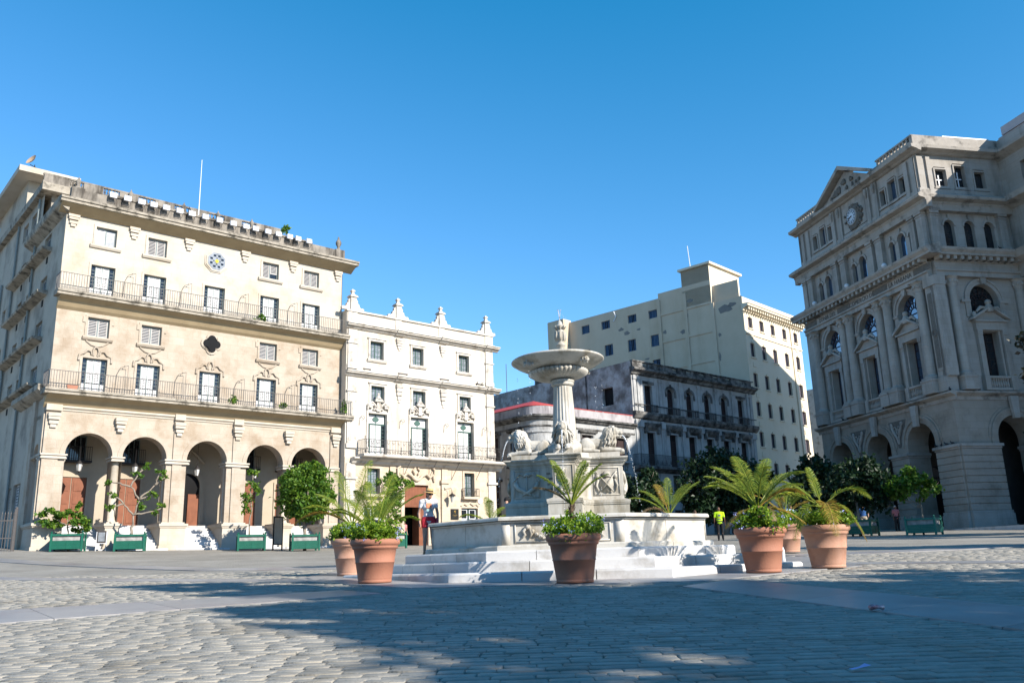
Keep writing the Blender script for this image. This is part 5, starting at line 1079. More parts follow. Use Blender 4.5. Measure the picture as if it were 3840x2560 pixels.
    for u in (.6, 1.5, 16.0, 16.8):
        mb = MB(); mb.box(u-.22, u+.22, .0, .14, 26.1, 29.2); mb.build('pilaster', M['exch'], H)
    mb = MB(); mb.prismy([(4.6, 29.95), (12.4, 29.95), (8.5, 32.0)], -.1, .5); pd = mb.build('pediment', M['exch'], H)
    mb = MB()
    for s in (-1, 1): mb.prismy([(8.5+s*4.35, 29.95), (8.5+s*4.35, 30.2), (8.5, 32.5), (8.5, 32.12)][::int(-s)], -.7, .9)
    mb.build('raking_cornice', M['exch_trim'], pd)
    mb = MB()
    for k in range(26): s = rnd.uniform(-1, 1); mb.ball((8.5+s*2.2, -.14, 30.3+rnd.uniform(.0, 1.1)*(1-abs(s))), rnd.uniform(.12, .26), .12, rnd.uniform(.12, .3), 7, 5)
    mb.build('pediment_relief', M['exch_dirty'], pd, True)
    mb = MB(); mb.box(.0, W, -.05, .3, 29.95, 30.45); mb.box(0, 4.3, -.05, .3, 30.85, 30.98); mb.box(12.7, W, -.05, .3, 30.85, 30.98)
    for a, b in ((.1, 4.3), (12.8, 17.0)):
        n = 10
        for k in range(n): u = a+(b-a)*k/n; mb.box(u, u+.17, 0, .25, 30.45, 30.85)
    mb.build('roof_parapet', M['exch_trim'], H)
    # side face towards the camera
    face(SIDE, SW, [3.95], [(4.75, 1.6, 7.5)])
    uppers(SIDE, SW, [(2.12, .45, 23.6), (3.88, .45, 23.6), (5.62, .45, 23.6)], [(1.65, 2.62, 26.82, 28.22), (3.38, 4.3, 26.82, 28.6), (5.1, 6.05, 26.82, 28.2)], [(.35, 1.0), (6.3, 6.95)], 0.0, SW, True)
    for u in (1.25, 7.0):
        mb = MB(SIDE); colm(mb, u, 11.9, 19.4, .36, -.2); mb.build('column', M['exch'], H)
        mb = MB(SIDE); mb.box(u-.55, u+.55, -.7, 0, 10.86, 11.75); mb.box(u-.6, u+.6, -.76, 0, 11.751, 11.9); mb.build('pedestal', M['exch'], H)
    mb = MB(SIDE); mb.box(0.0, SW, -.05, .3, 29.95, 30.95); mb.build('roof_parapet', M['exch_trim'], H)
    for a, b in ((.15, .65), (.95, 1.3)):
        mb = MB(SIDE); mb.box(a, b, .0, .149, 26.1, 29.2); mb.build('pilaster', M['exch'], H)
    for a, b, z0, z1 in ((1.68, 2.6, 26.85, 28.2), (3.4, 4.28, 26.85, 28.55)):
        mb = MB(SIDE); z = z0+(z1-z0)*.45; mb.box(a+.12, a+.75, .37, .40, z-.04, z+.04); mb.box(a+.4, a+.48, .365, .405, z0+.1, z1-.35); mb.build('window_cross_bar', M['white'], H)
    # wing that comes forward on the right
    mb = MB(WING); wall(mb, -.6, WW, .6, 30.9, [(1.9, 3.0, 26.85, 28.3), (4.6, 5.6, 26.85, 28.3), (1.7, 2.8, 21.7, 23.6, .5), (4.2, 5.3, 21.7, 23.6, .5), (2.0, 4.4, 12, 17.6, 1.2), (1.6, 5.0, .6, 7.4, 1.7)], 0, .5); mb.build('wing_wall', M['exch'], H)
    mb = MB(WING); mb.box(1.8, 5.7, .45, .5, 21.6, 28.4); mb.box(1.9, 4.5, .45, .5, 12, 18.9); mb.box(1.5, 5.1, 1.2, 1.3, .6, 9.3); mb.build('wing_windows', M['void'], H)
    for z, o2, h in ((10.4, .46, .45), (25.3, .9, .65), (29.5, .66, .4)):
        mb = MB(WING); mb.ext([(0, z-.3), (-.3, z-.1), (-o2, z+.1), (-o2, z+h-.1), (0, z+h)], -.2 , WW); mb.build('wing_cornice', M['exch_trim'], H)
    mb = MB(WING); mb.ext([(0, 19.4), (-.4, 19.5), (-.4, 20.5), (-1.05, 20.84), (-1.25, 21.38), (0, 21.7)], 0, WW); mb.build('wing_cornice', M['exch_trim'], H)
    mb = MB(WING); mb.box(0, WW, .3, 6, 30.9, 31.2); mb.ext([(.2, 31.2), (.2, 31.9), (3.0, 33.4), (3.0, 31.2)], 0.5, WW); mb.build('wing_roof', mat('wing_roof_zinc', (.42, .39, .40), (.36, .33, .35), 1, .6), H)
    # closed body behind the faces, arcade hall with its shade put into dark colours
    mb = MB(); mb.poly([(0, 0, .6), (0, 22, .6), (0, 22, 30.4), (0, 0, 30.4)]); mb.poly([(0, 22, .6), (33, 22, .6), (33, 22, 30.4), (0, 22, 30.4)]); mb.poly([(33, 7.6, .6), (33, 22, .6), (33, 22, 30.4), (33, 7.6, 30.4)]); mb.box(.05, W-.35, .45, 21.9, 30.2, 30.3); mb.box(W-.3, 33, 7.7, 21.9, 30.2, 30.3)
    mb.build('rear_walls', M['exch'], H)
    mb = MB(); mb.box(.1, W-3.9, 5.0, 5.2, .6, 10.3); mb.box(W-4.0, W-3.8, 4.0, 21, .6, 10.3); mb.box(.1, W-.1, .8, 5.2, 10.2, 10.3); mb.box(W-5, W-.1, 1.8, 21.9, 10.25, 10.35); mb.build('arcade_hall', mat('hall_shade_stone', (.10, .09, .08), (.07, .065, .06), 1.5, .9), H)
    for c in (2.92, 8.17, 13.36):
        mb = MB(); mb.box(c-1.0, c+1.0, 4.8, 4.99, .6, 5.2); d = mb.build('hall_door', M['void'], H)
        mb = MB(); frame(mb, c-1.0, c+1.0, 1.2, 5.2, .25, 4.7, 4.79, False); mb.prismy([(c-1.5, 5.5), (c+1.5, 5.5), (c, 6.4)], 4.6, 4.95); mb.build('door_surround', mat('hall_shade_trim', (.16, .145, .13), (.12, .11, .1), 2, .9), d)
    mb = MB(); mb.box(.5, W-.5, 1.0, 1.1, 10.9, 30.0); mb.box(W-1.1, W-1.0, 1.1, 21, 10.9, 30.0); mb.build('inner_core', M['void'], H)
    mb = MB(); mb.box(9.5, 15.5, 3.4, 3.6, 30.3, 31.5); mb.box(W-3.3, W-.5, 3.2, 7.4, 30.3, 31.35); mb.build('roof_edge', M['white'], H)
    # raised pavement with kerb and a step in front
    mb = MB(); mb.box(-2, W+2.2, -3.2, 30, .2, 1.18); mb.box(W-.5, W+30, -3.2, 30, .2, 1.179)
    o = mb.build('pavement', M['step'], None, False, EXO, R_(EXR)); tag(o, kind='structure')
exchange()
# ================================================================== fountain of the lions
def lion_mesh():
    mb = MB(); rnd = random.Random(11)
    B = lambda c, rx, ry, rz, rot=None: mb.ball(c, rx, ry, rz, 14, 10, rot)
    mb.cap((-.30, 0, .21), (.12, 0, .24), .17, .165, 14)                       # trunk
    B((-.34, 0, .22), .19, .17, .19); B((.12, 0, .25), .17, .17, .22)
    for s in (-1, 1):
        B((-.30, s*.14, .17), .19, .075, .16, Matrix.Rotation(R_(18), 3, 'Y'))    # thigh
        mb.cap((-.40, s*.17, .07), (-.14, s*.19, .045), .06, .05); mb.cap((-.14, s*.19, .045), (-.04, s*.19, .035), .05, .04)
        B((.10, s*.14, .20), .10, .08, .16); mb.cap((.06, s*.14, .09), (.34, s*.12, .065), .085, .06); mb.cap((.34, s*.12, .065), (.50, s*.11, .05), .06, .058)
        B((.545, s*.11, .028), .07, .065, .06)
        for q in (-.036, -.012, .012, .036): mb.cap((.555, s*.11+q, .03), (.60, s*.11+q*1.25, -.012), .019, .016, 6)
    mb.cap((.16, 0, .34), (.32, 0, .50), .17, .13, 14)                         # neck
    B((.40, 0, .54), .115, .10, .115)                                           # skull
    mb.cap((.46, 0, .545), (.555, 0, .505), .062, .042, 10); B((.535, 0, .475), .055, .058, .045); B((.575, 0, .512), .022, .032, .022)
    B((.52, 0, .415), .055, .045, .025); mb.cap((.42, 0, .43), (.52, 0, .405), .055, .035); B((.515, 0, .385), .03, .035, .035)
    for s in (-1, 1):
        B((.475, s*.052, .565), .028, .022, .018); B((.33, s*.115, .64), .03, .025, .042); mb.cap((.45, s*.035, .595), (.49, s*.065, .588), .018, .014, 6); B((.555, s*.036, .475), .032, .028, .03)
    # mane: wavy locks over a core
    B((.22, 0, .45), .16, .175, .22); B((.30, 0, .57), .115, .145, .125); B((.25, 0, .28), .14, .15, .16)
    for k in range(130):
        th = rnd.uniform(-1, 1)*PI*.95; u = rnd.uniform(0, 1)
        x0 = .385-.24*u+rnd.uniform(-.02, .02); rr = .145+.03*math.sin(u*PI)
        y = rr*math.sin(th); z = .545+rr*math.cos(th)*.95-.10*u
        if z < .42 and x0 > .33: continue
        pts = []; ph = rnd.uniform(0, 6); L = rnd.uniform(.14, .30); dy = .05*(1 if y > 0 else -1)
        for j in range(6):
            f = j/5; pts.append((x0-.05*f-.02*math.sin(ph+f*6), y*(1+.28*f)+dy*f+.012*math.sin(ph+f*7), z-L*f+.01*math.cos(f*8+ph)))
        mb.tube(pts, [.016, .021, .022, .020, .016, .008], 6)
    for k in range(26):
        s = rnd.uniform(-1, 1); x0 = rnd.uniform(.32, .43); pts = []; ph = rnd.uniform(0, 6); z0 = rnd.uniform(.30, .46)
        for j in range(5): f = j/4; pts.append((x0-.03*f+.012*math.sin(ph+f*6), s*(.11+.03*f), z0-.2*f))
        mb.tube(pts, [.022, .026, .024, .018, .008], 6)
    mb.tube([(-.50, 0, .16), (-.56, .06, .08), (-.50, .17, .05), (-.34, .22, .04), (-.22, .23, .05)], [.04, .035, .03, .03, .045], 8)
    return remesh(mb, .0088, M['marble'], 1, 'lion_statue')
def fountain():
    H = thing('lion_fountain', 'white marble fountain with four reclining lions, fluted column and shallow round bowl', 'fountain', (FC[0], FC[1], 0), PHI)
    oc = lambda a: octa(a, (0, 0), 0.)
    def ringpart(mb, ao, ai, z0, z1, per, bev=.02):
        O, I, O2 = oc(ao), oc(ai), oc(ao-bev)
        for k in range(8):
            n = per
            for j in range(n):
                g = .0022; f0, f1 = j/n+(g if j else 0), (j+1)/n-(g if j < n-1 else 0)
                P = lambda A, f: tuple(A[k-1][i]+(A[k][i]-A[k-1][i])*f for i in (0, 1))
                a, b, c, d, e, f = P(O, f0), P(O, f1), P(O2, f1), P(O2, f0), P(I, f0), P(I, f1)
                i = [mb.P(q) for q in ((*a, z0), (*b, z0), (*b, z1-bev), (*a, z1-bev), (*c, z1), (*d, z1), (*f, z1), (*e, z1), (*f, z0), (*e, z0))]
                for q in ((0, 1, 2, 3), (3, 2, 4, 5), (5, 4, 6, 7), (7, 6, 8, 9), (0, 3, 5, 7, 9), (1, 8, 6, 4, 2)): mb.f.append([i[x] for x in q])
    for k, (a, ai, z1, z0) in enumerate(((5.13, 4.3, -.195, -.75), (4.46, 3.65, .01, -.35), (3.80, 3.0, .213, -.15))):
        mb = MB(); ringpart(mb, a, ai, z0, z1, 3 if k else 3, .035); mb.build('step', M['step'], H)
    mb = MB(); ringpart(mb, 3.36, 2.8, .2, .33, 2, .03); ringpart(mb, 3.18, 2.86, .331, .80, 2, .004); ringpart(mb, 3.22, 2.82, .801, .85, 2, .02); ringpart(mb, 3.30, 2.76, .851, .93, 2, .03)
    b = mb.build('basin', M['basin'], H)
    mb = MB(); mb.prismz(oc(2.9), .60, .70); mb.build('basin_water', M['pool'], H)
    for k in (0, 2, 4, 6):
        t = -PI/2+k*PI/4; T0 = Pl(3.18*math.cos(t), 3.18*math.sin(t), math.degrees(t)+90); mb = MB(T0)
        frame(mb, -1.0, 1.0, .40, .74, .03, -.022, -.001)
        for s in (-1, 1):
            mb.box(s*1.22-.09, s*1.22+.09, -.03, -.001, .335, .80); rnd = random.Random(k+3)
            for j in range(9):
                f = j/8; x = s*(.08+.64*f) ; z = .70-.22*math.sin(PI*f); mb.ball((x, -.035, z), .05, .04, .045, 8, 5); mb.ball((x+rnd.uniform(-.03, .03), -.06, z+rnd.uniform(-.03, .03)), .028, .025, .028, 6, 4)
            mb.tube([(s*.75, -.03, .70), (s*.84, -.04, .62), (s*.80, -.03, .54), (s*.88, -.03, .46)], [.035, .04, .035, .015], 6); mb.tube([(s*.70, -.03, .68), (s*.66, -.05, .56), (s*.70, -.03, .46)], [.03, .035, .012], 6); mb.ball((s*.74, -.05, .70), .05, .04, .05)
        mb.ball((0, -.04, .70), .045, .04, .045); mb.build('garland_relief', M['basin'], b, True)
    # cross shaped pedestal
    def cross(o, hw=.265, L=1.40, c=.60):
        h, l, cc = hw+o, L+o, c+o*.414; pts = []
        for k in range(4):
            a = k*PI/2; co, si = math.cos(a), math.sin(a)
            for x, y in ((-h, -cc), (-h, -l), (h, -l), (h, -cc)): pts.append((co*x-si*y, si*x+co*y))
        return pts
    mb = MB()
    mb.prismz(cross(.13), .55, 1.29); mb.prismz(cross(.15), 1.291, 1.33); mb.prismz(cross(.16), 1.33, 1.39); mb.prismz(cross(.14), 1.39, 1.43, cross(.02)); mb.prismz(cross(.02), 1.43, 1.50, cross(0.)); mb.prismz(cross(0), 1.50, 2.25)
    mb.prismz(cross(.02), 2.251, 2.29); mb.prismz(cross(.03), 2.29, 2.34, cross(.08)); mb.prismz(cross(.085), 2.34, 2.37); mb.prismz(cross(.09), 2.37, 2.42, cross(.15)); mb.prismz(cross(.155), 2.42, 2.455); mb.prismz(cross(-.03), 2.456, 2.585)
    p = mb.build('pedestal', M['marble'], H)
    def relief(T, w, fn, k):
        mb = MB(T); frame(mb, -w, w, 1.54, 2.18, .028, -.016, -.0005); fn(mb); mb.build('carved_relief', M['marble'], p, True)
    def dolphin(mb):
        mb.tube([(0, -.02, 1.6), (0, -.02, 2.12)], .018, 6)
        for s in (-1, 0, 1): mb.tube([(0, -.025, 1.95), (s*.05, -.03, 2.0), (s*.05, -.03, 2.12)], .014, 5)
        mb.tube([(-.10, -.03, 1.58), (-.09, -.05, 1.66), (.06, -.06, 1.72), (.09, -.06, 1.82), (.0, -.06, 1.88), (-.07, -.05, 1.96), (-.02, -.04, 2.08), (.03, -.03, 2.1)], [.05, .06, .065, .055, .045, .035, .025, .02], 8)
        mb.ball((-.10, -.04, 1.62), .07, .05, .06); mb.tube([(-.14, -.03, 1.56), (.14, -.03, 1.55)], .03, 6)
    def shield(mb):
        mb.prismy([(-.16, 1.95), (.16, 1.95), (.17, 1.75), (.10, 1.62), (0, 1.57), (-.10, 1.62), (-.17, 1.75)], -.03, -.001)
        mb.ball((.0, -.05, 2.03), .10, .06, .08); mb.box(-.12, .12, -.05, -.02, 1.96, 1.99)
        for s in (-1, 1): mb.tube([(s*.26, -.03, 2.1), (-s*.16, -.05, 1.60)], .02, 6); mb.ball((s*.22, -.03, 1.98), .05, .04, .06); mb.tube([(s*.2, -.02, 1.9), (s*.26, -.03, 1.75), (s*.2, -.02, 1.6)], [.03, .03, .01], 6)
    def horns(mb):
        mb.tube([(0, -.03, 1.58), (0, -.03, 2.08)], .018, 6); mb.tube([(-.08, -.03, 2.04), (.0, -.04, 2.10), (.08, -.03, 2.04)], [.02, .04, .02], 6)
        for s in (-1, 1):
            mb.tube([(s*.28, -.04, 1.88), (s*.22, -.05, 1.76), (s*.08, -.04, 1.68), (-s*.06, -.03, 1.62), (-s*.12, -.02, 1.56)], [.06, .055, .045, .03, .015], 8)
            for j in range(5): mb.ball((s*(.25+.035*(j % 3)), -.06, 1.90+.035*(j//2)), .028, .028, .028, 7, 5)
            mb.tube([(s*.3, -.02, 1.95), (s*.18, -.03, 2.12), (0, -.02, 2.05)], .02, 5)
    relief(Pl(0, -1.40, 0), .20, dolphin, 0)
    for a, fn in ((0, shield), (180, horns)):
        relief(Pl(1.0 if a == 0 else -1.0, -.265, 0), .30, fn, a)
    for r, d in ((90, (1.40, 0)), (180, (0, 1.4)), (-90, (-1.40, 0))): relief(Pl(*d, r), .20, dolphin, r)
    for body, z in (('POR', 2.06), ('EL CONDE', 1.93), ('DE', 1.80), ('VILLANUEVA', 1.67)):
        text(body, .074, p, (-.4325-.004, -.4325-.004, z), (PI/2, 0, -PI/4), M['letter'], 'inscription', .002)
    # column
    mb = MB(); mb.box(-.42, .42, -.42, .42, 2.586, 2.80); mb.lathe([(.40, 2.80), (.41, 2.85), (.36, 2.90), (.33, 2.93), (.315, 2.97)], 28)
    nf = 20; fl = lambda t, j: 1-.065*abs(math.sin(nf*t/2))**.6 if 0 < j < 5 else 1
    mb.lathe([(.31, 2.971), (.30, 3.0), (.296, 3.3), (.27, 3.8), (.240, 4.30), (.238, 4.34)], nf*6, mod=lambda t, j: 1-.075*(1-abs(math.cos(nf*t/2))**1.6) if 0 < j < 5 else 1)
    mb.lathe([(.245, 4.34), (.285, 4.38), (.30, 4.41), (.27, 4.43), (.305, 4.45), (.315, 4.50), (.25, 4.53)], 28); mb.build('column', M['marble'], H, True)
    # bowl with gadroons
    mb = MB(); ng = 40
    mb.lathe([(.20, 4.53), (.36, 4.545), (.52, 4.57), (.67, 4.62), (.765, 4.68), (.79, 4.73), (.77, 4.765), (.72, 4.78)], ng*6, mod=lambda t, j: 1-.055*(1-abs(math.cos(ng*t/2))) if 1 < j < 7 else 1)
    mb.lathe([(.70, 4.78), (.73, 4.80), (.80, 4.815), (.93, 4.86), (1.08, 4.935), (1.175, 5.0), (1.20, 5.015), (1.217, 5.03), (1.217, 5.055), (1.195, 5.075), (1.15, 5.07), (1.0, 5.03), (.6, 5.0), (.05, 4.98)], 64)
    bw = mb.build('bowl', M['marble'], H, True); bw.rotation_euler = (R_(-.6), R_(-1.2), 0)
    for k in range(4):
        t = -PI/2+PI/4+k*PI/2; c = Vector((.98*math.cos(t), .98*math.sin(t), 4.90)); mb = MB(); rnd = random.Random(k)
        for j in range(34): mb.ball((c.x+rnd.uniform(-.13, .13), c.y+rnd.uniform(-.13, .13), c.z+rnd.uniform(-.07, .06)), .034, .034, .04, 7, 5)
        mb.ball(c+Vector((.05*math.cos(t), .05*math.sin(t), -.03)), .09, .09, .08); mb.ball(c+Vector((.12*math.cos(t), .12*math.sin(t), -.05)), .045, .045, .04); mb.build('lion_mask', M['marble'], bw, True)
    mb = MB(); mb.lathe([(.28, 5.0), (.27, 5.08), (.12, 5.12), (.085, 5.20), (.082, 5.36), (.10, 5.42), (.13, 5.45), (.135, 5.48), (.10, 5.51), (.085, 5.53), (.12, 5.60), (.138, 5.68), (.125, 5.78), (.09, 5.88), (.085, 5.92), (.15, 5.97), (.13, 5.99), (.075, 6.0), (.07, 6.05), (.05, 6.10), (.015, 6.14)], 20)
    for k in range(8):
        a = k*PI/4; c, s = math.cos(a), math.sin(a); mb.tube([(.10*c, .10*s, 5.58), (.145*c, .145*s, 5.68), (.125*c, .125*s, 5.80), (.15*c, .15*s, 5.84)], [.03, .032, .022, .006], 6); mb.tube([(.08*c, .08*s, 5.88), (.15*c, .15*s, 5.97), (.175*c, .175*s, 5.94)], [.03, .022, .008], 5)
    mb.tube([(0, 0, 6.1), (0, 0, 6.2)], .01, 6); mb.build('finial', M['marble'], H, True)
    # lions
    lm = lion_mesh()
    for k, (x, y, a) in enumerate(((0, -.88, -90), (.88, 0, 0), (0, .88, 90), (-.88, 0, 180))):
        put(lm, 'lion_statue', H, (x, y, 2.59), R_(a))
    # water
    rnd = random.Random(8); mb = MB()
    for k in range(4):
        x, y = rnd.uniform(-.02, .02), rnd.uniform(-.02, .02); mb.tube([(0, 0, 6.18), (x, y, 6.32), (x*2, y*2, 6.44), (x*3, y*3, 6.40)], [.008, .009, .008, .003], 5)
    for k in range(26): mb.ball((rnd.uniform(.02, .22), rnd.uniform(-.1, .1), rnd.uniform(5.35, 6.4)), .007, .007, .010, 5, 4)
    mb.build('water_jet', M['water'], H, True)
    for a in (-90, 0, 90, 180):
        mb = MB(); c, s = math.cos(R_(a)), math.sin(R_(a)); P = []
        for j in range(14):
            t = j/13; r = 1.44+.42*t; z = 3.02+.04*t-2.3*t*t; P.append((r*c, r*s, z))
        mb.tube(P[:7], [.016, .018, .018, .016, .014, .012, .006], 6)
        for j in range(46):
            t = rnd.uniform(.42, 1); r = 1.44+.42*t+rnd.uniform(-.015, .015); mb.ball((r*c+rnd.uniform(-.012, .012), r*s+rnd.uniform(-.012, .012), 3.02+.04*t-2.3*t*t), .008, .008, rnd.uniform(.009, .016), 5, 4)
        mb.build('water_stream', M['water'], H, True)
    for t in (-2.25, -2.75, -.8, .6):
        mb = MB(); x, y = 1.22*math.cos(t), 1.22*math.sin(t)
        for j in range(34): mb.ball((x+rnd.uniform(-.02, .02), y+rnd.uniform(-.02, .02), rnd.uniform(.8, 4.65)), .008, .008, .012, 5, 4)
        mb.build('water_drips', M['water'], H, True)
fountain()
# ================================================================== plants
def leaves_np(pts, size, seed, name, m, aspect=1.7, droop=.3, fold=True):
    """one small folded leaf (two triangles pairs) at each point"""
    rs = np.random.RandomState(seed); P = np.asarray(pts, float); n = len(P)
    d = rs.normal(size=(n, 3)); d[:, 2] -= droop; d /= np.linalg.norm(d, axis=1)[:, None]
    w = rs.normal(size=(n, 3)); w -= d*(w*d).sum(1)[:, None]; w /= np.linalg.norm(w, axis=1)[:, None]; nn = np.cross(d, w)
    s = size*rs.uniform(.6, 1.3, n)[:, None]; L = s*aspect*.5
    V = np.stack([P-d*L, P+w*s*.5+nn*s*.12, P+d*L, P-w*s*.5+nn*s*.12], 1).reshape(-1, 3)
    i = np.arange(n)*4; F = np.concatenate([np.stack([i, i+1, i+2], 1), np.stack([i, i+2, i+3], 1)])
    me = bpy.data.meshes.new(name); me.from_pydata(V.tolist(), [], F.tolist()); me.materials.append(m); me.update(); return me
def blob_pts(blobs, n, seed, shell=.55, clump=.0, nclump=0):
    """points in a union of ellipsoids (cx,cy,cz,rx,ry,rz), gathered in clumps"""
    rs = np.random.RandomState(seed); out = []; vol = np.array([b[3]*b[4]*b[5] for b in blobs])**.75; cnt = (vol/vol.sum()*n).astype(int)
    for b, c in zip(blobs, cnt):
        if nclump:
            k = max(3, int(nclump*c/n)); u = rs.normal(size=(k, 3)); u /= np.linalg.norm(u, axis=1)[:, None]; u *= (rs.uniform(shell**3, 1, k)**(1/3))[:, None]
            q = u[rs.randint(0, k, c)]+rs.normal(size=(c, 3))*clump
        else:
            u = rs.normal(size=(c, 3)); u /= np.linalg.norm(u, axis=1)[:, None]; q = u*(rs.uniform(shell**3, 1, c)**(1/3))[:, None]
        out.append(q*np.array(b[3:6])+np.array(b[:3]))
    return np.concatenate(out)
def limb(mb, a, b, r0, r1, rnd, bend=.12, n=5):
    a = Vector(a); b = Vector(b); l = (b-a).length; pts = [a+(b-a)*k/n+Vector((rnd.uniform(-1, 1), rnd.uniform(-1, 1), rnd.uniform(-.4, .4)))*bend*l*(1 if 0 < k < n else 0)*.5 for k in range(n+1)]
    mb.tube(pts, [r0+(r1-r0)*k/n for k in range(n+1)], 7); return pts
def tree(name, label, cat, base, trunk_h, blobs, n, size, m, seed, tr=.18, group=None, parent=None, clump=.18, nclump=60, shell=.5, aspect=1.6):
    rnd = random.Random(seed); t = thing(name, label, cat, base, 0, group) if parent is None else parent
    mb = MB(); top = Vector((rnd.uniform(-.1, .1)*trunk_h, rnd.uniform(-.1, .1)*trunk_h, trunk_h)); limb(mb, (0, 0, -.2), top, tr, tr*.62, rnd, .06, 6)
    for b in blobs:
        c = Vector(b[:3]); p = limb(mb, top*rnd.uniform(.8, 1), c, tr*.5, tr*.16, rnd, .16)
        for k in range(5): limb(mb, p[rnd.randint(2, 4)], c+Vector((rnd.uniform(-1, 1)*b[3], rnd.uniform(-1, 1)*b[4], rnd.uniform(-.7, 1)*b[5]))*.75, tr*.18, tr*.05, rnd, .2, 4)
    mb.build('trunk', M['bark'], t, True)
    put(leaves_np(blob_pts(blobs, n, seed, shell, clump, nclump), size, seed+1, 'crown', m, aspect), 'crown', t); return t
def frond(mb, o, az, L, rise, drop, rnd, nl=34, lw=.020, ll=.30, vee=.5):
    """one feather palm leaf: arching stem with two rows of leaflets"""
    o = Vector(o); ca, sa = math.cos(az), math.sin(az); pts = []; N = 12
    for j in range(N+1):
        f = j/N; pts.append(o+Vector((ca*L*f*(1-.12*f*drop), sa*L*f*(1-.12*f*drop), rise*L*(f-.25*f*f)-drop*L*f**2.4)))
    mb.tube(pts, [.016*(1-.8*j/N)+.003 for j in range(N+1)], 5)
    side = Vector((-sa, ca, 0))
    for k in range(nl):
        f = .18+.82*k/(nl-1); j = min(N-1, int(f*N)); p = pts[j]+(pts[j+1]-pts[j])*(f*N-j); d = (pts[j+1]-pts[j]).normalized(); up = side.cross(d) if False else d.cross(side)*-1
        l = ll*(math.sin(PI*min(1, .18+.82*f))**.6)*rnd.uniform(.85, 1.1)+.04
        for s in (-1, 1):
            v = (side*s*.85+d*.75+Vector((0, 0, vee*(1-f)))+Vector((0, 0, rnd.uniform(-.12, .12)))).normalized(); q1 = p+v*l*.5; q2 = p+v*l+Vector((0, 0, -.30*l*rnd.uniform(.4, 1.2))); w = d*lw*.5
            i = [mb.P(x) for x in (p-w*.5, p+w*.5, q1+w, q2, q1-w)]; mb.f.append(i)
def pot_mesh(m):
    mb = MB(); mb.lathe([(.315, 0), (.335, .005), (.338, .05), (.330, .055), (.338, .07), (.342, .10), (.385, .385), (.398, .39), (.398, .405), (.390, .41), (.428, .655), (.452, .662), (.462, .70), (.458, .715), (.470, .725), (.497, .745), (.505, .785), (.497, .83), (.475, .85), (.445, .845), (.42, .80), (.41, .74)], 56)
    return mb.mesh('pot', m, True)
def potted_palm(label, x, y, spec, potm, seed, bush=1., flowers=0, scale=1., dz=0.):
    z = gz(x, y)+.03+dz; t = thing('potted_palm', label, 'potted plant', (x, y, z), seed*.7, 'terracotta pots round the fountain'); t.scale = (scale,)*3
    rnd = random.Random(seed); put(cached(('pot', potm), lambda: pot_mesh(M[potm])), 'pot', t)
    mb = MB(); mb.lathe([(.43, .78), (.2, .80), (.01, .81)], 20, cap=False); mb.build('soil', M['soil'], t)
    blobs = [(.38*math.cos(a)*rnd.uniform(.5, 1.05), .38*math.sin(a)*rnd.uniform(.5, 1.05), .93+rnd.uniform(-.06, .14)*bush, .24, .24, .17*bush) for a in [k*PI/6+rnd.uniform(-.2, .2) for k in range(12)]]+[(0, 0, 1.0, .3, .3, .2*bush), (.1, .1, 1.1, .2, .2, .16*bush)]
    put(leaves_np(blob_pts(blobs, int(5200*bush), seed, .2, .16, 330), .036, seed, 'flowering_shrub', M['leaf_bright'], 1.8), 'flowering_shrub', t)
    if flowers:
        pts = []
        for k in range(flowers):
            a = rnd.uniform(0, 2*PI); r = rnd.uniform(.25, .62); c = (r*math.cos(a), r*math.sin(a), rnd.uniform(.84, 1.12))
            pts += [(c[0]+rnd.gauss(0, .022), c[1]+rnd.gauss(0, .022), c[2]+rnd.gauss(0, .018)) for _ in range(9)]
        put(leaves_np(pts, .028, seed+5, 'blossoms', M['flower'], 1.0), 'blossoms', t)
    th, ts, fronds = spec
    mb = MB(); mb.tube([(0, 0, .78), (.01, 0, .78+th*.5), (0, .01, .80+th)], [ts*1.15, ts, ts*.7], 10)
    for k in range(46):
        a = rnd.uniform(0, 2*PI); h = .80+th*rnd.uniform(0, 1); mb.tube([(ts*.8*math.cos(a), ts*.8*math.sin(a), h), (ts*1.5*math.cos(a), ts*1.5*math.sin(a), h+.07)], [.016, .005], 4)
    mb.build('palm_trunk', M['palmtrunk'], t)
    for az, L, rise, drop, mm in fronds:
        mb = MB(); frond(mb, (0, 0, .80+th), R_(az)-seed*.7, L, rise, drop, rnd, int(34+22*L), .015, .25*min(1, L)); mb.build('frond', M[mm], t)
    return t
P_, Y_, D_ = 'palm', 'palm_yellow', 'palm_dry'
# az: 0 = to the right, 90 = away from the camera, 180 = left, -90 = towards the camera
potted_palm('terracotta pot with small upright palm and blue flowers in front of the fountain steps', 1.0, 16.05,
            (.58, .045, [(12, .72, 1.15, .10, P_), (168, .70, .85, .15, D_), (60, .62, 1.9, .05, P_), (120, .60, 2.0, .05, P_), (-60, .55, 1.8, .1, P_), (-120, .6, 1.6, .1, P_), (40, .66, 1.5, .1, P_), (190, .62, 1.3, .1, P_), (-20, .6, 1.7, .1, P_)]), 'terracotta', 2, 1., 40)
potted_palm('terracotta pot with feathery palm, nearer of the pair left of the fountain', -2.91, 17.95,
            (.12, .04, [(15, 1.0, 1.35, .18, P_), (170, 1.0, 1.05, .30, P_), (45, .95, 1.7, .12, P_), (75, .95, 2.0, .1, P_), (110, .9, 1.9, .12, P_), (145, .95, 1.4, .2, P_), (-40, .8, 1.7, .2, P_), (-110, .8, 1.7, .2, P_), (195, .9, 1.2, .3, P_), (0, .95, .9, .35, P_)]), 'terracotta', 3, 1., 26)
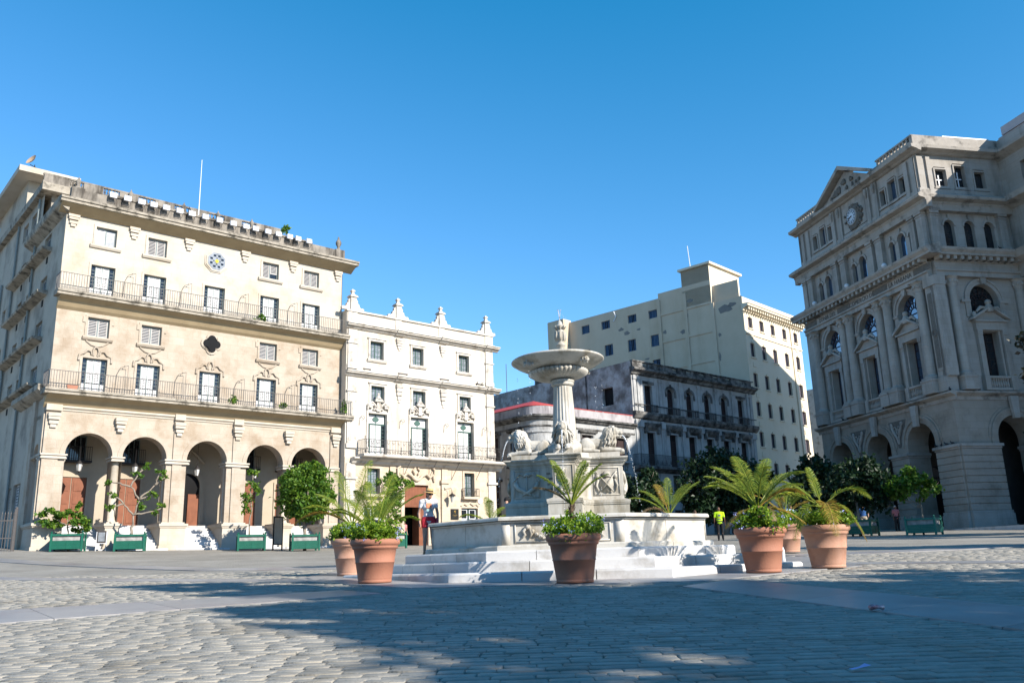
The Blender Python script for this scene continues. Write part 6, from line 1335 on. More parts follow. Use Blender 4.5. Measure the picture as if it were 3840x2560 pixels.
potted_palm('terracotta pot with thin yellowing palm, farther of the pair left of the fountain', -4.02, 21.31,
            (.35, .04, [(175, 1.5, .7, .45, Y_), (150, 1.2, 1.2, .2, P_), (120, 1.3, 1.7, .15, P_), (80, 1.3, 1.9, .1, P_), (40, 1.2, 1.3, .2, P_), (200, 1.2, .9, .3, P_), (10, 1.2, .6, .5, P_), (-60, 1.1, 1.4, .2, P_)]), 'terra_pale', 4, 1., 24)
potted_palm('terracotta pot with the fullest palm and shaggy trunk, right of the fountain steps', 4.75, 17.33,
            (.42, .07, [(10, 1.0, .95, .25, P_), (-10, .95, .9, .4, Y_), (175, 1.05, .95, .28, P_), (155, 1.0, 1.2, .2, P_), (60, 1.1, 1.5, .15, P_), (95, 1.1, 1.6, .15, P_), (125, 1.1, 1.4, .2, P_), (35, 1.2, 1.1, .2, P_), (-40, 1.0, 1.2, .25, P_), (-90, .9, 1.5, .3, P_), (-130, 1.0, 1.2, .3, P_), (200, 1.1, 1.0, .3, P_), (190, .75, -.1, .4, Y_), (160, .6, -.2, .4, D_), (-20, .9, .0, .35, Y_), (-75, .6, .1, .5, D_)]), 'terracotta', 5, 1.05, 46)
potted_palm('bleached terracotta pot with a sparse drooping palm, rightmost of the pots', 6.33, 18.23,
            (.40, .055, [(180, 1.35, .75, .55, P_), (5, 1.15, .95, .55, P_), (90, .6, 2.0, .0, P_), (-95, 1.0, .5, .95, Y_), (-30, .85, .35, .9, P_), (-15, .9, .3, 1.0, Y_), (150, 1.0, 1.2, .3, P_), (215, 1.1, .3, .8, P_)]), 'terra_pale', 6, .85, 14)
potted_palm('bleached terracotta pot with yellow palm behind the two right hand pots', 8.33, 27.37,
            (.3, .05, [(175, 1.5, .5, .3, Y_), (150, 1.2, 1.1, .2, Y_), (110, 1.2, 1.6, .1, P_), (60, 1.2, 1.4, .2, P_), (10, 1.3, .8, .3, Y_), (-60, 1.1, 1.2, .3, P_), (-120, 1.1, 1.1, .3, Y_)]), 'terra_pale', 7, 1., 12)
potted_palm('potted palm with green and dry fronds behind the right side of the basin', 5.0, 28.9,
            (.45, .05, [(180, 1.5, .25, .5, D_), (160, 1.3, .9, .2, P_), (130, 1.3, 1.2, .2, P_), (80, 1.3, 1.5, .1, P_), (30, 1.4, 1.2, .1, P_), (50, 1.3, 1.3, .2, P_), (200, 1.1, .6, .4, D_), (-60, 1.1, 1.4, .2, P_), (100, 1.2, 1.5, .2, Y_)]), 'terra_pale', 8, 1., 12)
potted_palm('potted palm behind the left side of the basin, only frond tips showing', -.9, 29.2,
            (.3, .045, [(165, 1.1, .8, .3, P_), (100, .9, 1.6, .1, P_), (60, .9, 1.2, .2, P_), (20, 1.0, .8, .3, P_), (-90, .9, 1.4, .2, P_)]), 'terra_pale', 9, 1., 12)

# ------------------------------------------------------------------ green planter boxes with trees
def planter_box(label, x, y, rot, w=1.42, d=1.42, pale=False, z=None):
    t = thing('planter_box', label, 'planter', (x, y, gz(x, y) if z is None else z), rot, 'green planter boxes round the square'); m = M['planter_pale' if pale else 'planter']; h = .86
    def fr():
        mb = MB()
        for sx in (-1, 1):
            for sy in (-1, 1): mb.box(sx*w/2-.05, sx*w/2+.05, sy*d/2-.05, sy*d/2+.05, 0, h+.04); mb.lathe([(.02, h+.04), (.05, h+.09), (.02, h+.13)], 8, (sx*w/2, sy*d/2, 0))
        for T in (Pl(0, -d/2, 0), Pl(0, d/2, 180), Pl(w/2, 0, 90), Pl(-w/2, 0, -90)):
            b = MB(T); ww = w if abs(T.rot) < .1 or abs(T.rot) > 3 else d; b.box(-ww/2+.05, ww/2-.05, -.03, .03, h-.10, h); b.box(-ww/2+.05, ww/2-.05, -.03, .03, .5, .53); b.box(-.02, .02, -.035, -.022, .12, .5)
            n = len(mb.v); mb.v += b.v; mb.f += [[i+n for i in f] for f in b.f]
        return mb
    put(cached(('pbf', w, d, pale), lambda: fr().mesh('frame', m)), 'frame', t)
    def panels():
        mb = MB()
        for T in (Pl(0, -d/2, 0), Pl(0, d/2, 180), Pl(w/2, 0, 90), Pl(-w/2, 0, -90)):
            b = MB(T)
            for k in range(5): b.box(-w/2+.05, w/2-.05, -.02, .01, .11+k*.078, .11+k*.078+.07)
            n = len(mb.v); mb.v += b.v; mb.f += [[i+n for i in f] for f in b.f]
        return mb
    put(cached(('pbp', w, d, pale), lambda: panels().mesh('slat_panel', m)), 'slat_panel', t)
    def liner():
        mb = MB(); mb.box(-w/2+.06, w/2-.06, -d/2+.06, d/2-.06, .12, h-.06); return mb
    put(cached(('pbl', w, d), lambda: liner().mesh('liner', M['zinc'])), 'liner', t)
    mb = MB(); mb.box(-w/2+.08, w/2-.08, -d/2+.08, d/2-.08, h-.059, h-.03); mb.build('soil', M['soil'], t); return t
HB = R_(20)
t = planter_box('green planter box with low leafy shrub by the hotel railings, leftmost of the planters', -23.2, 45.4, HB)
tree('', '', '', 0, 1.5, [(-.9, 0, 1.75, .55, .5, .35), (-.3, .1, 1.85, .45, .4, .33), (.45, 0, 1.35, .5, .5, .4), (.35, 0, 2.05, .25, .2, .35), (-.6, .2, 1.45, .4, .3, .25)], 1500, .13, M['leaf_mid'], 21, .05, parent=t, nclump=40)
t = planter_box('green planter box with gnarled half bare tree in front of the second hotel arch', -20.7, 47.0, HB)
rnd = random.Random(31); mb = MB(); tips = []
for a, b in (((0, 0, .8), (.05, 0, 1.9)), ((.05, 0, 1.9), (-.5, .1, 2.5)), ((.05, 0, 1.9), (.3, 0, 2.7)), ((.3, 0, 2.7), (-.2, 0, 3.4)), ((.3, 0, 2.7), (1.0, .1, 3.5)), ((-.5, .1, 2.5), (-1.0, 0, 3.0)), ((-.2, 0, 3.4), (.15, 0, 4.1)), ((1.0, .1, 3.5), (1.25, 0, 4.2)), ((1.0, .1, 3.5), (1.5, 0, 3.9)), ((.05, 0, 1.9), (1.1, .1, 2.1)), ((1.1, .1, 2.1), (1.5, 0, 2.3)), ((.3, 0, 2.7), (.9, -.1, 3.0)), ((-.5, .1, 2.5), (-1.1, 0, 2.3)), ((-.2, 0, 3.4), (-1.2, .1, 3.7)), ((.15, 0, 4.1), (.5, 0, 4.5))):
    limb(mb, a, b, .085 if a[2] < 1.5 else .055, .03, rnd, .16); tips.append(b)
mb.build('trunk', M['bark'], t, True); put(leaves_np(blob_pts([(x, y, z, .26, .24, .2) for x, y, z in tips[5:]]+[(.3, 0, 2.4, .3, .2, .2)], 620, 33, .1, .25, 60), .12, 34, 'crown', M['leaf_mid']), 'crown', t)
t = planter_box('green planter box with a thin leggy sapling in front of the fourth hotel arch', -14.9, 49.15, HB)
mb = MB(); limb(mb, (-.1, 0, .7), (-.05, 0, 4.3), .05, .02, rnd, .05, 7); limb(mb, (-.08, 0, 2.4), (-.5, 0, 3.0), .02, .01, rnd); limb(mb, (-.08, 0, 3), (.2, 0, 3.7), .02, .01, rnd); mb.build('trunk', M['bark'], t, True)
put(leaves_np(blob_pts([(-.3, 0, 2.9, .35, .25, .3), (0, 0, 3.6, .3, .25, .25), (-.05, 0, 4.3, .35, .25, .2), (-.3, 0, 2.3, .25, .2, .25), (.25, 0, 3.3, .15, .2, .3)], 420, 35, .1, .3, 40), .12, 36, 'crown', M['leaf_mid']), 'crown', t)
t = planter_box('green planter box with a dense round clipped tree near the palace corner', -11.8, 48.7, HB)
tree('', '', '', 0, 2.2, [(0, 0, 3.15, 1.48, 1.45, 1.45), (.2, 0, 4.2, .9, .9, .65), (-.75, 0, 3.6, .7, .7, .7), (.8, 0, 2.9, .75, .7, .8), (0, -.5, 2.2, 1.0, .9, .55)], 11000, .13, M['leaf_mid'], 41, .11, parent=t, nclump=420, clump=.11, shell=.62)
t = planter_box('green planter box with a straggly citrus tree beside the palace doorway', -7.6, 52.0, R_(41))
tree('', '', '', 0, 1.6, [(-.2, 0, 2.3, .7, .6, .6), (.4, 0, 3.0, .6, .5, .5), (.0, 0, 3.8, .8, .6, .6), (1.0, 0, 3.9, .5, .5, .35), (.55, 0, 1.7, .4, .4, .35), (.2, 0, 2.7, .5, .4, .3)], 1900, .14, M['leaf_mid'], 43, .06, parent=t, nclump=50, clump=.2)
t = planter_box('faded green planter box with a leaning small tree, sunlit before the exchange arches', 21.55, 46.85, R_(-38), pale=True)
tree('', '', '', 0, 1.7, [(-.9, 0, 2.6, .9, .7, .6), (-.3, 0, 3.0, .7, .7, .5), (.6, .2, 2.4, .5, .5, .45), (-1.2, 0, 2.3, .6, .5, .4), (.1, 0, 2.0, .4, .4, .3)], 2600, .14, M['leaf_mid'], 44, .06, parent=t, nclump=90, clump=.17)
t = planter_box('dark green planter box in shade under the large tree beside the exchange', 18.9, 48.6, R_(-38))
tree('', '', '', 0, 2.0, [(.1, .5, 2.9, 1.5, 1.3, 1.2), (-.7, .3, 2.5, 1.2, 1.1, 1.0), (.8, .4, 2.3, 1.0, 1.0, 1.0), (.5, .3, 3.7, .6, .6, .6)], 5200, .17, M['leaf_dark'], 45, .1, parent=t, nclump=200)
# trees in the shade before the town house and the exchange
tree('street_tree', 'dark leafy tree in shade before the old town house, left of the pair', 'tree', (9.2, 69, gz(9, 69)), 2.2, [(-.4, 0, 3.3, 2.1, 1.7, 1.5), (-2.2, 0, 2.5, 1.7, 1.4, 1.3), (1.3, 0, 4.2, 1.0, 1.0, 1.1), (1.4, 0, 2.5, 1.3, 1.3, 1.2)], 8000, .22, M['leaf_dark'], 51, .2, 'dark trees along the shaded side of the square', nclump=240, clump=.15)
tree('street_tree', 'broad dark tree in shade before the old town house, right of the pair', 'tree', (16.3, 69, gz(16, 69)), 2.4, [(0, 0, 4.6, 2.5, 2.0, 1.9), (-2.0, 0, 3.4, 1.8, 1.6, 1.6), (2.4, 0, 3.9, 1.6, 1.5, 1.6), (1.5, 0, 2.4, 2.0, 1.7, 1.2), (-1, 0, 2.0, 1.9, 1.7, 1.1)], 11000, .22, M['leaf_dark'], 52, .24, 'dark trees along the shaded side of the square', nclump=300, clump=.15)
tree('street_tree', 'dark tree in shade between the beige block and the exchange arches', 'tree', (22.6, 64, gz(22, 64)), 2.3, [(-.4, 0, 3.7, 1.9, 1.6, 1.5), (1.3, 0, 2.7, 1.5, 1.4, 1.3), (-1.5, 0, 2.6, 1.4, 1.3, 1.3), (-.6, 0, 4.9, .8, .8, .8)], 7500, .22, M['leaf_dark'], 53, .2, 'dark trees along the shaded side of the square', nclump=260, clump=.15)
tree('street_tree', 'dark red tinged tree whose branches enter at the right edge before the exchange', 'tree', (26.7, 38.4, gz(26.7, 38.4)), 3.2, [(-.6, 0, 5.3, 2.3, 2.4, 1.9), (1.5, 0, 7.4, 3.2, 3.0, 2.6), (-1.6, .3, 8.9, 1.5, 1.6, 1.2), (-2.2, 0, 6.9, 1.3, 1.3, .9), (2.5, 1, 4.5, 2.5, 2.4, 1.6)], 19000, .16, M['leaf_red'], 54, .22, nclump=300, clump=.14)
# trees standing outside the picture on the right, whose shade falls over the foreground
HX, HY = .781, -.624
def shade_tree(label, spots, zc, seed, n):
    off = (zc+.6)/.56; C = [(px+HX*off, py+HY*off, zc+dz, r, r, r*.9) for px, py, r, dz in spots]
    bx = sum(c[0] for c in C)/len(C); by = sum(c[1] for c in C)/len(C); g = gz(bx, by)
    tree('shade_tree', label, 'tree', (bx, by, g), zc*.55, [(c[0]-bx, c[1]-by, c[2]-g, *c[3:]) for c in C], n, .30, M['leaf_mid'], seed, .35, nclump=int(n/50), clump=.15, shell=.3)
shade_tree('tall leafy tree outside the frame shading the left foreground', [(-6.4, 18.4, 1.15, .6), (-3.6, 16.4, 1.5, .2), (-.9, 14.4, 1.9, 0), (-2.6, 12.2, 1.3, -.4), (.6, 11.9, 2.0, .2), (-.6, 9.3, 1.5, -.3)], 13, 61, 7600)
shade_tree('tall leafy tree outside the frame shading the middle foreground', [(2.9, 13.6, 2.1, .3), (3.4, 9.8, 2.2, 0), (1.0, 7.2, 1.6, -.4), (5.8, 12.2, 2.0, .4), (4.4, 6.3, 2.1, 0)], 12, 62, 6800)
shade_tree('tall leafy tree outside the frame shading the right foreground', [(8.2, 14.3, 1.7, .3), (9.2, 11.0, 2.3, 0), (7.4, 8.0, 2.2, -.2), (11.6, 13.2, 2.0, .2), (12.2, 9.6, 2.2, 0)], 12, 63, 6600)
shade_tree('tree outside the frame whose shade crosses the right side of the square', [(12.0, 29.5, 1.7, 0), (15.5, 27.6, 1.8, .4), (9.8, 31.6, 1.3, .2)], 8, 64, 5500)
shade_tree('smaller tree outside the frame shading the far right paving', [(20.5, 38.5, 1.6, 0), (17.2, 41.0, 1.3, .3), (24, 36.5, 1.8, 0)], 8, 65, 5000)
# self-sown plants on the hotel
for u, y, z, r, n, lab in ((13.1, -.6, 21.75, .26, 110, 'small self sown bush growing on the hotel roof parapet'), (11.6, -.75, 15.35, .3, 130, 'green plant trailing on the upper hotel balcony'), (13.3, -.85, 9.85, .22, 90, 'potted greenery before the fourth window on the lower hotel balcony'), (17.6, -.8, 10.05, .2, 130, 'climbing plant at the right end of the lower hotel balcony'), (9.9, -.9, 9.85, .25, 90, 'low weeds on the lower hotel balcony slab')):
    p = on_hotel(u, y, z); k = thing('balcony_plant', lab, 'plant', p)
    hz = .5 if u == 17.6 else .26
    mb = MB(); limb(mb, (0, 0, -.25), (0.05, 0, hz*.6), .02, .008, rnd); mb.build('stem', M['bark'], k); put(leaves_np(blob_pts([(0, 0, hz*.3, r, r*.6, hz), (.1, 0, hz*.9, r*.5, r*.4, hz*.5)], n, int(u*10), .1, .25, 24), .13, int(u*9), 'foliage', M['leaf_mid']), 'foliage', k)
p = on_hotel(.95, -.85, 9.72); k = thing('window_box', 'small orange clay window box on the left end of the lower hotel balcony', 'window box', p, HR); mb = MB(); mb.prismz([(-.24, -.09), (.24, -.09), (.24, .09), (-.24, .09)], 0, .2, [(-.28, -.11), (.28, -.11), (.28, .11), (-.28, .11)]); mb.build('box', M['terracotta'], k); mb = MB(); mb.box(-.22, .22, -.08, .08, .201, .21); mb.build('soil', M['soil'], k)
MATK = .8
# ================================================================== people
M['skin'] = mat('skin_light', (.52, .30, .21), (.47, .26, .18), 6, .55); M['skin_tan'] = mat('skin_tanned', (.36, .19, .12), (.31, .16, .10), 6, .55); M['skin_dark'] = mat('skin_brown', (.17, .09, .06), (.14, .075, .05), 6, .55)
_cl = {}
def cloth(name, c, c2=None):
    if name not in _cl: _cl[name] = mat(name, c, c2 or tuple(x*.85 for x in c), 7, .9, bump=.25, bump_scale=18)
    return _cl[name]
def person(label, x, y, z, face, H=1.7, skin='skin', top=None, bottom=None, shoes=None, hair=None, hat=None, pose={}, glasses=False, fem=False, voxel=.018, group=None, sleeve=.55, short=.6, fingers=False, extra=None):
    """standing figure; face = heading in degrees (0 looks to -y, i.e. at the camera)"""
    t = thing('person', label, 'person', (x, y, z), R_(face), group); s = H/1.72; V = lambda a, b, c: Vector((a*s, b*s, c*s)); sw = .178 if fem else .205; hw = .10
    J = {}
    for sd, nm in ((1, 'L'), (-1, 'R')):
        J['sh'+nm] = V(sd*sw, 0, 1.40); J['el'+nm] = V(sd*(sw+.055), .03, 1.11); J['wr'+nm] = V(sd*(sw+.065), -.05, .87)
        J['hp'+nm] = V(sd*hw, 0, .90); J['kn'+nm] = V(sd*(hw+.005), -.02, .48); J['an'+nm] = V(sd*(hw+.01), .02, .085)
    for k, v in pose.items():
        if k in J: J[k] = V(*v)
    hd = V(*pose.get('head', (0, -.02, 1.60))); turn = R_(pose.get('turn', 0)); RH = Matrix.Rotation(turn, 3, 'Z'); q = lambda a, b, c: hd+RH @ V(a, b, c)
    def core(mb, g):
        ch = .155 if fem else .175
        mb.ball(V(0, .005, 1.29), (ch+g)*s, (.105+g)*s, (.19+g)*s, 14, 10); mb.ball(V(0, 0, 1.10), ((.118 if fem else .15)+g)*s, (.09+g)*s, (.16+g)*s, 14, 8)
        for sd in (1, -1): mb.cap(V(0, .01, 1.43), J['sh'+('L' if sd > 0 else 'R')], (.065+g)*s, (.058+g)*s)
        if fem:
            for sd in (1, -1): mb.ball(V(sd*.075, -.075, 1.27), (.065+g*.6)*s, (.055+g*.6)*s, (.065+g*.6)*s)
        mb.ball(V(0, .005, .95), ((.165 if fem else .16)+g)*s, (.112+g)*s, (.13+g)*s, 14, 8)
    mb = MB(); core(mb, 0); mb.cap(V(0, .01, 1.42), hd-V(0, 0, .05), .052*s, .05*s)
    mb.ball(q(0, .01, .02), .076*s, .096*s, .105*s, 14, 10); mb.ball(q(0, -.025, -.055), .056*s, .068*s, .06*s, 12, 8); mb.ball(q(0, -.10, -.015), .014*s, .022*s, .028*s, 8, 6); mb.ball(q(0, -.092, -.06), .026*s, .014*s, .010*s, 8, 5); mb.ball(q(0, -.085, -.09), .02*s, .018*s, .016*s, 8, 5)
    for sd in (1, -1): mb.ball(q(sd*.078, .015, -.005), .012*s, .022*s, .032*s, 8, 6); mb.ball(q(sd*.032, -.083, .012), .014*s, .010*s, .008*s, 8, 5)
    for nm, sd in (('L', 1), ('R', -1)):
        mb.cap(J['sh'+nm], J['el'+nm], .048*s, .038*s); mb.cap(J['el'+nm], J['wr'+nm], .038*s, .026*s)
        d = (J['wr'+nm]-J['el'+nm]).normalized(); pl = J['wr'+nm]+d*.055*s; sidev = d.cross(Vector((sd, 0, 0))); sidev = sidev.normalized() if sidev.length > .1 else Vector((0, -1, 0))
        nv = d.cross(sidev).normalized(); mb.cap(J['wr'+nm], pl+d*.02*s, .026*s, .032*s)
        for i, (o, L) in enumerate(((-.027, .062), (-.009, .076), (.009, .072), (.026, .056))):
            a = pl+d*.03*s+sidev*o*s; m_ = a+d*L*.55*s-nv*.006*s; e = m_+d*L*.45*s-nv*sd*.014*s; mb.cap(a, m_, .011*s, .010*s, 6); mb.cap(m_, e, .010*s, .008*s, 6)
        a = J['wr'+nm]+d*.03*s-sidev*.026*s; mb.cap(a, a+(d*.6-sidev*.8)*.03*s, .014*s, .012*s, 6); mb.cap(a+(d*.6-sidev*.8)*.03*s, a+(d*.95-sidev*.5)*.062*s, .012*s, .009*s, 6)
        mb.cap(J['hp'+nm], J['kn'+nm], .088*s, .058*s); mb.cap(J['kn'+nm], J['an'+nm], .056*s, .036*s); k2 = (J['kn'+nm]*.68+J['an'+nm]*.32); mb.ball(k2+V(0, .022, 0), .052*s, .052*s, .09*s)
        mb.cap(J['an'+nm]+V(0, .02, -.045), J['an'+nm]+V(sd*.02, -.15, -.055), .036*s, .028*s)
    put(remesh(mb, voxel, M[skin], 2, 'body'), 'body', t)
    if top is not None:
        mb = MB(); core(mb, .016)
        for nm in 'LR': mb.cap(J['sh'+nm], J['sh'+nm]+(J['el'+nm]-J['sh'+nm])*sleeve, .064*s, .058*s)
        if sleeve > 1:
            for nm in 'LR': mb.cap(J['sh'+nm], J['el'+nm], .064*s, .052*s); mb.cap(J['el'+nm], J['wr'+nm], .052*s, .04*s)
        put(remesh(mb, voxel, top, 3, 'shirt'), 'shirt', t)
    if bottom is not None:
        mb = MB(); mb.ball(V(0, .005, .95), .185*s, .132*s, .13*s, 14, 8)
        for nm in 'LR':
            mb.cap(J['hp'+nm], J['hp'+nm]+(J['kn'+nm]-J['hp'+nm])*min(1, short), .102*s, (.092 if short < 1 else .078)*s)
            if short > 1: mb.cap(J['kn'+nm], J['an'+nm]+V(0, 0, .03), .074*s, .062*s)
        put(remesh(mb, voxel, bottom, 3, 'trousers' if short > 1 else 'shorts'), 'trousers' if short > 1 else 'shorts', t)
    if shoes is not None:
        mb = MB()
        for nm, sd in (('L', 1), ('R', -1)): mb.cap(J['an'+nm]+V(0, .03, -.04), J['an'+nm]+V(sd*.02, -.16, -.05), .045*s, .036*s)
        put(remesh(mb, voxel, shoes, 1, 'shoes'), 'shoes', t)
    if hair is not None:
        mb = MB(); mb.ball(q(0, .025, .045), .084*s, .098*s, .095*s, 12, 8)
        if fem and hat is None: mb.ball(q(0, .075, -.06), .07*s, .05*s, .12*s, 12, 8)
        elif fem: mb.ball(q(0, .06, -.02), .076*s, .05*s, .07*s, 10, 7)
        put(mb.mesh('hair', hair, True), 'hair', t)
    if hat is not None:
        hm, band, brim = hat
        o = put(None, 'hat', t); mb = MB(); mb.lathe([(brim*s, 0), (brim*s*.99, .012*s), (.098*s, .022*s), (.094*s, .10*s), (.075*s, .115*s), (.02*s, .105*s)], 24, cap=False); mb.lathe([(.096*s, .0), (brim*s, -.003)], 24, cap=False)
        bpy.data.objects.remove(o); o = mb.build('hat', hm, t, True, q(0, .015, .055)); o.rotation_euler = (R_(8), R_(pose.get('hat_tilt', 5)), turn)
        if band: mb = MB(); mb.lathe([(.101*s, .022*s), (.099*s, .06*s)], 24, cap=False); put(mb.mesh('hat_band', band, True), 'hat_band', o)
    if glasses:
        mb = MB()
        for sd in (1, -1): mb.ball(q(sd*.034, -.095, .008), .03*s, .010*s, .022*s, 10, 6); mb.tube([q(sd*.06, -.085, .012), q(sd*.082, .01, .01)], .005*s, 4)
        mb.tube([q(-.01, -.1, .012), q(.01, -.1, .012)], .005*s, 4); mb.build('sunglasses', M['iron'], t, True)
    if extra: extra(t, V, J)
    return t
white_c = cloth('white_cotton', (.80, .79, .80)); red_c = cloth('coral_shorts_cloth', (.60, .035, .055)); black_c = cloth('black_cloth', (.015, .016, .018)); navy_c = cloth('navy_cloth', (.02, .03, .07)); grey_c = cloth('grey_cloth', (.16, .17, .18)); beige_c = cloth('beige_cloth', (.42, .36, .27)); blue_c = cloth('blue_cloth', (.04, .13, .36)); olive_c = cloth('olive_cloth', (.10, .095, .065)); pink_c = cloth('dusty_pink_cloth', (.36, .13, .14)); lblue_c = cloth('pale_blue_cloth', (.40, .52, .72))
hairb = mat('brown_hair', (.09, .05, .03), (.05, .03, .02), 20, .7); hairg = mat('grey_hair', (.35, .34, .32), (.25, .24, .23), 20, .7); straw = mat('straw', (.66, .46, .20), (.55, .36, .14), 18, .85, bump=.5, bump_scale=60); pale_straw = mat('pale_straw', (.72, .66, .52), (.62, .56, .42), 18, .85)
def tee_print(t, V, J):
    # chest print (orange flower square over a blue strip) raised a hair off the shirt, and a strap across
    for nm, x0, x1, z0, z1, m in (('print_orange', -.07, .07, 1.23, 1.36, mat('print_orange', (.85, .20, .08), (.92, .42, .25), 26, .9)), ('print_blue', -.065, .065, 1.14, 1.21, mat('print_blue', (.22, .52, .58), (.60, .62, .50), 22, .9)), ('print_lower', -.08, .08, 1.035, 1.09, mat('print_lower', (.62, .50, .50), (.75, .75, .78), 24, .9))):
        mb = MB(); n = 8; rows = []
        for j in range(2):
            rows.append([mb.P(V(x0+(x1-x0)*k/n, -.146-(.016 if z1 > 1.2 else -.020 if z1 < 1.1 else -.004)*(1-(abs(x0+(x1-x0)*k/n)/.13)**2)+.004, z0+(z1-z0)*j)) for k in range(n+1)])
        for k in range(n): mb.f.append([rows[0][k], rows[0][k+1], rows[1][k+1], rows[1][k]])
        mb.build(nm, m, t)
    mb = MB(); mb.tube([V(-.10, -.06, 1.475), V(-.05, -.135, 1.36), V(.06, -.165, 1.18), V(.16, -.10, 1.0), V(.19, -.02, .93)], .009, 5); mb.build('bag_strap', beige_c, t)
    mb = MB(); mb.cbox(V(.215, .0, .90), .05, .20, .15); mb.build('shoulder_bag', mat('coral_bag', (.42, .05, .10), (.36, .04, .08), 8, .7), t)
person('woman in straw hat, sunglasses, white printed T-shirt and coral red shorts standing beside the basin', -2.44, 24.05, .213, 12, 1.77, 'skin', white_c, red_c, cloth('sandal', (.25, .15, .08)), hairb, (straw, M['iron'], .185),
       {'turn': 18, 'head': (.03, -.04, 1.585), 'elL': (.245, .02, 1.10), 'wrL': (.25, -.02, .84), 'elR': (-.25, .03, 1.10), 'wrR': (-.235, -.06, .84), 'knR': (-.10, -.03, .48), 'anL': (.12, -.10, .085)}, True, True, .010, None, .42, .32, True, tee_print)
person('man in pale straw hat and dark vest half hidden behind the left of the pedestal', -.12, 25.62, .213, 35, 1.88, 'skin', black_c, beige_c, black_c, hairb, (pale_straw, M['iron'], .155), {'turn': 20, 'elR': (-.28, -.10, 1.18), 'wrR': (-.12, -.24, 1.05)}, True, False, .014, None, .12, .5)
def MBbag(t, V):
    mb = MB(); mb.cbox(V(.02, .15, 1.15), .24, .12, .36); mb.build('backpack', lblue_c, t)
G = 'group of people standing in the shade'
def vest(t, V, J):
    for nm, z0, z1, r in (('reflective_hem', .93, .985, .176),):
        mb = MB(); mb.lathe([(r, z0), (r*.985, z1)], 20, cap=False); o = mb.build(nm, mat('hi_vis_yellow', (.55, .85, .02), (.5, .8, .02), 5, .6), t, True); o.scale = (1.08, .80, 1)
    mb = MB(); mb.ball(V(0, .006, 1.29), .196, .126, .205, 14, 10); mb.ball(V(0, .0, 1.10), .172, .112, .16, 14, 8); put(remesh(mb, .02, grey_c, 2, 'waistcoat'), 'waistcoat', t)
hv = cloth('hi_vis_shirt', (.55, .85, .02))
person('bald man seen from behind in grey waistcoat over bright hi-vis yellow shirt', 11.15, 48.6, gz(11.15, 48.6), 170, 1.80, 'skin_dark', hv, black_c, black_c, None, None, {}, False, False, .02, G, .6, 1.5, False, vest)
person('person in brown top and beige shorts beside the hi-vis man', 9.75, 48.2, gz(9.75, 48.2), 160, 1.66, 'skin_tan', olive_c, beige_c, black_c, hairb, None, {}, False, False, .02, G, .5, .85)
person('grey haired person in dark clothes carrying a pale blue bag', 12.6, 48.9, gz(12.6, 48.9), 190, 1.62, 'skin', black_c, grey_c, black_c, hairg, None, {}, False, True, .02, G, 1.2, 1.5, False, lambda t, V, J: MBbag(t, V))
person('tall person in black clothes at the middle of the shaded group', 13.5, 49.2, gz(13.5, 49.2), 150, 1.76, 'skin_dark', black_c, black_c, black_c, hairb, None, {'elL': (.30, -.02, 1.15)}, False, False, .02, G, 1.2, 1.5)
person('person in dark navy top and grey trousers behind the full palm pot', 14.6, 50.2, gz(14.6, 50.2), 175, 1.68, 'skin_tan', navy_c, grey_c, black_c, hairb, None, {}, False, True, .02, G, .5, 1.5)
person('person in pale blue shirt and dark trousers above the flowers of the full palm pot', 15.4, 49.6, gz(15.4, 49.6), 20, 1.84, 'skin_tan', lblue_c, navy_c, black_c, hairb, None, {'turn': 30}, False, False, .02, G, .6, 1.5)
person('person in olive top seen between the two right hand palms', 18.0, 50.6, gz(18, 50.6), 15, 1.72, 'skin_tan', olive_c, navy_c, black_c, hairb, None, {}, False, False, .02, G, .5, 1.5)
person('man in white cap and blue shirt seen above the rightmost pot', 20.6, 52.4, gz(20.6, 52.4), -20, 1.82, 'skin', blue_c, beige_c, black_c, None, (mat('white_cap', (.75, .76, .78), (.7, .7, .72), 5, .8), None, .12), {'turn': -20}, False, False, .02, G, .5, .9)
person('man in dusty pink shirt and black trousers before the exchange arches', 25.9, 60.2, gz(25.9, 60.2), 15, 1.72, 'skin_dark', pink_c, black_c, black_c, hairg, None, {'turn': 10}, False, False, .02, None, .6, 1.5)
person('woman in grey sleeveless top and blue shorts leaning on the exchange corner pier', 32.55, 61.9, 1.16, -18, 1.62, 'skin_tan', cloth('grey_lilac_top', (.17, .16, .20)), blue_c, black_c, hairb, None, {'turn': 15, 'elL': (.26, .0, 1.12)}, False, True, .018, 'couple leaning on the exchange', .1, .75)
person('man in black T-shirt with his arm round a woman by the exchange pier', 33.45, 62.05, 1.16, -18, 1.80, 'skin_tan', black_c, black_c, black_c, hairg, None, {'turn': -35, 'head': (-.12, -.03, 1.58), 'elR': (-.42, -.03, 1.30), 'wrR': (-.62, -.06, 1.30), 'elL': (.36, .06, 1.14), 'wrL': (.24, -.06, 1.0)}, False, False, .018, 'couple leaning on the exchange', .55, .8)
person('person in white T-shirt and white trousers inside the palace doorway', -6.95, 61.35, 1.16, 40, 1.66, 'skin_dark', white_c, cloth('white_trousers', (.66, .66, .64)), black_c, hairb, None, {}, False, True, .02, None, .5, 1.5)
person('person in pink top beside the palace doorway, mostly hidden by leaves', -7.75, 59.9, gz(-7.75, 59.9), 40, 1.66, 'skin', cloth('pink_top', (.70, .25, .25)), navy_c, black_c, hairb, None, {}, False, True, .02, None, .5, 1.5)

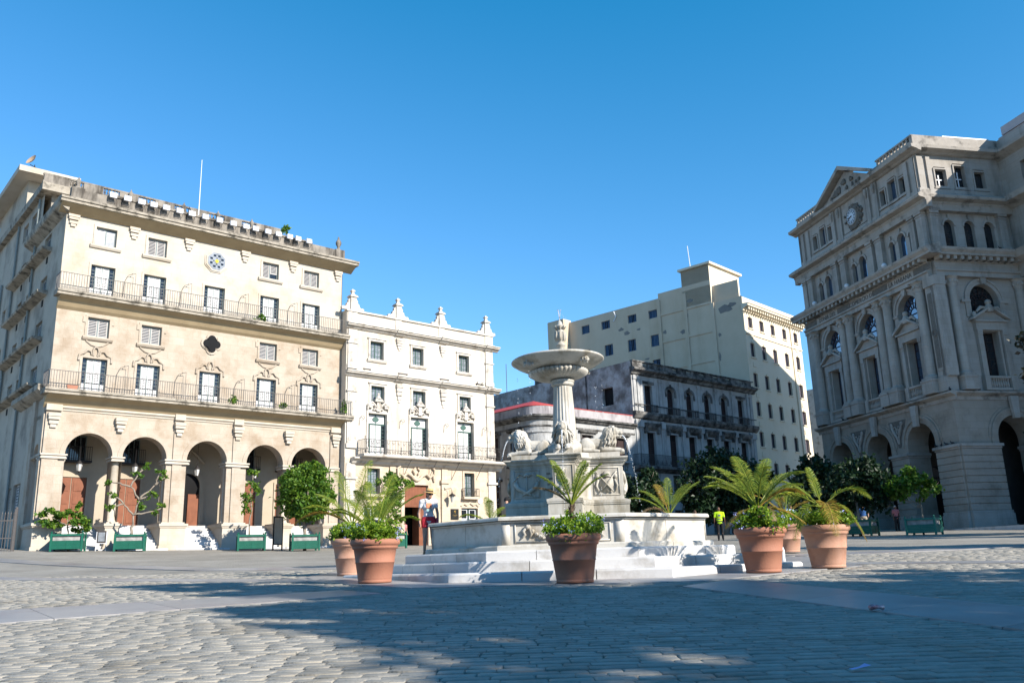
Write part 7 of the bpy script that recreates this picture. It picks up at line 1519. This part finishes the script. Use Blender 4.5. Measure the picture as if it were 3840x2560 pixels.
# ================================================================== smaller things
# railing at the left of the hotel
t = thing('iron_fence', 'grey iron railing with pointed bars at the left edge beside the hotel', 'fence', (-25.6, 44.6, gz(-25.6, 44.6)-.1), R_(196))
mb = MB()
for k in range(30):
    u = .1+k*.135; mb.box(u-.014, u+.014, -.014, .014, 0, 1.95); mb.lathe([(.03, 1.95), (.02, 2.0), (.0, 2.10)], 5, (u, 0, 0), cap=False)
for z in (.75, 1.62): mb.box(0, 4.1, -.02, .02, z-.025, z+.025)
mb.build('bars', M['greyiron'], t); mb = MB(); mb.box(-.06, .06, -.06, .06, -.2, 2.2); mb.ball((0, 0, 2.24), .07); mb.build('post', M['greyiron'], t)
# easel boards by the hotel steps
t = thing('sign_easel', 'small black framed sign board on white legs before the leftmost hotel steps', 'sign', (-22.15, 46.75, gz(-22.15, 46.75)), R_(30))
mb = MB(); mb.box(-.22, .22, -.04, 0, .42, 1.05); mb.build('frame', M['iron'], t); mb = MB(); mb.box(-.16, .16, -.05, -.041, .50, .97); mb.build('panel', M['curtain'], t); mb = MB()
for s in (-1, 1): mb.tube([(s*.24, -.02, 0), (s*.24, -.02, 1.0)], .02, 5); mb.tube([(s*.24, -.02, .4), (s*.24, .35, 0)], .018, 5)
mb.tube([(-.24, -.02, .40), (.24, -.02, .40)], .02, 5); mb.build('stand', M['white'], t)
t = thing('notice_board', 'tall narrow notice board on black posts left of the round clipped tree', 'sign', (-13.7, 50.2, gz(-13.7, 50.2)), R_(62))
mb = MB()
for s in (-1, 1): mb.box(s*.36-.03, s*.36+.03, -.03, .03, 0, 1.9)
mb.box(-.33, .33, -.03, .03, 1.82, 1.9); mb.box(-.33, .33, -.03, .03, .30, .36); mb.build('frame', M['iron'], t); mb = MB(); mb.box(-.33, .33, -.015, .015, .361, 1.819); mb.build('panel', mat('notice_panel', (.50, .42, .34), (.42, .35, .28), 4, .5), t)
# water bottle on the step, litter
t = thing('water_bottle', 'clear plastic water bottle standing on the fountain step end behind the full palm pot', 'bottle', (6.05, 20.35, -.195)); mb = MB(); mb.lathe([(.045, 0), (.048, .02), (.044, .1), (.048, .13), (.048, .25), (.03, .31), (.018, .33), (.018, .36)], 14); mb.build('bottle', mat('clear_plastic', (.75, .78, .82), (.7, .73, .78), 3, .15), t, True); mb = MB(); mb.lathe([(.02, .36), (.02, .385)], 10); mb.build('cap', M['white'], t)
t = thing('crushed_can', 'crushed red and silver can lying on the edge of the right marble band', 'litter', (3.86, 9.78, gz(3.86, 9.78)+.04), .3); mb = MB(); mb.tube([(-.08, 0, .02), (-.03, .01, .03), (.03, -.01, .025), (.08, 0, .02)], [.03, .032, .02, .03], 8); mb.build('can', mat('can_silver', (.6, .58, .6), (.5, .1, .1), 14, .35, metal=.4), t, True)
t = thing('paper_scrap', 'crumpled lilac paper scrap on the setts at the lower right', 'litter', (2.26, 6.15, gz(2.26, 6.15)+.03), .2); mb = MB(); mb.poly([(-.07, -.03, 0), (.0, -.04, .012), (.01, .02, .01), (-.06, .03, .0)]); mb.poly([(.0, -.04, .012), (.08, -.02, .02), (.06, .03, .028), (.01, .02, .01)]); mb.build('paper', mat('lilac_paper', (.50, .47, .80), (.45, .42, .72), 9, .8), t)
# pigeons
def pigeon_mesh():
    mb = MB(); mb.ball((0, 0, .11), .07, .075, .075, 10, 7); mb.cap((0, .02, .11), (0, .17, .07), .06, .02); mb.cap((0, -.06, .15), (0, -.085, .22), .04, .03); mb.ball((0, -.095, .235), .035, .04, .035, 8, 6); mb.cap((0, -.12, .235), (0, -.155, .225), .012, .005, 6)
    for s in (-1, 1): mb.ball((s*.055, .04, .12), .025, .10, .05, 8, 6); mb.tube([(s*.025, 0, .06), (s*.025, -.01, 0)], .008, 4)
    return mb.mesh('pigeon', mat('pigeon_grey', (.045, .05, .06), (.02, .022, .028), 9, .7), True)
pm = pigeon_mesh(); PG = 'pigeons on the exchange ledges'
for (u, y, z, rz, lab) in ((15.15, -.28, 7.06, 20, 'pigeon at the left end of the impost ledge on the exchange corner pier'), (15.75, -.28, 7.06, 70, 'pigeon second from the left on the impost ledge of the corner pier'), (16.25, -.28, 7.06, -40, 'pigeon third from the left on the impost ledge of the corner pier'), (16.9, -.3, 7.06, -60, 'pigeon with raised tail at the corner of the impost ledge'),
                          (15.1, -.35, 10.8, 10, 'pigeon on the ledge above the third exchange arch, right of its keystone'), (9.9, -.4, 10.8, 60, 'pigeon on the ledge right of the middle arch keystone'), (17.55, -.3, 10.8, 40, 'pigeon on the corner of the ledge above the exchange arcade'), (4.2, -.4, 10.8, 0, 'pigeon on the ledge right of the far arch keystone'), (4.9, -.4, 10.8, 30, 'second pigeon on the ledge beyond the far arch keystone'), (.4, -.4, 10.8, 80, 'pigeon at the far left end of the exchange ledge')):
    tag(put(pm, 'pigeon', None, EXM @ Vector((u, y, z)), R_(EXR+rz)), lab, 'pigeon', PG)
for (x, y, z, rz, lab) in ((17.62, 2.0, 10.8, 10, 'pigeon on the ledge facing the square, left of the exchange balustrade'), (17.6, 5.9, 21.7, 0, 'pigeon on the great cornice below the exchange side windows')):
    tag(put(pm, 'pigeon', None, EXM @ Vector((x, y, z)), R_(EXR+rz)), lab, 'pigeon', PG)
for u, z, lab in ((11.0, 12.9, 'pigeon on the palace ledge above the right french window, left of two'), (11.45, 12.9, 'pigeon on the palace ledge above the right french window, right of two')):
    tag(put(pm, 'pigeon', None, PB @ Vector((u, -.3, z)), .5), lab, 'pigeon')
# window lights lying on the palace ledge
for u, w, lab in ((1.4, .6, 'left'), (4.3, .8, 'second'), (7.9, .8, 'third'), (11.3, .5, 'right')):
    t = thing('strip_light', {'left': 'strip light on the palace middle ledge, nearest the hotel', 'second': 'strip light on the palace middle ledge between left and middle windows', 'third': 'strip light on the palace middle ledge between middle and right windows', 'right': 'strip light on the palace middle ledge at its right end'}[lab], 'light', PB @ Vector((u, -.4, 12.9)), R_(PBR), 'strip lights on the palace ledge')
    mb = MB(); mb.box(-w/2, w/2, -.05, .05, .05, .13); mb.build('tube_housing', M['greyiron'], t); mb = MB(); mb.box(-w/2+.05, -w/2+.09, -.03, .03, 0, .05); mb.box(w/2-.09, w/2-.05, -.03, .03, 0, .05); mb.build('foot', M['greyiron'], t)
# globe lamp on the exchange cornice, camera on the town house
for u, lab in ((2.6, 'white globe lamp on the exchange cornice under the far arched windows'), (7.75, 'white globe lamp on the exchange cornice under the middle arched windows'), (12.95, 'white globe lamp on the exchange cornice under the near arched windows')):
    t = thing('globe_lamp', lab, 'lamp', EXM @ Vector((u, -.75, 21.55)), 0, 'globe lamps on the exchange cornice'); mb = MB(); mb.ball((0, 0, .22), .2, n=14, m=10); mb.build('globe', M['white'], t, True); mb = MB(); mb.lathe([(.1, -.1), (.08, .03)], 10); mb.build('base', M['greyiron'], t)
t = thing('street_lamp', 'slim lamp post with white globe by the corner of the old town house', 'lamp post', (8.3, 70.5, gz(8.3, 70.5)), 0); mb = MB(); mb.tube([(0, 0, -.2), (0, 0, 5.3)], [.07, .05], 8); mb.build('post', M['pipe'], t); mb = MB(); mb.ball((0, 0, 5.5), .24, n=14, m=10); mb.build('globe', M['white'], t, True)
